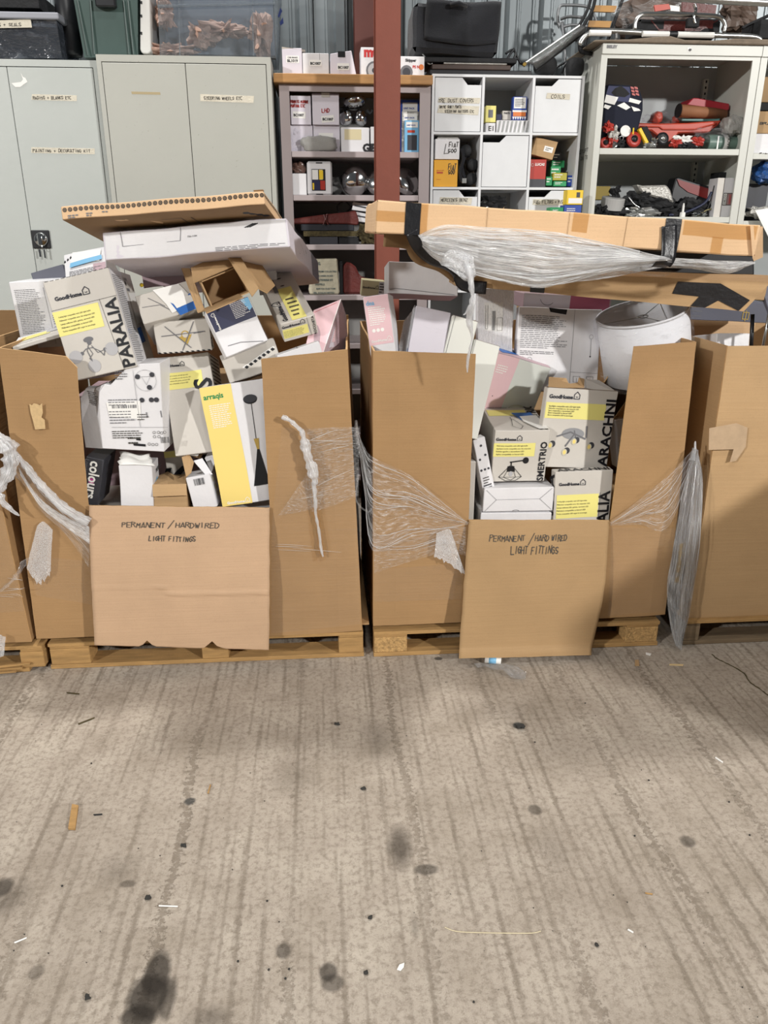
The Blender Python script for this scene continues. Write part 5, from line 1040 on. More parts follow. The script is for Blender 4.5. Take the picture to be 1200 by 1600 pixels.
o, f = item('small_carton', 'white carton reading Skipper with an orange badge, right of the red column', 615, 88, 663, 120, 4.42, .14, WHITE, z0=ZT); f.text('Skipper', .38, .26, .36, INK, bold=2); f.text('PS N', .62, .58, .22, RPRINT, bold=2); f.disc(.90, .52, .013, mat('orange_print', 'D87A3A', .5)); f.disc(.42, .78, .032, GINK); f.disc(.42, .78, .02, DKGREY, off=.002); f.flush()
Z1, Z2, Z3, Z4 = MSZ[:4]; GS = 'lilac parts cartons on the top shelf'
zz = at(500, 195, 4.43).z
o, f = item('small_carton', 'lilac carton with red handwriting over a BC1007 label, upper left on the top shelf', 454, 149, 486, 195, 4.45, .16, LILAC, group=GS); f.hand('MORRIS MINOR', .02, .26, .85, .003, MARKR, .09); f.hand('MARINA ETC', .02, .40, .7, .003, MARKR, .09); f.rect(LABEL, .1, .55, .72, .78, rot=.05); f.text('BC1007', .14, .71, .5, INK, bold=2.5); f.flush()
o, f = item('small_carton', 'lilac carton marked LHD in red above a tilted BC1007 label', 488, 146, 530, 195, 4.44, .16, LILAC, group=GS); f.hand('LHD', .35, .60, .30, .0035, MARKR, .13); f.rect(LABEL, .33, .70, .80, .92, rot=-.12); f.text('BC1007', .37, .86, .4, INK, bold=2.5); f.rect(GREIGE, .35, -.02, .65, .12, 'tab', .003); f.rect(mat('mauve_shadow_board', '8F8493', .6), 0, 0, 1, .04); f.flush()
item('small_carton', 'plain lilac carton under the one with red handwriting', 454, 196, 489, 237, 4.46, .15, LILAC, group=GS, z0=Z1); o, f = item('small_carton', 'plain lilac carton under the LHD carton', 490, 196, 531, 237, 4.46, .15, LILAC, group=GS, z0=Z1); f.rect(LABEL, .2, .28, .75, .5); f.flush()
o = crumple('bubble_wrap_roll', 499, 225, 4.43, 29, 12, BUBBLE, None, 3, .022, 26, .18); tag(o, 'sausage of frosted bubble wrap lying at the front of the top shelf', 'bubble wrap')
o = crumple('crinkled_bag', 463, 220, 4.44, 9, 17, BAGP, None, 5, .02, 18, .5); tag(o, 'crinkled clear bag in the left corner of the top shelf', 'bag')
mb = MB(); c = at(554, 158, 4.50); mb.lathe([(.0, .035), (.03, .033), (.052, .02), (.062, 0), (.056, 0), (.045, .015), (0, .02)], c, (.1, -.35, -1), 28); o = mb.make('headlamp_bowl', CHROME, smooth=True); tag(o, 'chrome headlamp bowl lying face down above two chrome half shells', 'lamp', 'chrome lamp parts')
for k, (x, y, s) in enumerate(((541, 184, -1), (564, 184, 1))):
    c = at(x, y, 4.49); o = MB().lathe([(0, .028), (.018, .026), (.034, .014), (.040, 0), (.036, 0), (0, .018)], c+V((0, .02, 0)), (s*.55, -1, .1), 24).make('lamp_shell', CHROME, smooth=True); tag(o, ('left-tilted chrome half shell standing on the white GE carton', 'right-tilted chrome half shell standing on the white GE carton')[k], 'lamp', 'chrome lamp parts')
o = MB().tube([at(530, 172, 4.52), at(537, 168, 4.52), at(545, 176, 4.53)], .008, 8).tube([at(573, 172, 4.52), at(578, 178, 4.52), at(582, 172, 4.52)], .008, 8).make('lamp_bracket', BLACKM, smooth=True); tag(o, 'black brackets beside the chrome half shells', 'bracket')
zw = at(555, 199, 4.44).z
o, f = item('small_carton', 'white carton reading GE with a stained cream patch', 533, 199, 577, 237, 4.44, .16, WHITE, z0=Z1); f.rect(mat('tea_stain', 'CFC39E', .6), .12, .08, .72, .5); f.text('GE', .76, .98, .46, INK, bold=3); f.disc(.88, .9, .02, INK, .012) if 0 else None; f.flush()
item('small_carton', 'white carton edge beside the GE carton, half behind the red column', 579, 198, 600, 237, 4.45, .15, WHITE, z0=Z1)
for k, (x0, y0, x1, y1, Y, m, lb) in enumerate(((626, 156, 655, 200, 4.52, PBLUE, 'blue-topped blister pack, rearmost right of the red column'), (628, 174, 654, 236, 4.48, SILVER, 'clear silvery blister pack in the middle, right of the red column'), (632, 188, 655, 237, 4.45, LBLUE, 'light blue backed blister pack with a grey part'))):
    o, f = item('blister_pack', lb, x0, y0, x1, y1, Y, .02, m, 'pack', 'blister packs', z0=Z1)
    f.rect(LABEL, .1, .05, .9, .22); f.text('UNIT PACK', .15, .17, .6, PBLUE, bold=1.5); 
    if k == 2: f.rect(DKGREY, .2, .45, .85, .92, 'printed_picture'); f.rect(ORANGE, .2, .3, .7, .38)
    f.flush()
# second shelf
o, f = item('small_carton', 'blank white carton with a brown wrap on it, left on the second shelf', 457, 271, 479, 304, 4.44, .12, WHITE, z0=Z2)
o = crumple('brown_wrap', 467, 262, 4.48, 11, 8, mat('brown_polythene', '6A5148', .3), None, 4, .03); tag(o, 'crumpled brown polythene sitting on the blank white carton', 'bag')
o, f = item('lamp_carton', 'white carton with a yellow, navy and red picture label, on the second shelf', 480, 252, 519, 304, 4.43, .14, WHITE, z0=Z2, bev=.008)
f.rect(INK, .18, .23, .73, .87); f.rect(LABEL, .20, .25, .44, .54, off=.0016); f.rect(YEL2, .48, .25, .62, .54, off=.0016); f.rect(BRIGHTY, .48, .27, .64, .52, off=.0020); f.rect(NAVY, .20, .56, .50, .85, off=.0016); f.rect(REDP, .52, .57, .71, .84, off=.0016); f.rect(BRIGHTY, .21, .64, .27, .84, off=.0022); f.rect(BLACK, .36, .03, .62, .065); f.rect(BLACK, .34, .96, .62, .99); f.flush()
o = MB().lathe([(0, .04), (.045, .036), (.066, .02), (.071, 0), (.076, -.006), (.07, -.012), (0, .0)], at(555, 284, 4.50), (.05, -1, -.15), 32).make('headlamp', CHROME, smooth=True); tag(o, 'round chrome headlamp facing out on the second shelf', 'lamp', 'chrome lamp parts')
o = MB().lathe([(.066, 0), (.075, .01), (.084, 0), (.078, -.012), (.066, 0)], at(556, 281, 4.56), (.15, -.55, 1), 32).make('headlamp_ring', CHROME, smooth=True); tag(o, 'chrome headlamp ring resting over the round headlamp', 'ring', 'chrome lamp parts')
o = MB().lathe([(0, .03), (.04, .03), (.06, .015), (.066, 0), (0, 0)], at(590, 286, 4.50), (-.2, -1, .2), 28).make('headlamp', CHROME, smooth=True); tag(o, 'chrome headlamp half hidden by the left edge of the red column', 'lamp', 'chrome lamp parts')
o = MB().lathe([(0, .04), (.05, .036), (.072, .02), (.078, 0), (.06, -.03), (0, -.05)], at(634, 284, 4.52), (.6, -1, .6), 28).make('headlamp', CHROME, smooth=True); tag(o, 'chrome headlamp showing right of the red column', 'lamp', 'chrome lamp parts')
o = crumple('crinkled_bag', 526, 292, 4.46, 8, 12, BAGP, None, 8, .02, 18, .5); tag(o, 'small crinkled clear bag beside the round headlamp', 'bag'); tag(pbox('blue_part', None, None, 521, 277, 531, 290, 4.52, .03, BLACKM)[0], 'small black part behind the crinkled bag on the second shelf', 'part')
# third shelf
zb3 = Z3+.001
o, f = item('grey_wallet', 'flat dark grey wallet lowest on the third shelf', 484, 370, 528, 383, 4.44, .2, DKGREY, 'wallet', z0=Z3); z = at(500, 370, 4.44).z
for k, (x0, y0, x1, y1, m, lb) in enumerate(((474, 361, 560, 369.5, OLIVE, 'frayed dark booklet under the black ones on the third shelf'), (470, 350, 553, 360.5, NAVYBOOK, 'shiny black folder under the maroon wallet'))):
    item('black_folder', lb, x0, y0, x1, y1, 4.44+.01*k, .24, m, 'folder', 'dark folders on the third shelf')
item('black_folder', 'black block at the right end of the third shelf pile', 529, 370.5, 561, 383, 4.45, .2, BLACKM, 'folder', 'dark folders on the third shelf', z0=Z3)
Q = [at(x, y, 4.44) for x, y in ((457, 342), (500, 336), (545, 331), (556, 329), (561, 345), (559, 352), (540, 350), (475, 349.5), (458, 350))]; o = MB().prism(Q, (0, .22, 0)).make('tool_roll', MAROON, bev=.006); tag(o, 'maroon leather roll tied in the middle, on the black folders', 'roll')
MB().tube([at(506, 335, 4.434), at(508, 343, 4.430), at(505, 351, 4.434)], .003, 6).tube([at(511, 334, 4.434), at(509, 343, 4.430), at(513, 351, 4.434)], .003, 6).make('tie_cord', MAROON, o)
for k, (q, lb) in enumerate(((((552, 315), (590, 322), (590, 333), (550, 328)), 'white plastic channel, upper of two leaning on the third shelf'), (((556, 331), (590, 337), (590, 350), (558, 346)), 'white plastic channel, lower of two leaning on the third shelf'))):
    o = MB().prism([at(x, y, 4.47) for x, y in q], (0, .16, 0)).make('plastic_channel', WHITE, bev=.002); tag(o, lb, 'channel', 'white plastic channels'); MB().prism([at(x, y, 4.467) for x, y in ((q[0][0]+2, q[0][1]+5), (q[1][0], q[1][1]+5), (q[1][0], q[1][1]+7), (q[0][0]+2, q[0][1]+7))], (0, .004, 0)).make('groove', DKGREY, o)
o = crumple('fibre_bundle', 573, 366, 4.46, 13, 15, OLIVE, None, 9, .05, 24, .6); tag(o, 'tangle of brown fibre at the right of the third shelf', 'fibre')
o = MB().tube([crm([at(*p) for p in ((530, 333, 4.56), (527, 322, 4.56), (538, 315, 4.55), (548, 324, 4.55), (541, 332, 4.56), (552, 320, 4.56))], k/24) for k in range(25)], .003, 6).make('cable', BLACK, smooth=True); tag(o, 'loop of thin black cable behind the maroon roll', 'cable')
# fourth shelf
Q = [at(x, y, 4.44) for x, y in ((482, 452), (486, 425), (489, 405), (527, 404), (531, 456), (530, 461), (484, 461))]
for p in Q: p.z = max(p.z, Z4+.001)
o = MB().prism(Q, (0, .10, 0)).make('cloth_bag', CREAM, bev=.006); tag(o, 'stained cream cloth bag with blue lettering, on the fourth shelf', 'bag')
f = Face(at(487, 405, 4.438), V((1, 0, 0)), V((0, 0, -1)), V((0, -1, 0)), .145, .19, o)
for k, s in enumerate(('BAG', 'PASTRAMI COLLECTED', 'THE GREEN ROAD', 'ET PATISSERIE ET', 'WEFFELS', 'BARTOLI DUE TOW', 'PEL SCHUH HETTO')): f.text(s, .04+.05*(k % 3), .16+.12*k+.08*(k > 0), (.3, .9, .7, .8, .4, .8, .85)[k]*.92, mat('faded_teal_print', '3F5C63', .7), bold=1.2)
f.flush(); item('black_folder', 'black upright folder edge between the cloth bag and the maroon bag', 531, 408, 536, 461, 4.45, .1, BLACKM, 'folder', z0=Z4)
Q = [at(x, y, 4.45) for x, y in ((535, 425), (537, 412), (546, 409), (556, 417), (563, 432), (575, 436), (603, 438), (603, 461), (536, 461))]
for p in Q: p.z = max(p.z, Z4+.001)
o = MB().prism(Q, (0, .12, 0)).make('leather_bag', MAROON, bev=.012); tag(o, 'soft maroon leather bag slumping behind the red column', 'bag')

# ================================================================ cube organiser
YO = 4.40; OZ = [2.309-.2655*k for k in range(9)]; OX = [.600, .8595, 1.1225, 1.382]
OR = thing('cube_organiser', 'white cube shelving with notched drawer fronts, right of the red column', 'shelf unit', (.99, YO+.19, 0))
for k, x in enumerate(OX): MB().box((x-.0065, YO, .05), (x+.0065, YO+.38, 2.309)).make('upright', OWHITE, OR)
for z in OZ:
    for i in range(3): MB().box((OX[i]+.0065, YO+.001, z-.012), (OX[i+1]-.0065, YO+.38, z)).make('shelf', OWHITE, OR)
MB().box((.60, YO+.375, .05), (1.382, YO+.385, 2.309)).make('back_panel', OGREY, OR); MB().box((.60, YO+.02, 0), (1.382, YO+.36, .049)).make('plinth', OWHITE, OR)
def drawer(c, r, left, label):
    x0, x1 = OX[c]+.010, OX[c+1]-.010; z1, z0 = OZ[r]-.016, OZ[r+1]+.003; W = x1-x0; dz = .032
    pr = [(0, dz), (.36, dz), (.50, 0), (1, 0)] if left else [(0, 0), (.58, 0), (.70, dz), (1, dz)]
    pts = [V((x0+u*W, YO+.004, z1-e)) for u, e in pr]+[V((x1, YO+.004, z0)), V((x0, YO+.004, z0))]
    t = thing('drawer_box', label, 'drawer', ((x0+x1)/2, YO+.18, z0), 'notched white drawers')
    MB().prism(pts, (0, .012, 0)).make('drawer_front', OWHITE, t)
    h = z1-dz-.01
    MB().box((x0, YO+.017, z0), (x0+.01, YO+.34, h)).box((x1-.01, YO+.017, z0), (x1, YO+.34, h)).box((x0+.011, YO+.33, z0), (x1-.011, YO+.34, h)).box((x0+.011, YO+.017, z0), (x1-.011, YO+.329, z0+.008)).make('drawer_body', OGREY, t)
    return t
d1 = drawer(0, 0, False, 'white drawer front with two handwritten tape labels, top left of the cube shelving')
tape_label(YO+.003, d1, ((686, 152), (751, 153), (749, 162), (684, 160)), [('TRE DUST COVERS', 685, 160, 56, 5.5)]); tape_label(YO+.003, d1, ((686, 164), (749, 166), (747, 180), (683, 176)), [('DRIVE SHAFT PARTS', 687, 169, 34, 4), ('STEERING GAITERS ETC', 695, 176, 46, 4)])
FD = Face(V((0, 0, 0)), None, None, V((0, -1, 0)), 1, 1, d1, 0, lambda x, y: at(x, y, YO+.003)); FD.disc(734, 137, .006, INK); FD.flush()
d2 = drawer(2, 0, True, 'white drawer front with a taped handwritten label reading COILS'); tape_label(YO+.003, d2, ((855, 145), (891, 147), (890, 156), (853, 154)), [('COILS', 861, 154, 22, 5.5)])
drawer(1, 1, True, 'blank white drawer front in the middle of the cube shelving')
d4 = drawer(0, 2, False, 'white drawer front with tape lettered MERCEDES, below the yellow carton'); tape_label(YO+.003, d4, ((688, 308), (738, 309), (736, 320), (686, 318)), [('MERCEDES BENZ', 689, 315, 42, 5)])
d5 = drawer(2, 2, True, 'white drawer front with a taped label reading FUEL FILTERS'); tape_label(YO+.003, d5, ((833, 311), (885, 312), (885, 321), (832, 320)), [('FUEL FILTERS + MISC', 834, 318, 48, 5)])
S0, S1, S2 = OZ[1], OZ[2], OZ[3]; GC = 'small cartons in the cube shelving'
o, f = item('small_carton', 'pale yellow carton with a grey label, top middle cube', 759, 165, 775, 191, 4.45, .05, YEL, group=GC); f.rect(GINK, .25, .25, .7, .72); f.flush()
o, f = item('small_carton', 'tiny white carton marked E1 under the pale yellow one', 759, 192, 774, 203, 4.44, .06, WHITE, group=GC, z0=S0); f.text('E1', .3, .8, .5, MARK, bold=1); f.flush()
o, f = item('small_carton', 'white carton with diagonal grey stripes, lying in the top middle cube', 776, 188, 827, 204, 4.44, .08, WHITE, group=GC, z0=S0)
for k in range(8): f.quad(STEEL, [(.02+k*.125, .95), (.08+k*.125, .95), (.13+k*.125, .05), (.07+k*.125, .05)], 'stripe_print')
f.flush()
o, f = item('small_carton', 'blue and white packet with an orange band and a zigzag edge', 801, 151, 823, 187.5, 4.46, .04, PBLUE, group=GC); f.rect(LABEL, .08, .03, .92, .5); f.para(.15, .1, .7, 5, .07, GINK, .5, 4); f.rect(LABEL, .0, .58, 1, .66); f.rect(mat('orange_print', 'D87A3A', .5), .05, .66, .95, .84)
for k in range(6): f.quad(LABEL, [(k/6, .86), (k/6+.08, 1), (k/6+.16, .86)], 'zigzag_print')
f.flush()
item('small_carton', 'tiny navy carton beside the zigzag-edged packet', 775, 178, 784, 187.5, 4.47, .04, NAVY, group=GC); o, f = item('small_carton', 'grey carton edge behind the zigzag-edged packet', 785, 173, 800, 187.5, 4.49, .04, GREIGE, group=GC); f.text('PARTS', .15, .35, .6, INK, bold=1.5); f.flush()
o, f = item('small_carton', 'white open carton marked FIAT 500 with an L drawn on it', 680, 217, 718, 249, 4.42, .14, WHITE, group=GC); f.hand('FiAT', .56, .40, .40, .0035, MARK, .22); f.hand('500', .54, .66, .34, .0035, MARK, .18); f.line([(.44, .25), (.37, .72), (.56, .70)], .003, MARK); f.flush(); MB().prism([at(*p) for p in ((683, 217, 4.425), (717, 217, 4.425), (715, 209, 4.50), (686, 209, 4.50))], (0, .004, 0)).make('flap', LABEL, o)
o, f = item('small_carton', 'amber carton marked FIAT 500 under the white one', 678, 250, 715, 287, 4.41, .14, AMBER, group=GC, z0=S1); f.hand('FiAT', .60, .36, .34, .0035, MARK, .20); f.hand('500', .62, .52, .26, .0035, MARK, .15); f.rect(ORANGE, .12, .44, .38, .50); f.text('genuine part', .12, .40, .3, ORANGE, bold=1); f.text('a brand', .45, .40, .1, ORANGE) if 0 else None; f.line([(.1, .72), (.3, .72)], .001, ORANGE); f.flush()
o = thing('seat_belt_coil', 'black seat belts and reels crammed into the left cube', 'seat belt', at(732, 287, 4.5))
for k, (x, y, r) in enumerate(((728, 236, 8), (738, 258, 9), (735, 280, 7))): c = at(x, y, 4.46); MB().lathe([(0, .02), (.028, .02), (.03, 0), (.028, -.03), (0, -.03)], c, (.3*k-.2, -1, .2), 20).make('belt_reel', BLACKM, o, smooth=True)
for k, p in enumerate((((722, 232), (724, 250), (718, 268), (722, 284)), ((730, 240), (722, 256), (724, 272), (731, 286)), ((742, 262), (744, 276), (738, 286), (728, 280)))): MB().tube([crm([at(x, y, 4.44+.02*k) for x, y in p], i/10) for i in range(11)], [.011]*11, 4).make('webbing', FABRIC, o)
MB().box(tuple(at(722, 286, 4.43)), tuple(at(728, 279, 4.45))).make('buckle', STEEL, o)
Q = [at(*p, 4.44) for p in ((838, 214), (872, 222), (863, 250), (830, 241))]; o = MB().prism(Q, (.0, .10, 0)).make('small_carton', KRAFT2, bev=.002); tag(o, 'kraft carton tipped on a red one in the right cube', 'box', GC); f = Face(Q[0], (Q[1]-Q[0]).normalized(), (Q[3]-Q[0]).normalized(), V((0, -1, 0)), (Q[1]-Q[0]).length, (Q[3]-Q[0]).length, o); f.rect(LABEL, .48, .36, .88, .68); f.para(.55, .45, .25, 2, .1, MARK, .4, 2); f.flush()
o, f = item('small_carton', 'red carton reading LUCAS with a charcoal base', 828, 249, 853, 289, 4.43, .12, REDP, group=GC, z0=S1); f.rect(DKGREY, 0, .70, 1, 1); f.text('LUCAS', .30, .22, .58, WPRINT, bold=2); f.ring(.13, .2, .007, WPRINT, .0015); f.flush()
for k, (x0, y0, x1, y1, Y, m, lb) in enumerate(((864, 238, 877, 252, 4.55, DKGREY, 'small dark box at the back of the right cube'), (862, 251, 882, 262, 4.52, GREEN, 'dull green carton on top of the small heap in the right cube'), (860, 260, 876, 278, 4.47, GREEN, 'green and white carton tilted in the right cube heap'), (864, 270, 886, 282, 4.44, OLIVE, 'olive yellow carton at the front of the right cube heap'), (865, 283, 885, 291, 4.43, GREEN, 'flat green carton lowest in the right cube heap'), (853, 276, 863, 290, 4.44, GREEN, 'green carton end beside the red carton'), (886, 274, 896, 291, 4.45, PBLUE, 'royal blue carton at the right end of the right cube'))):
    m2 = mat('olive_yellow_print', 'A8A034', .5) if m is OLIVE else m
    o, f = item('filter_carton', lb, x0, y0, x1, y1, Y, .06, m2, group='filter cartons in the right cube'); f.para(.1, .2, .7, 2, .3, LABEL, .4, k); f.flush()
o = crumple('parts_bag', 770, 317, 4.50, 20, 10, BLACKM, None, 5, .05, 18, .4); tag(o, 'dark parts heaped in the lower middle cube', 'parts'); item('small_carton', 'brown carton flap in the lower middle cube', 776, 309, 788, 330, 4.52, .05, KRAFT2, group=GC)
o = MB().lathe([(0, 0), (.035, 0), (.038, .02), (.03, .05), (0, .055)], at(757, 330, 4.5), (0, 0, 1), 20).make('round_part', STEEL, smooth=True); tag(o, 'round grey part in the lower middle cube', 'part')
# stack of cartons in front of the organiser's right corner
o, f = item('filter_carton', 'bright yellow carton topmost of the stack before the tape-labelled drawer', 886, 297, 911, 320, 4.22, .07, BRIGHTY, group='carton stack before the cube shelving'); f.rect(LABEL, .1, .55, .95, .9); f.rect(DKGREY, .58, .15, .8, .5); f.flush()
o, f = item('filter_carton', 'royal blue carton under the bright yellow one', 881, 320.5, 908, 345, 4.215, .08, PBLUE, group='carton stack before the cube shelving'); f.para(.15, .2, .6, 3, .12, LABEL, .4, 3); f.flush()
o, f = item('filter_carton', 'small green carton left of the royal blue one', 859, 324, 880, 345, 4.22, .07, GREEN, group='carton stack before the cube shelving'); f.text('PART', .2, .3, .4, WPRINT, bold=1); f.flush()
zs = at(880, 345, 4.22).z
tag(MB().box((1.08, 4.17, 0), (1.36, 4.33, zs-.001)).make('tall_carton', KRAFT2, bev=.003), 'tall kraft carton hidden behind the long taped box, carrying the filter cartons', 'box')
# ================================================================ on top of the organiser
Zo = 2.309
o, F = carton('soft_case', 'big black canvas bag with a sagging flap on the cube shelving', (647, 2), (784, 10), (652, 82), (4.42, 4.42, 4.42), .28, FABRIC, cat='bag', amp=.012, bev=.02); done(F)
fc = F['front']; sheet('flap', lin(.14, .98, 16), lin(-.06, .72, 10), lambda u, v: fc.P(u, v+.12*math.sin(u*3.1)*max(v, 0), .012+.01*math.sin(u*9+v*5)*.5), FABRIC, o, .004, V((0, 1, 0)))
MB().tube([fc.P(.40, .04, .03), fc.P(.5, .0, .045), fc.P(.6, .03, .03)], .010, 8).make('handle', FABRIC, o, smooth=True)
xa, xb = at(672, 108, 4.42).x, at(832, 108, 4.42).x
for nm, lb, cat, a, b, z0, z1, m in (('folded_cover', 'flat glossy black case lying on the cube shelving', 'case', xa, xb, 2.3105, 2.334, BLACK), ('wood_board', 'dark walnut board sandwiched between black cases', 'board', xa+.01, xa+.42, 2.335, 2.358, mat('dark_walnut', '3A2A22', .5, var=.2, vscale=20)),
                                     ('paper_stack', 'thin pale sheet stack under the black canvas bag', 'paper', xa+.07, xa+.40, 2.359, 2.366, SILVER), ('folded_cover', 'matt black folded cover directly under the canvas bag', 'cover', xa-.04, xa+.45, 2.367, 2.390, BLACKM)):
    o = MB().box((a, 4.43, z0), (b, 4.70, z1)).make(nm, m, bev=.003); tag(o, lb, cat)
o = MB().tube([crm([at(*p, 4.45) for p in ((660, 84), (666, 92), (670, 100), (676, 99))], k/10) for k in range(11)], .0035, 8).make('wire_hook', STEEL, smooth=True); tag(o, 'bent bright wire hooked at the left of the black cases', 'wire')
o = thing('hinge_linkage', 'black hinge linkage with a brass nut at the end of the black cases', 'linkage', at(805, 104, 4.5))
for k, p in enumerate((((788, 102), (796, 86), (804, 76)), ((790, 84), (800, 78), (806, 84), (800, 96)), ((798, 104), (808, 92), (814, 100)), ((806, 84), (812, 96), (820, 103)))): MB().tube([crm([at(x, y, 4.46+.01*k) for x, y in p], i/8) for i in range(9)], .006, 6).make('link_bar', BLACK, o, smooth=True)
MB().lathe([(0, 0), (.009, 0), (.009, .014), (0, .014)], at(819, 101, 4.45), (0, -1, 0), 6).make('nut', BRASS, o)
# smoked windscreen-like panel leaning, head rests
A = [at(*p) for p in ((822, 98, 4.42), (906, 40, 4.40), (914, 50, 4.40), (838, 110, 4.42))]
SMOKE = poly('smoked_perspex', 'A9AAA8', .25, .5, (2, 2, 1), 2, rough=.1, wh='9A9B9B')
us = lin(0, 1, 18); o = sheet('windscreen_panel', us, lin(0, 1, 9), lambda u, v: bil(A[0], A[1], A[3], A[2], u, v)+V((0, -.04*math.sin(v*3.14), 0)), SMOKE, None, .006, V((0, 1, .2)).normalized(), uvs=lambda u, v: (u, v)); tag(o, 'curved smoky clear panel leaning up beside the right steel unit', 'panel')
MB().tube([A[0], A[1]], .006, 8).make('edge_trim', STEEL, o); MB().tube([A[3], A[2]], .005, 8).make('edge_trim', BLACK, o)
for k, (x, y, rx, ry, lb) in enumerate(((852, 103, 18, 13, 'black padded head rest below the smoky panel, the left one'), (898, 106, 14, 14, 'black padded head rest beside the right steel unit'))):
    o = crumple('head_rest', x, y, 4.50, rx, ry, BLACKM, None, k, .045, 24, .05); tag(o, lb, 'head rest', 'padded head rests')
MB().box((.62, 4.44, 2.31), (.66, 4.6, 2.335))
for k, p in enumerate((((878, 116), (884, 100), (900, 92)), ((862, 118), (872, 104), (888, 96)))):
    o = MB().tube([crm([at(x, y, 4.56+.02*k) for x, y in p], i/8) for i in range(9)], .006, 8).make('frame_tube', BLACK, smooth=True); tag(o, ('thin black curved tube between the head rests, the nearer', 'thin black curved tube between the head rests, the rear one')[k], 'tube')
# tall tubular frames leaning on the cladding
def tubes(name, label, cat, paths, Y, r, m, closed=False, group=None):
    t = thing(name, label, cat, at(*paths[0][0], Y), group)
    for p in paths:
        P = [at(x, y, Y) for x, y in p]; MB().tube([crm(P, i/30) for i in range(31)], r, 8).make('tube', m, t, smooth=True)
    return t
tubes('ladder_frame', 'dull grey tubular frame leaning on the cladding', 'frame', (((892, 750), (884, 118), (872, 40), (874, 12), (886, 8), (915, 10), (926, 18), (940, 60)), ((876, 30), (890, 26), (915, 28)), ((880, 42), (895, 39), (922, 42)), ((884, 56), (900, 54), (925, 55))), 4.85, .008, mat('dull_grey_tube', '76787A', .4, .5))
tubes('trolley_frame', 'two long dark curved bars crossing in front of the cladding', 'frame', (((893, 62), (905, 40), (920, 10), (926, -20)), ((899, 64), (912, 40), (926, 14), (934, -20))), 4.55, .008, BLACKM)
Q = [at(*p, 4.60) for p in ((914, 70), (932, -10), (976, -10), (950, 62))]
t = thing('slatted_crate', 'dark frame with orange pine slats behind the roof rack', 'crate', (Q[0]+Q[3])/2)
for a, b in ((0, 1), (3, 2)): MB().tube([Q[a], Q[b]], .009, 8).make('frame_bar', BLACKM, t)
for (y0, x0, x1) in ((8, 928, 964), (32, 921, 956), (-12, 934, 970)): MB().prism([at(x, y, 4.59) for x, y in ((x0, y0), (x1, y0+1), (x1-3, y0+11), (x0-2, y0+10))], (0, .015, 0)).make('slat', SLATWOOD, t)
# ================================================================ grey shelving on the right
YR = 4.30
RU = thing('shelf_unit', 'wide light grey steel shelf unit with a numbered fascia, full of red tools', 'shelf unit', (1.85, YR+.23, 0))
MB().box((1.432, YR+.012, 0), (1.437, YR+.46, 2.43)).box((1.432, YR, 0), (1.464, YR+.011, 2.388)).make('side_panel', RSTEEL, RU)
MB().box((2.222, YR, 0), (2.262, YR+.011, 2.388)).box((2.257, YR+.012, 0), (2.262, YR+.46, 2.43)).make('side_panel', RSTEEL, RU)
MB().box((1.464, YR, 2.372), (2.222, YR+.011, 2.388)).make('top_rail', RSTEEL, RU); MB().box((1.432, YR-.008, 2.389), (2.264, YR+.011, 2.436)).box((1.432, YR+.011, 2.425), (2.264, YR+.46, 2.436)).make('fascia', RSTEEL, RU, bev=.002)
MB().box((1.437, YR+.45, 0), (2.257, YR+.46, 2.42)).make('back_panel', mat('grey_back_steel', 'A3A7A8', .5), RU)
RSZ = (1.963, 1.629, 1.29, .95, .6, .25)
for z in RSZ: MB().box((1.4645, YR+.002, z-.03), (2.2215, YR+.448, z)).make('shelf', RSTEEL, RU, bev=.002)
for x in (1.475, 2.175):
    o = MB().box((x, YR+.425, .1), (x+.028, YR+.449, 2.36)).make('slotted_upright', RSTEEL, RU)
    mb = MB()
    for k in range(34): mb.box((x+.010, YR+.4235, 1.35+k*.03), (x+.018, YR+.4248, 1.362+k*.03))
    s_ = mb.make('slot', DARKGAP, o); s_['kind'] = 'stuff'
FD = Face(V((0, 0, 0)), None, None, V((0, -1, 0)), 1, 1, RU, 0, lambda x, y: at(x, y, YR-.008)); FD.quad(LABEL, [(1074, 74), (1080, 74), (1080, 81), (1074, 81)], 'number_plate'); FD.flush()
a = at(1075, 80, YR-.008); ff = Face(a, V((1, 0, 0)), V((0, 0, -1)), V((0, -1, 0)), .018, .02, RU); ff.text('49', 0, .0, .9, INK, bold=3, off=.003); ff.flush()
a = at(948, 75, YR-.008); ff = Face(a, V((1, 0, 0)), V((0, 0, -1)), V((0, -1, 0)), .06, .02, RU); ff.text('BISLEY', 0, .0, .9, GINK, bold=3); ff.flush()
for k, (t1, y) in enumerate((('MOTORCRAFT', 238), ('THERM. UNITS', 249))):
    x = 1.4318; z = at(910, y, 4.42).z; fs = Face(V((x, 4.66, z)), V((0, -1, 0)), V((0, 0, -1)), V((-1, 0, 0)), .28, .03, RU); fs.hand(t1, 0, 0, 1, .003, MARK, .6); fs.flush()
Za, Zb = RSZ[0], RSZ[1]
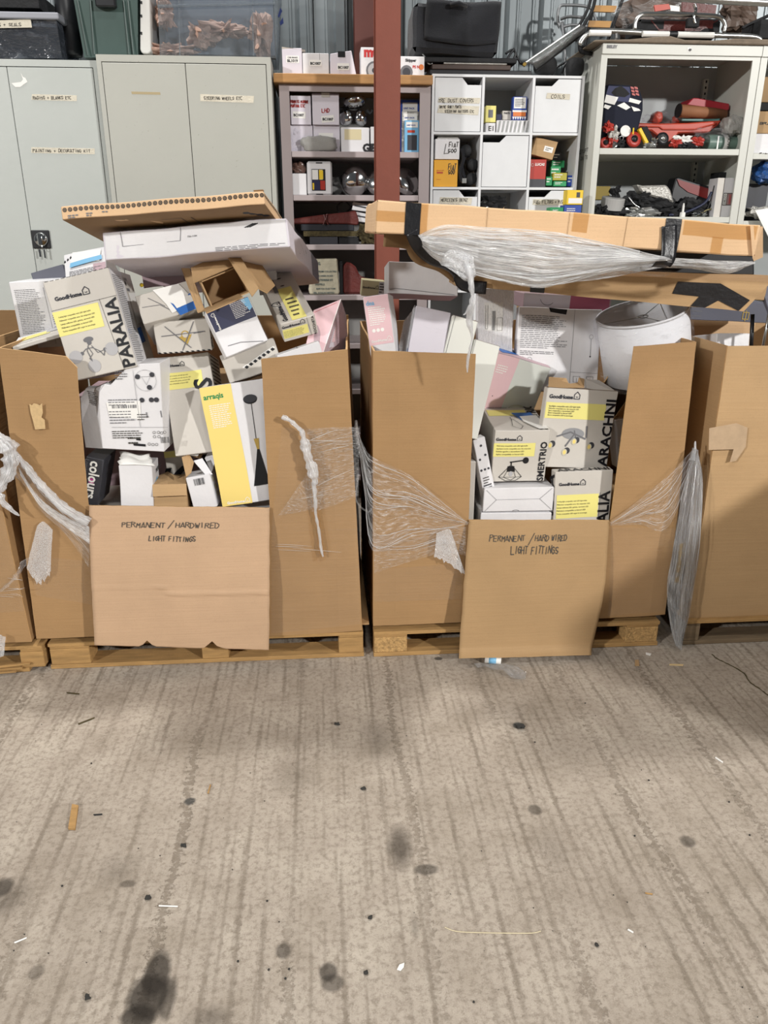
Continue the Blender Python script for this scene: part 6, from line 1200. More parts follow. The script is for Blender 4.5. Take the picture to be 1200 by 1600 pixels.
# fabric bag
Q = [at(*p, 4.40) for p in ((942, 225), (943, 190), (944, 150), (950, 131), (985, 133), (1000, 140), (1005, 155), (1005, 172), (997, 205), (990, 228))]
for p in Q: p.z = max(p.z, Za+.001)
o = MB().prism(Q, (0, .2, 0)).make('tool_bag', NFAB, bev=.008); tag(o, 'navy fabric bag printed with a cloud and small photographs', 'bag')
FD = Face(V((0, 0, 0)), None, None, V((0, -1, 0)), 1, 1, o, 0, lambda x, y: at(x, y, 4.398))
FD.quad(mat('deep_blue_print', '262C55', .6), [(946, 150), (951, 134), (984, 136), (985, 150), (982, 160), (945, 156)]); FD.quad(BLACKM, [(955, 145), (961, 138), (970, 134), (978, 140), (984, 147), (976, 152), (960, 150)], 'printed_picture', .002)
for i in range(3):
    for j in range(2): FD.quad(REDP, [(985+j*6+i, 135+i*5), (990+j*6+i, 136.5+i*5), (990.5+j*6+i, 140+i*5), (985.5+j*6+i, 138.5+i*5)], 'printed_picture', .002); FD.disc(988+j*6+i, 138+i*5, .006, BLACK, off=.003)
for q in (((947, 148), (966, 152), (960, 164), (944, 160)), ((984, 153), (1002, 158), (998, 163), (982, 159)), ((945, 163), (955, 166), (950, 171), (943, 168)), ((964, 165), (975, 160), (985, 168), (978, 172)), ((986, 166), (998, 170), (1001, 173), (990, 174))): FD.quad(LABEL, list(q), 'printed_picture', .002)
FD.line([(943, 168), (955, 170), (975, 171), (1002, 175)], .004, LABEL, 'white_piping'); FD.flush()
# red tray
Q = [at(*p, 4.46) for p in ((994, 192), (1030, 193), (1075, 192), (1128, 188), (1122, 196), (1108, 207), (1060, 208), (1056, 214), (1045, 222), (1030, 214), (1018, 204), (998, 204))]
o = MB().prism(Q, (0, .22, 0)).make('plastic_ramp', ORANGE, bev=.006); tag(o, 'long orange-red plastic tray across the upper shelf', 'tray')
MB().tube([at(1000, 198, 4.456), at(1030, 198, 4.456), at(1036, 202, 4.456), at(1085, 202, 4.456), at(1120, 193, 4.456)], .004, 6).make('moulded_rib', ORANGE, o, smooth=True)
o = crumple('clear_bag', 1030, 186, 4.55, 30, 8, BAGP, None, 6, .05, 20, .5); tag(o, 'crumpled clear bag behind the orange-red tray', 'bag')
for k, (x, y, rx, ry, lb) in enumerate(((1026, 184, 9, 8, 'red rounded part inside the crumpled bag, left'), (1057, 187, 6, 5, 'red rounded part at the right of the crumpled bag'))): o = crumple('red_part', x, y, 4.58, rx, ry, ORANGE, None, k, .03, 16, .2); tag(o, lb, 'part')
Q = [at(*p, 4.52) for p in ((1065, 182), (1126, 184), (1124, 190), (1065, 189))]; tag(MB().prism(Q, (0, .15, 0)).make('case', TEAL, bev=.003), 'flat sage-teal case under the rolled brown paper', 'case')
P0, P1 = at(1060, 173, 4.50), at(1132, 179, 4.54); o = MB().tube([P0, P1], [.032, .028], 18).make('paper_roll', BROWNR, smooth=True); tag(o, 'roll of brown paper lying on the teal case', 'roll'); MB().tube([P0+(P0-P1)*.001, P0+(P0-P1)*.004], .036, 18).make('roll_end', BLACKM, o)
Q = [at(*p, 4.52) for p in ((1073, 164), (1083, 153), (1090, 153), (1140, 162), (1140, 170), (1137, 173), (1080, 165))]; tag(MB().prism(Q, (0, .14, 0)).make('case', CRIM, bev=.004), 'crimson case on top of the brown paper roll', 'case')
o = crumple('bubble_wrap_bundle', 1143, 197, 4.42, 14, 15, BUBBLE, None, 2, .06, 26, .3); tag(o, 'bubble-wrapped grey bundle against the right side of the upper shelf', 'bubble wrap')
o = crumple('clear_bag', 1112, 208, 4.40, 26, 7, BAGP, None, 12, .04, 20, .6); tag(o, 'thin clear bag draped over the sage green tin', 'bag')
c = at(1128, 221, 4.44); c.z = Za+.042
o = MB().lathe([(0, -.09), (.041, -.09), (.041, .085), (.0, .085)], c, (1, .05, 0), 26).make('tin_can', DGREEN, smooth=False, bev=.002); tag(o, 'sage green tin lying on its side with a white handwritten strap', 'tin')
MB().lathe([(.0418, -.012), (.0424, -.012), (.0424, .014), (.0418, .014), (.0418, -.012)], c+V((.005, 0, 0)), (1, .05, 0), 26).make('paper_strap', LABEL, o); fs = Face(c+V((.005, -.043, .038)), V((1, 0, 0)), V((0, 0, -1)), V((0, -1, 0)), .02, .08, o); fs.text('TRACTA', .9, .95, .9, MARK, rot=90, bold=1); fs.quad(LABEL, [(-2.6, .1), (-2.2, .1), (-2.2, .95), (-2.6, .95)], 'side_label', .001); fs.flush()
GR = 'small red and black parts on the upper shelf'
for k, (x, y, r, m, hub, lb) in enumerate(((990, 218, 12, REDP, BLACK, 'red plastic wheel with a black hub at the front of the upper shelf'), (1035, 217, 10, BLACK, STEEL, 'black rubber wheel with a silver hub, under the red tray'), (945, 224, 9, REDP, BLACKM, 'dark red disc at the left end of the upper shelf'))):
    c = at(x, y, 4.38); c.z = max(c.z, Za+r*.0033); o = MB().lathe([(0, .008), (r*.0016, .01), (r*.003, .012), (r*.0034, 0), (r*.003, -.012), (0, -.01)], c, (.1, -1, .3), 26).make('wheel', m, smooth=True); tag(o, lb, 'wheel', GR); MB().lathe([(0, .018), (r*.0014, .016), (r*.0015, .01)], c, (.1, -1, .3), 16).make('hub', hub, o, smooth=True)
c = at(977, 205, 4.38); o = MB().lathe([(0, .002), (.02, .002), (.026, .006), (.0285, .004), (.0285, -.004), (0, -.006)], c, (0, -1, .2), 28).make('round_dish', LABEL, smooth=True); tag(o, 'round white lid propped beside the red wheel', 'lid')
o = MB().lathe([(.008, -.003), (.012, -.003), (.012, .003), (.008, .003), (.008, -.003)], at(971, 216, 4.37), (0, -1, .1), 18).make('ring', CHROME, smooth=True); tag(o, 'small bright ring under the round white lid', 'ring')
Q = [at(*p, 4.37) for p in ((998, 203), (1002, 199), (1014, 222), (1010, 226))]; o = MB().prism(Q, (0, .03, 0)).make('yellow_block', BRIGHTY, bev=.002); tag(o, 'yellow-sided black block leaning near the black wheel', 'block'); Q = [at(*p, 4.372) for p in ((1002.5, 199), (1011, 197), (1022, 218), (1014.5, 222))]; MB().prism(Q, (0, .03, 0)).make('black_side', BLACKM, o)
for k, (x, y, rx, ry, m, lb) in enumerate(((950, 199, 8, 7, REDP, 'red glossy part topmost in the left corner heap'), (958, 207, 7, 8, SILVER, 'clear-wrapped silvery part over the red parts'), (956, 219, 7, 9, REDP, 'red plastic part at the front left of the upper shelf'), (968, 224, 9, 5, BLACKM, 'black bracket in front of the white lid'), (960, 226, 3, 4, CHROME, 'small chrome scrap at the front left edge'), (1016, 227, 9, 3, STEEL, 'small bright metal bits before the yellow block'), (1056, 224, 8, 5, REDP, 'small red cap before the pale bag'), (1067, 219, 14, 6, LABEL, 'pale crumpled bag before the red tray'), (1074, 228, 11, 4, BLACK, 'black rubber strip before the pale bag'), (1022, 221, 5, 5, CHROME, 'little bright fitting beside the black wheel'), (1090, 222, 9, 6, REDP, 'small red part against the sage tin'))):
    o = crumple('small_part', x, y, 4.36+.008*(k % 4), rx, ry, m, None, k+3, .018, 16, .6); tag(o, lb, 'part', GR)
o = MB().tube([at(990, 200, 4.36), at(989, 210, 4.355)], .004, 8).make('yellow_pin', BRIGHTY); tag(o, 'short yellow pin standing on the red wheel', 'pin')
# lower shelf of the right unit
GL = 'oddments on the lower grey shelf'
o, f = item('small_carton', 'dull yellow carton at the back left of the lower grey shelf', 930, 291, 953, 312, 4.6, .1, mat('dull_yellow_board', 'A08A3A', .6), group=GL)
c = at(957, 318, 4.42); o = MB().lathe([(0, -.03), (.062, -.03), (.062, .03), (.05, .032), (0, .032)], c, (.05, -.2, 1), 28).make('tape_roll', mat('dull_white_plastic', 'A9A8A6', .5), smooth=False, bev=.002); tag(o, 'thick dull white plastic ring on the lower grey shelf', 'ring')
for k, (x, y, rx, ry, m, lb) in enumerate(((955, 334, 22, 7, BLACKM, 'black metal parts under the white plastic ring'), (996, 312, 22, 9, BLACKM, 'long black bracket beside the silver foil bag'), (1020, 318, 28, 9, BLACKM, 'black moulded housing under the silver foil bag'), (1000, 332, 26, 6, STEEL, 'tangle of bright metal fittings at the shelf edge'), (1040, 332, 20, 6, BLACKM, 'small black parts at the middle of the lower shelf'), (1085, 325, 30, 12, BLACKM, 'dark heap of hoses right of the silver bag'), (1092, 335, 10, 3, CHROME, 'bright bracket with a cream knob near the white tall carton'), (940, 330, 8, 8, BLACKM, 'dark coil at the left end of the lower shelf'), (962, 300, 7, 8, BLACKM, 'curled black hose behind the white plastic ring'))):
    o = crumple('metal_part', x, y, 4.40+.012*(k % 3), rx, ry, m, None, k+20, .03, 18, .7); tag(o, lb, 'part', GL)
Q = [at(*p, 4.40) for p in ((995, 288), (1005, 290), (1042, 289), (1048, 297), (1054, 317), (1040, 312), (1015, 306), (1002, 300))]; o = MB().prism(Q, (0, .08, 0)).make('foil_bag', SILVER, bev=.008); tag(o, 'creased silver foil bag on the black housing', 'bag')
Q = [at(*p, 4.46) for p in ((1050, 300), (1057, 277), (1062, 277), (1110, 292), (1112, 300), (1104, 318), (1060, 318), (1048, 312))]; o = MB().prism(Q, (0, .1, 0)).make('lamp_cluster', BLACK, bev=.006); tag(o, 'red-topped black lamp cluster tipped on the lower grey shelf', 'lamp')
Q = [at(*p, 4.455) for p in ((1058, 280), (1108, 295), (1105, 311), (1075, 300), (1062, 290))]; MB().prism(Q, (0, .02, 0)).make('red_lens', mat('dark_red_lens', '7A2422', .3), o)
for k, (p, r, m, lb) in enumerate(((((1100, 340), (1108, 320), (1116, 290)), .003, BLACK, 'thin black wire rising behind the white tall carton'), (((1045, 336), (1070, 332), (1100, 318), (1112, 300)), .007, mat('dark_blue_hose', '1D2440', .5), 'dark blue hose curving under the lamp cluster'), (((1000, 325), (990, 318), (982, 308)), .004, STEEL, 'bright bent rod beside the white plastic ring'), (((1090, 338), (1105, 328), (1120, 326)), .004, mat('olive_strap', '7E7550', .6), 'olive strap at the foot of the white tall carton'))):
    o = MB().tube([crm([at(x, y, 4.39) for x, y in p], i/12) for i in range(13)], r, 8).make('hose', m, smooth=True); tag(o, lb, 'hose', GL)
c = at(1066, 338, 4.37); c.z = Zb+.001; o = MB().lathe([(0, 0), (.015, 0), (.015, .022), (.006, .026), (.006, .055), (.003, .07), (0, .07)], c, (0, 0, 1), 16).make('small_bottle', LABEL, smooth=False); tag(o, 'tiny white-based nozzle bottle at the lower shelf edge', 'bottle', GL)
o, f = item('tall_carton', 'tall white carton with two small labels, standing in the right of the lower shelf', 1118, 278, 1144, 341, 4.36, .10, WHITE, z0=Zb); f.rect(GREIGE, 0, 0, .40, 1, 'side_print'); f.rect(MARK, .45, .38, .98, .70); f.rect(LABEL, .48, .40, .66, .68, off=.0016); f.text('DELCO', .62, .66, .24, INK, rot=90, bold=1, off=.0028); f.rect(mat('grey_pink_print', '9A7A7A', .5), .70, .40, .96, .68, off=.0016); f.text('GASKET', .9, .66, .24, RPRINT, rot=90, bold=1, off=.0028); f.line([(.4, 0), (.42, 1)], .0012); f.flush()
item('tall_carton', 'black upright box behind the white tall carton', 1119, 269, 1139, 341, 4.48, .1, BLACKM, z0=Zb)
# neighbouring unit at the right edge of the picture
NU = thing('shelf_unit', 'second light grey steel unit cut off by the right edge of the photo', 'shelf unit', (2.7, YR+.23, 0))
MB().box((2.266, YR, 0), (2.30, YR+.011, 2.388)).box((2.266, YR+.012, 0), (2.271, YR+.46, 2.43)).make('side_panel', RSTEEL, NU); MB().box((3.06, YR, 0), (3.1, YR+.46, 2.43)).make('side_panel', RSTEEL, NU)
MB().box((2.266, YR-.008, 2.389), (3.1, YR+.011, 2.436)).box((2.266, YR+.011, 2.425), (3.1, YR+.46, 2.436)).make('fascia', RSTEEL, NU); MB().box((2.271, YR+.45, 0), (3.06, YR+.46, 2.42)).make('back_panel', mat('grey_back_steel', 'A3A7A8', .5), NU)
for z in (1.945, 1.61, 1.29, .95, .6): MB().box((2.3, YR+.002, z-.03), (3.06, YR+.448, z)).make('shelf', RSTEEL, NU, bev=.002)
FD = face_at(YR, NU); a = at(1187, 240, YR); ff = Face(a, V((1, 0, 0)), V((0, 0, -1)), V((0, -1, 0)), .09, .02, NU); ff.hand('FILTERS', 0, 0, 1.2, .003, MARK, .16); ff.flush()
item('small_carton', 'plain white carton under a kraft one, right-edge unit', 1179, 209, 1230, 235, 4.36, .2, WHITE, z0=1.945); o, f = item('small_carton', 'kraft carton with faint print on the white one, right-edge unit', 1183, 174, 1230, 208.5, 4.36, .2, KRAFT2); f.hand('BRAKE', .1, .6, .6, .003, MARK, .1); f.flush()
item('small_carton', 'kraft carton tilted topmost in the right-edge unit', 1192, 120, 1230, 160, 4.5, .2, KRAFT2); item('small_carton', 'dark carton under the tilted kraft one, right-edge unit', 1188, 160.5, 1230, 173, 4.42, .2, BLACKM)
o = crumple('blue_bag', 1199, 271, 4.38, 22, 15, mat('blue_polythene', '2C5590', .3, bump=.6, bscale=60), None, 8, .07, 24, .3); tag(o, 'bright blue polythene bundle in the right-edge unit', 'bundle')
item('dark_crate', 'dark slate box under the blue bundle', 1166, 287, 1198, 338, 4.40, .2, mat('dark_slate', '2A2C34', .5), z0=1.61); o = crumple('clear_bag', 1185, 332, 4.36, 18, 8, SILVER, None, 9, .03, 20, .5); tag(o, 'grey crumpled bag in front of the dark slate box', 'bag')
Q = [at(*p) for p in ((1180, 329, 4.26), (1225, 322, 4.26), (1225, 385, 4.22), (1203, 375, 4.22))]; tag(MB().prism(Q, (0, .004, .002)).make('paper_sheet', LABEL), 'bent white sheet hanging at the extreme right edge', 'paper')
# ================================================================ on top of the right unit
Q = [at(x, y, 4.28) for x, y in ((930, 62), (985, 61), (1030, 57), (1048, 56), (1070, 62), (1115, 63), (1150, 60), (1230, 62), (1230, 78), (1190, 75), (1000, 71), (944, 68), (926, 66))]
for p in Q[-5:]: p.z = 2.438
o = MB().prism(Q, (0, .45, 0)).make('hessian_mat', HESS, bev=.006); tag(o, 'brown hessian mat folded over the right steel unit', 'mat')
RK = thing('roof_rack', 'silver tubular roof rack with a raised hoop and white tape', 'roof rack', at(1060, 58, 4.35))
def rt(p, r=.0125, m=STEEL, Y=4.34, nm='rail'): return MB().tube([crm([at(x, y, Y) for x, y in p], i/36) for i in range(37)], r, 10).make(nm, m, RK, smooth=True)
rt(((905, 70), (915, 56), (935, 49), (965, 49), (1040, 53), (1110, 55), (1170, 57), (1185, 60), (1188, 63))); rt(((992, 46), (994, 32), (1003, 23), (1020, 22), (1070, 23), (1115, 25), (1128, 30), (1133, 40), (1131, 50)), .0105, Y=4.335, nm='hoop')
for x0, x1 in ((1004, 1045), (1058, 1115), (921, 954)): a, b = at(x0, 53+(x0-1004)*.02, 4.325), at(x1, 53+(x1-1004)*.02, 4.325); MB().tube([a, b], .0138, 10).make('white_tape', LABEL, RK)
MB().tube([at(1045, 54, 4.325), at(1058, 54, 4.325)], .0142, 10).make('black_clamp', BLACK, RK)
for x in (963, 1155): MB().tube([at(x, 52, 4.34), at(x, 60, 4.34)], .009, 8).make('foot', STEEL, RK)
rt(((905, 74), (925, 72), (945, 72), (960, 70)), .010, BLACKM, 4.5, 'rear_rail'); rt(((906, 66), (908, 80), (925, 84)), .010, BLACKM, 4.45, 'rear_rail')
rt(((1085, 6), (1087, 16), (1084, 28), (1086, 36)), .008, CHROME, 4.31, 'hanging_hook')
MB().box(tuple(at(1074, 42, 4.31)), tuple(at(1090, 30, 4.34))).make('black_strap', BLACKM, RK, bev=.003)
WB = mat('wrapped_brown_goods', '5A4A40', .5, var=.4, vscale=8)
o = crumple('wrapped_bundle', 1035, 26, 4.76, 66, 30, WB, None, 4, .12, 34, .3); tag(o, 'bulky brown bundle wrapped in clear film behind the roof rack', 'bundle')
c0_ = o
MB().prism([at(*p, 4.44) for p in ((1022, 8), (1045, 6), (1048, 14), (1024, 18))], (0, .01, 0)).make('orange_label', ORANGE, o); MB().prism([at(*p, 4.44) for p in ((1047, 8), (1062, 10), (1062, 18), (1048, 17))], (0, .01, 0)).make('white_label', LABEL, o); MB().prism([at(*p, 4.44) for p in ((1066, 3), (1120, 8), (1118, 22), (1066, 18))], (0, .01, 0)).make('red_wrapping', MAROON, o)
sheet('film_wrap', lin(0, 1, 30), lin(0, 1, 14), lambda u, v: at(965+u*150, 0+v*50, 4.58)+wob((u*1.5, v, 2), .05, 3), FILM, c0_, uvs=lambda u, v: (u, v))
o, F = carton('padded_seat', 'dark padded seat with maroon piping under the roof rack hoop', (998, 28), (1128, 30), (998, 56), (4.40, 4.40, 4.40), .18, BLACKM, cat='seat', amp=.006, bev=.012); F['front'].line([(.15, .1), (.25, .65), (.75, .7), (.95, .1)], .006, MAROON, 'piping'); F['front'].rect(MAROON, .3, .12, .9, .6, 'maroon_panel'); done(F)
tubes('long_pole', 'thick pale pole lying across the top right corner', 'pole', (((1038, -6), (1120, 0), (1240, 6)),), 4.2, .018, STEEL)
tubes('black_bar', 'thin black bar slanting down at the top right', 'bar', (((1160, 44), (1180, 34), (1215, 18)),), 4.5, .008, BLACKM)
item('black_case', 'black box at the extreme top right', 1188, 30, 1230, 60, 4.42, .2, BLACKM, 'case'); o = crumple('dark_bundle', 1155, 22, 4.75, 26, 24, WB, None, 14, .08, 24, .5); tag(o, 'dim brown bundle behind the roof rack near the top right', 'bundle')
# ================================================================ stretch film on and between the boxes
def film(name, U, L, m, parent=None, nu=40, nv=12, amp=.008, fr=9, seed=1, bulge=0, uvk=(1, 1), ragged=0):
    """a sheet between two paths of pixel points with distances"""
    PU = [at(*p) for p in U]; PL = [at(*p) for p in L]
    def fn(u, v):
        a, b = crm(PU, u), crm(PL, u); p = a*(1-v)+b*v; q = V((p.x*fr, p.y*fr, p.z*fr)); k = math.sin(math.pi*min(max(v, 0), 1))
        n1 = noise.noise(V((u*2.2, v*11, seed))); n2 = noise.noise(V((u*9, v*24, seed+5)))
        e = noise.noise(V((u*14, seed, 0)))*ragged*(v > .99)
        return p+V((noise.noise(q)*amp*.4, -bulge*k+(n1*.9+n2*.45)*amp-.001, noise.noise(q+V((9, 0, 0)))*amp*.4+e))
    o = sheet(name, lin(0, 1, nu+1), lin(0, 1, nv+1), fn, m, parent, uvs=lambda u, v: (u*uvk[0], v*uvk[1])); return o
def strands(name, U, L, k, m, parent, r=(.0008, .0022), amp=.006, seed=1, vr=(0, 1)):
    PU = [at(*p) for p in U]; PL = [at(*p) for p in L]; rn = random.Random(seed); mb = MB()
    for i in range(max(4, int(k*.36))):
        v0 = rn.uniform(*vr); v1 = min(1, max(0, v0+rn.uniform(-.18, .18))); a = rn.uniform(0, .55); b = min(1, a+rn.uniform(.25, .8)); pts = []
        for q in range(15):
            u = a+(b-a)*q/14; v = v0+(v1-v0)*q/14; p = crm(PU, u)*(1-v)+crm(PL, u)*v; pts.append(p+V((0, -.004, 0))+wob(p, amp, 8, seed+i))
        R = rn.uniform(*r)*.62; mb.tube(pts, [R*(.3+.7*math.sin(math.pi*q/14)) for q in range(15)], 5)
    o = mb.make(name, m, parent, smooth=True, uv=True); o['kind'] = 'stuff'; return o
def rope(name, pts, rad, m, parent=None, seed=1, lumps=.45):
    P = [at(*p) for p in pts]; n = 44; vs = []; L = []
    mb = MB(); C_ = [crm(P, k/n)+wob(crm(P, k/n), .006, 11, seed) for k in range(n+1)]
    R = [(rad[min(int(k/n*(len(rad)-1)), len(rad)-2)]*(1-(k/n*(len(rad)-1)) % 1)+rad[min(int(k/n*(len(rad)-1))+1, len(rad)-1)]*((k/n*(len(rad)-1)) % 1) if k < n else rad[-1])*(1+lumps*noise.noise(C_[k]*40)) for k in range(n+1)]
    mb.tube(C_, R, 12); 
    for i, v in enumerate(mb.v):
        c = C_[min(i//12, n)]; d = v-c; mb.v[i] = c+d*(1+.45*noise.noise(v*70))
    return mb.make(name, m, parent, smooth=True, uv=True)
WS = poly('film_strand', 'FFFFFF', .75, 1., (3, 3, 1), 6, rough=.2)
def group_thing(label, loc): return thing('stretch_film', label, 'plastic film', loc, 'stretch film on the pallet boxes')
t = group_thing('gathered film sash crossing the left front panel of the left box', at(90, 830, 2.59))
U = ((14, 700, 2.60), (38, 722, 2.595), (62, 752, 2.592), (98, 786, 2.585), (140, 806, 2.585)); L = ((14, 735, 2.60), (44, 765, 2.595), (66, 800, 2.592), (100, 832, 2.586), (140, 888, 2.585))
film('film_sheet', U, L, FILM, t, seed=2, amp=.010, uvk=(1.2, 2)); strands('film_strand', U, L, 26, WS, t, (.0008, .002), seed=4, vr=(0, .6))
rope('film_rope', ((20, 702, 2.592), (42, 728, 2.587), (66, 760, 2.582), (100, 792, 2.576), (140, 818, 2.578)), (.006, .012, .014, .015, .016), FILMD, t, 3, .3)
film('film_sheet', ((30, 730, 2.59), (60, 775, 2.588), (100, 806, 2.582), (140, 822, 2.582)), ((32, 742, 2.59), (62, 790, 2.588), (100, 822, 2.582), (140, 850, 2.582)), FILMD, t, seed=9, amp=.006)
film('film_scrap', ((58, 822, 2.598), (68, 815, 2.596), (82, 828, 2.596)), ((42, 888, 2.600), (62, 912, 2.598), (80, 893, 2.598)), FILMD, t, 18, 14, .006, seed=7, ragged=.02, uvk=(2, 2))
film('tight_film', ((48, 868, 2.6), (148, 878, 2.6)), ((56, 930, 2.6), (148, 945, 2.6)), FILMT, t, amp=.002, uvk=(1, 3))
t = group_thing('frayed film and a bright band wrapped on the left-edge box', at(20, 860, 2.58))
film('film_sheet', ((-60, 770, 2.585), (4, 800, 2.585)), ((-60, 960, 2.585), (38, 955, 2.585)), FILMT, t, amp=.003, uvk=(2, 4)); rope('film_rope', ((-10, 678, 2.57), (12, 700, 2.57), (14, 735, 2.57), (-10, 775, 2.57)), (.02, .028, .022, .012), FILMD, t, 5, .6)
rope('film_rope', ((-5, 760, 2.57), (10, 790, 2.575), (30, 806, 2.58)), (.012, .010, .004), FILMD, t, 6, .6); rope('film_rope', ((0, 925, 2.585), (25, 900, 2.58), (38, 880, 2.59), (44, 872, 2.6)), (.004, .009, .008, .003), FILM, t, 8, .6)
strands('film_strand', ((-30, 880, 2.58), (20, 890, 2.58), (38, 884, 2.58)), ((-30, 945, 2.58), (20, 935, 2.58), (40, 940, 2.58)), 18, WS, t, (.0006, .0014), seed=6)
film('film_scrap', ((-5, 990, 2.575), (8, 995, 2.575)), ((-5, 1030, 2.57), (6, 1025, 2.57)), FILMD, t, 10, 8, .01, seed=8)
t = group_thing('film knotted into a twisted cord, right panel of the left box', at(490, 800, 2.59))
film('film_sheet', ((472, 672, 2.592), (515, 668, 2.59), (562, 668, 2.592)), ((488, 800, 2.592), (520, 790, 2.59), (560, 775, 2.592)), FILM, t, seed=11, amp=.007, uvk=(1, 2)); film('film_sheet', ((481, 738, 2.59), (490, 760, 2.588), (505, 770, 2.588)), ((434, 806, 2.597), (470, 800, 2.594), (500, 790, 2.592)), FILM, t, 24, 10, .006, seed=13)
rope('film_rope', ((441, 650, 2.588), (455, 658, 2.585), (471, 674, 2.582)), (.010, .006, .007), FILMD, t, 3, .8); rope('film_rope', ((470, 672, 2.582), (478, 700, 2.578), (487, 735, 2.574), (492, 758, 2.580)), (.008, .017, .017, .010), FILMD, t, 12, .7)
rope('film_rope', ((490, 755, 2.584), (493, 790, 2.588), (497, 830, 2.592), (505, 868, 2.596)), (.008, .006, .005, .003), FILMD, t, 14, .5)
strands('film_strand', ((474, 674, 2.588), (515, 670, 2.586), (562, 668, 2.588)), ((486, 735, 2.588), (520, 722, 2.586), (560, 712, 2.588)), 22, WS, t, (.0006, .0018), seed=8); strands('film_strand', ((480, 760, 2.59), (560, 730, 2.59)), ((450, 800, 2.59), (556, 780, 2.59)), 12, WS, t, (.0005, .0012), seed=9)
film('tight_film', ((424, 830, 2.597), (560, 826, 2.597)), ((424, 990, 2.597), (563, 975, 2.597)), FILMT, t, amp=.002, uvk=(1, 6)); strands('film_strand', ((428, 845, 2.596), (550, 855, 2.596)), ((428, 858, 2.596), (550, 866, 2.596)), 9, WS, t, (.0006, .0016), amp=.001, seed=19)
film('tight_film', ((440, 668, 2.60), (562, 668, 2.598)), ((424, 830, 2.60), (560, 828, 2.598)), FILMT, t, amp=.002, uvk=(1, 5))
film('parcel_tape_tail', ((484, 792, 2.596), (502, 793, 2.596)), ((494, 878, 2.597), (512, 866, 2.597)), PTAPE, t, 6, 14, .004, seed=3)
t = group_thing('wide fan of film over the left panel of the right box', at(650, 850, 2.60))
U = ((556, 655, 2.66), (566, 690, 2.62), (583, 714, 2.60), (640, 742, 2.595), (690, 782, 2.595), (731, 816, 2.595)); L = ((560, 700, 2.66), (570, 770, 2.62), (583, 860, 2.60), (640, 840, 2.597), (690, 830, 2.597), (731, 818, 2.597))
film('film_sheet', U, L, FILM, t, 60, 20, .009, seed=21, uvk=(2, 1)); strands('film_strand', U, L, 46, WS, t, (.0006, .0020), seed=22)
U = ((584, 832, 2.60), (640, 840, 2.598), (690, 826, 2.598), (728, 822, 2.598)); L = ((584, 896, 2.60), (640, 878, 2.60), (690, 864, 2.60), (728, 868, 2.60))
film('film_sheet', U, L, FILM, t, 40, 12, .006, seed=24, uvk=(1.5, 1)); strands('film_strand', U, L, 22, WS, t, (.0005, .0014), seed=25)
film('film_scrap', ((682, 832, 2.592), (700, 826, 2.592), (705, 828, 2.592)), ((678, 870, 2.592), (700, 880, 2.592), (728, 900, 2.592)), FILMD, t, 18, 14, .010, seed=27, ragged=.02, uvk=(2, 2)); film('tight_film', ((584, 890, 2.602), (722, 880, 2.602)), ((584, 940, 2.602), (720, 936, 2.602)), FILMT, t, amp=.002, uvk=(1, 4))
rope('film_rope', ((556, 656, 2.66), (560, 690, 2.63), (572, 730, 2.61), (580, 760, 2.60)), (.004, .009, .010, .006), FILM, t, 31, .5); rope('film_rope', ((560, 740, 2.62), (558, 780, 2.61), (575, 800, 2.6), (585, 790, 2.6)), (.004, .003, .003, .002), FILM, t, 33, .3)
t = group_thing('film triangle gathered to a peak on the right panel of the right box', at(1010, 800, 2.59))
U = ((953, 816, 2.597), (1000, 778, 2.594), (1045, 742, 2.59), (1084, 700, 2.60)); L = ((954, 822, 2.597), (1000, 820, 2.594), (1044, 822, 2.592), (1088, 712, 2.60))
film('film_sheet', U, L, FILM, t, 46, 16, .009, seed=41, uvk=(1.4, 1)); strands('film_strand', U, L, 34, WS, t, (.0006, .0018), seed=42)
film('tight_film', ((955, 824, 2.602), (1054, 826, 2.602)), ((950, 962, 2.602), (1040, 955, 2.602)), FILMT, t, amp=.002, uvk=(1, 5))
t = group_thing('long limp film pouch hanging in the gap down to the floor at the right', at(1065, 1008, 2.56))
film('film_pouch', ((1082, 700, 2.60), (1072, 740, 2.585), (1056, 830, 2.575), (1044, 900, 2.57), (1042, 940, 2.565), (1048, 980, 2.56), (1056, 1009, 2.555)), ((1086, 700, 2.60), (1097, 735, 2.585), (1097, 800, 2.575), (1090, 880, 2.57), (1082, 930, 2.565), (1074, 970, 2.56), (1064, 1010, 2.555)), FILMP, t, 50, 14, .010, seed=51, bulge=.03, uvk=(1.3, 1))
film('film_pouch', ((1082, 700, 2.62), (1072, 740, 2.61), (1056, 830, 2.605), (1044, 900, 2.60), (1042, 940, 2.595), (1048, 980, 2.58), (1056, 1009, 2.56)), ((1086, 700, 2.62), (1097, 735, 2.61), (1097, 800, 2.605), (1090, 880, 2.60), (1082, 930, 2.595), (1074, 970, 2.58), (1064, 1010, 2.56)), FILMP, t, 50, 14, .006, seed=54, bulge=-.005, uvk=(1.3, 1))
strands('film_strand', ((1084, 706, 2.58), (1070, 760, 2.56), (1055, 850, 2.55), (1048, 930, 2.55)), ((1088, 706, 2.58), (1096, 760, 2.56), (1092, 850, 2.55), (1080, 930, 2.55)), 16, WS, t, (.0006, .0016), seed=56)
rope('film_rope', ((1086, 690, 2.61), (1085, 705, 2.6), (1082, 720, 2.59)), (.002, .006, .010), FILMD, t, 61, .3)
film('film_scrap', ((1062, 850, 2.55), (1072, 848, 2.55)), ((1054, 910, 2.55), (1064, 912, 2.55)), PTAPE, t, 6, 14, .006, seed=63)
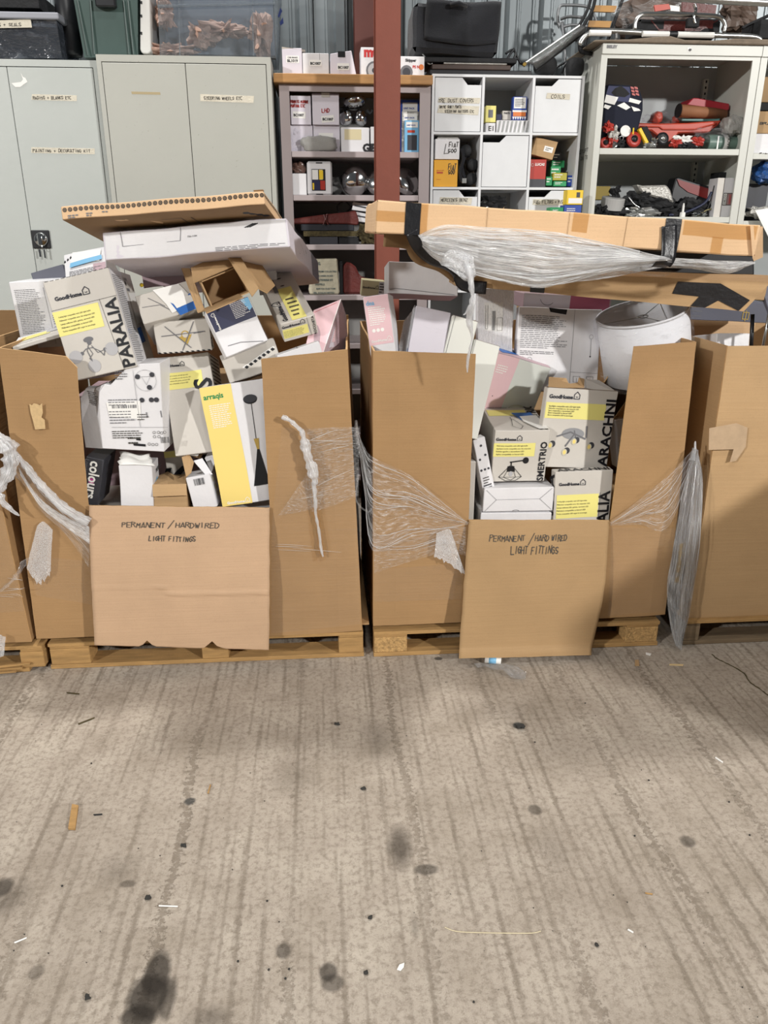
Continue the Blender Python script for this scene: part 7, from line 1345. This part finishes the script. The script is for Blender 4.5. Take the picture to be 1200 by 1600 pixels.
# sagging film under the long taped box, with a tail
t = thing('stretch_film', 'heavy film swag with a knotted tail, hanging from the long taped box', 'plastic film', at(850, 440, 2.44), 'stretch film on the pallet boxes')
U = ((652, 366, 2.43), (700, 353, 2.425), (800, 357, 2.425), (900, 369, 2.425), (1000, 394, 2.425), (1040, 401, 2.43)); L = ((660, 384, 2.46), (692, 412, 2.47), (770, 436, 2.47), (845, 449, 2.47), (920, 432, 2.47), (1004, 414, 2.46), (1044, 408, 2.46))[:7]
film('film_swag', U, L, FILMS, t, 90, 34, .016, seed=71, bulge=.035, uvk=(1.5, 1.6)); strands('film_strand', U, L, 150, WS, t, (.0007, .0026), amp=.010, seed=72)
film('film_swag', ((660, 372, 2.47), (800, 370, 2.50), (1040, 405, 2.50)), ((690, 416, 2.50), (845, 446, 2.52), (1044, 416, 2.52)), FILMD, t, 60, 16, .012, seed=77, uvk=(1.5, 1.2))
strands('film_strand', ((700, 410, 2.45), (800, 425, 2.44), (880, 425, 2.44), (980, 408, 2.45)), ((715, 425, 2.45), (800, 447, 2.44), (860, 449, 2.44), (960, 420, 2.45)), 26, WS, t, (.0015, .0035), amp=.006, seed=79)
U = ((1040, 402, 2.43), (1080, 404, 2.43), (1130, 408, 2.43), (1178, 408, 2.44)); L = ((1036, 418, 2.47), (1080, 419, 2.48), (1136, 428, 2.48), (1168, 414, 2.46))
film('film_swag', U, L, FILMS, t, 40, 12, .012, seed=81, bulge=.02, uvk=(1, 1)); strands('film_strand', U, L, 16, WS, t, (.0006, .0016), seed=82)
film('film_lip', ((950, 418, 2.62), (1010, 420, 2.62), (1060, 424, 2.62)), ((960, 424, 2.60), (1030, 432, 2.60), (1052, 426, 2.60)), FILM, t, 30, 6, .005, seed=84)
film('film_knot', ((690, 412, 2.42), (700, 395, 2.40), (722, 392, 2.40), (740, 400, 2.41)), ((690, 414, 2.42), (712, 428, 2.40), (730, 440, 2.40), (745, 430, 2.41)), FILMD, t, 26, 14, .018, seed=86, uvk=(1, 1))
rope('film_tail', ((724, 402, 2.41), (733, 432, 2.40), (738, 470, 2.40), (734, 500, 2.42), (737, 530, 2.44), (733, 560, 2.46), (731, 582, 2.47)), (.012, .010, .008, .010, .004, .004, .003), FILMD, t, 88, .7)
rope('film_tail', ((736, 478, 2.40), (728, 490, 2.41), (724, 492, 2.41)), (.006, .003, .0015), FILMD, t, 90, .5)
# ================================================================ litter on the floor
t = thing('clear_bag', 'thin clear bag with a blue and white tube, on the floor at the sign flap', 'bag', flo(785, 1030))
o = film('bag_film', ((738, 1030, 2.53), (770, 1022, 2.52), (800, 1020, 2.50), (820, 1036, 2.46)), ((745, 1036, 2.50), (780, 1042, 2.47), (800, 1050, 2.43), (818, 1052, 2.42)), FILMP, t, 30, 14, .002, seed=91, uvk=(2, 2))
for v in o.data.vertices:
    w_ = v.co+ORG[o.name]; w_.y -= .03; w_.z = max(.003, .010+.010*noise.noise(w_*30)+.012*math.sin(max(0, min(1, (w_.y-2.40)/.14))*3.14)); v.co = w_-ORG[o.name]
a, b = flo(758, 1030, .014), flo(783, 1033, .014); tb = MB().tube([a, b], [.014, .013], 16).make('small_tube', LABEL, t, smooth=True); MB().tube([a.lerp(b, .25), a.lerp(b, .7)], .0146, 16).make('blue_label', LBLUE, tb, smooth=True)
def chip(name, label, pts, m, h=.004, cat='litter', group=None): o = MB().prism([flo(*p)+V((0, 0, .0006)) for p in pts], (0, 0, h)).make(name, m, bev=.0005); tag(o, label, cat, group)
chip('wood_splinter', 'pale split piece of pallet wood lying alone on the left of the floor', ((113, 1259), (123, 1261), (118, 1298), (107, 1297)), PWOOD, .007)
chip('paper_scrap', 'small white leaf-shaped scrap at the bottom middle of the floor', ((620, 1516), (624, 1508), (632, 1505), (631, 1512), (626, 1518)), LABEL, .002)
chip('cardboard_scrap', 'tiny kraft scrap on the floor before the chipboard block', ((992, 1032), (998, 1032), (999, 1041), (992, 1041)), KRAFT2, .003)
for k, (p, lb) in enumerate(((((1046, 1038), (1068, 1038.5), (1067, 1041), (1046, 1040)), 'longest pale splinter near the hanging film pouch'), (((1009, 1020), (1018, 1022), (1016, 1025), (1009, 1023)), 'short white splinter by the chipboard block'), (((1118, 1183), (1130, 1191), (1129, 1193), (1117, 1185)), 'pale sliver on the painted patch of shade at the right'), (((982, 1452), (990, 1457), (989, 1459), (980, 1454)), 'pale sliver low on the right of the floor'),
   (((1008, 1395), (1020, 1397), (1019, 1399), (1008, 1397)), 'faint pale sliver between grooves at the right'), (((22, 1473), (42, 1465), (42, 1467), (23, 1475)), 'pale sliver at the bottom left'), (((324, 1240), (328, 1226), (330, 1227), (326, 1241)), 'bent brown sliver beside the slate chip'), (((248, 1415), (278, 1416), (278, 1418), (248, 1417)), 'thin pale straw above the big oil stain'),
   (((146, 1273), (160, 1272), (160, 1274), (147, 1275)), 'dark sliver right of the pallet wood piece'), (((104, 1082), (124, 1084), (124, 1086), (105, 1084)), 'thin dark twig close to the left pallet'), (((122, 1131), (148, 1121), (148, 1123), (123, 1133)), 'thin dark twig below the wheel smear'))):
    chip('splinter', lb, p, (PWOOD, LABEL, LABEL, LABEL, PWOOD, LABEL, PWOOD, LABEL, BLACKM, OLIVE, OLIVE)[k] if k else mat('fresh_pine', 'D9C08F', .7), .002, group='loose splinters on the floor')
o = MB().tube([crm([flo(*p, .0012) for p in ((695, 1449), (712, 1455), (740, 1457), (790, 1458), (830, 1458), (845, 1455))], k/30) for k in range(31)], .0011, 5).make('pale_straw', mat('straw', 'D5C9A8', .7)); tag(o, 'long curved pale straw across the lower middle of the floor', 'litter')
o = MB().tube([crm([flo(*p, .002) for p in ((1112, 1022), (1122, 1030), (1135, 1036), (1160, 1050), (1172, 1066), (1190, 1078), (1205, 1090))], k/40)+wob(V((k, 0, 0)), .004, .7) for k in range(41)], .0022, 5).make('string', OLIVE); tag(o, 'kinked brown string running off the floor at the right edge', 'litter')
mb = MB(); rn = random.Random(5)
for k in range(70):
    px, py = rn.uniform(0, 1200), rn.uniform(1060, 1600)
    c = flo(px, py, .0012); r = rn.choice((.0010, .0013, .0018, .003)); mb.lathe([(0, 0), (r, 0), (r*.8, r*.7), (0, r*.8)], c, (0, 0, 1), 5)
o = mb.make('grit', STONE); tag(o, 'dark grit scattered over the tined concrete', 'grit', kind='stuff')
for k, (x, y, r) in enumerate(((527, 1133, .006), (275, 1521, .0), (579, 1434, .005), (138, 1560, .007), (568, 1234, .006), (812, 1138, .010), (933, 1478, .005), (287, 1322, .006), (232, 1404, .007), (572, 1520, .005))):
    if r: o = crumple('chip_of_grit', x, y, flo(x, y).y, r*700, r*260, STONE, None, k, r, 8, .6); o.location.z = .001; tag(o, 'small dark chip on the concrete, %s' % ('just ahead of the left box pallet', '', 'below the twin round stains', 'at the lower left corner', 'rust-brown, in the centre', 'blue-grey, in front of the sign flap', 'low on the right', 'beside the slate spot', 'above the big oil stain', 'at the bottom near the star stain')[k], 'litter', 'dark chips on the floor')
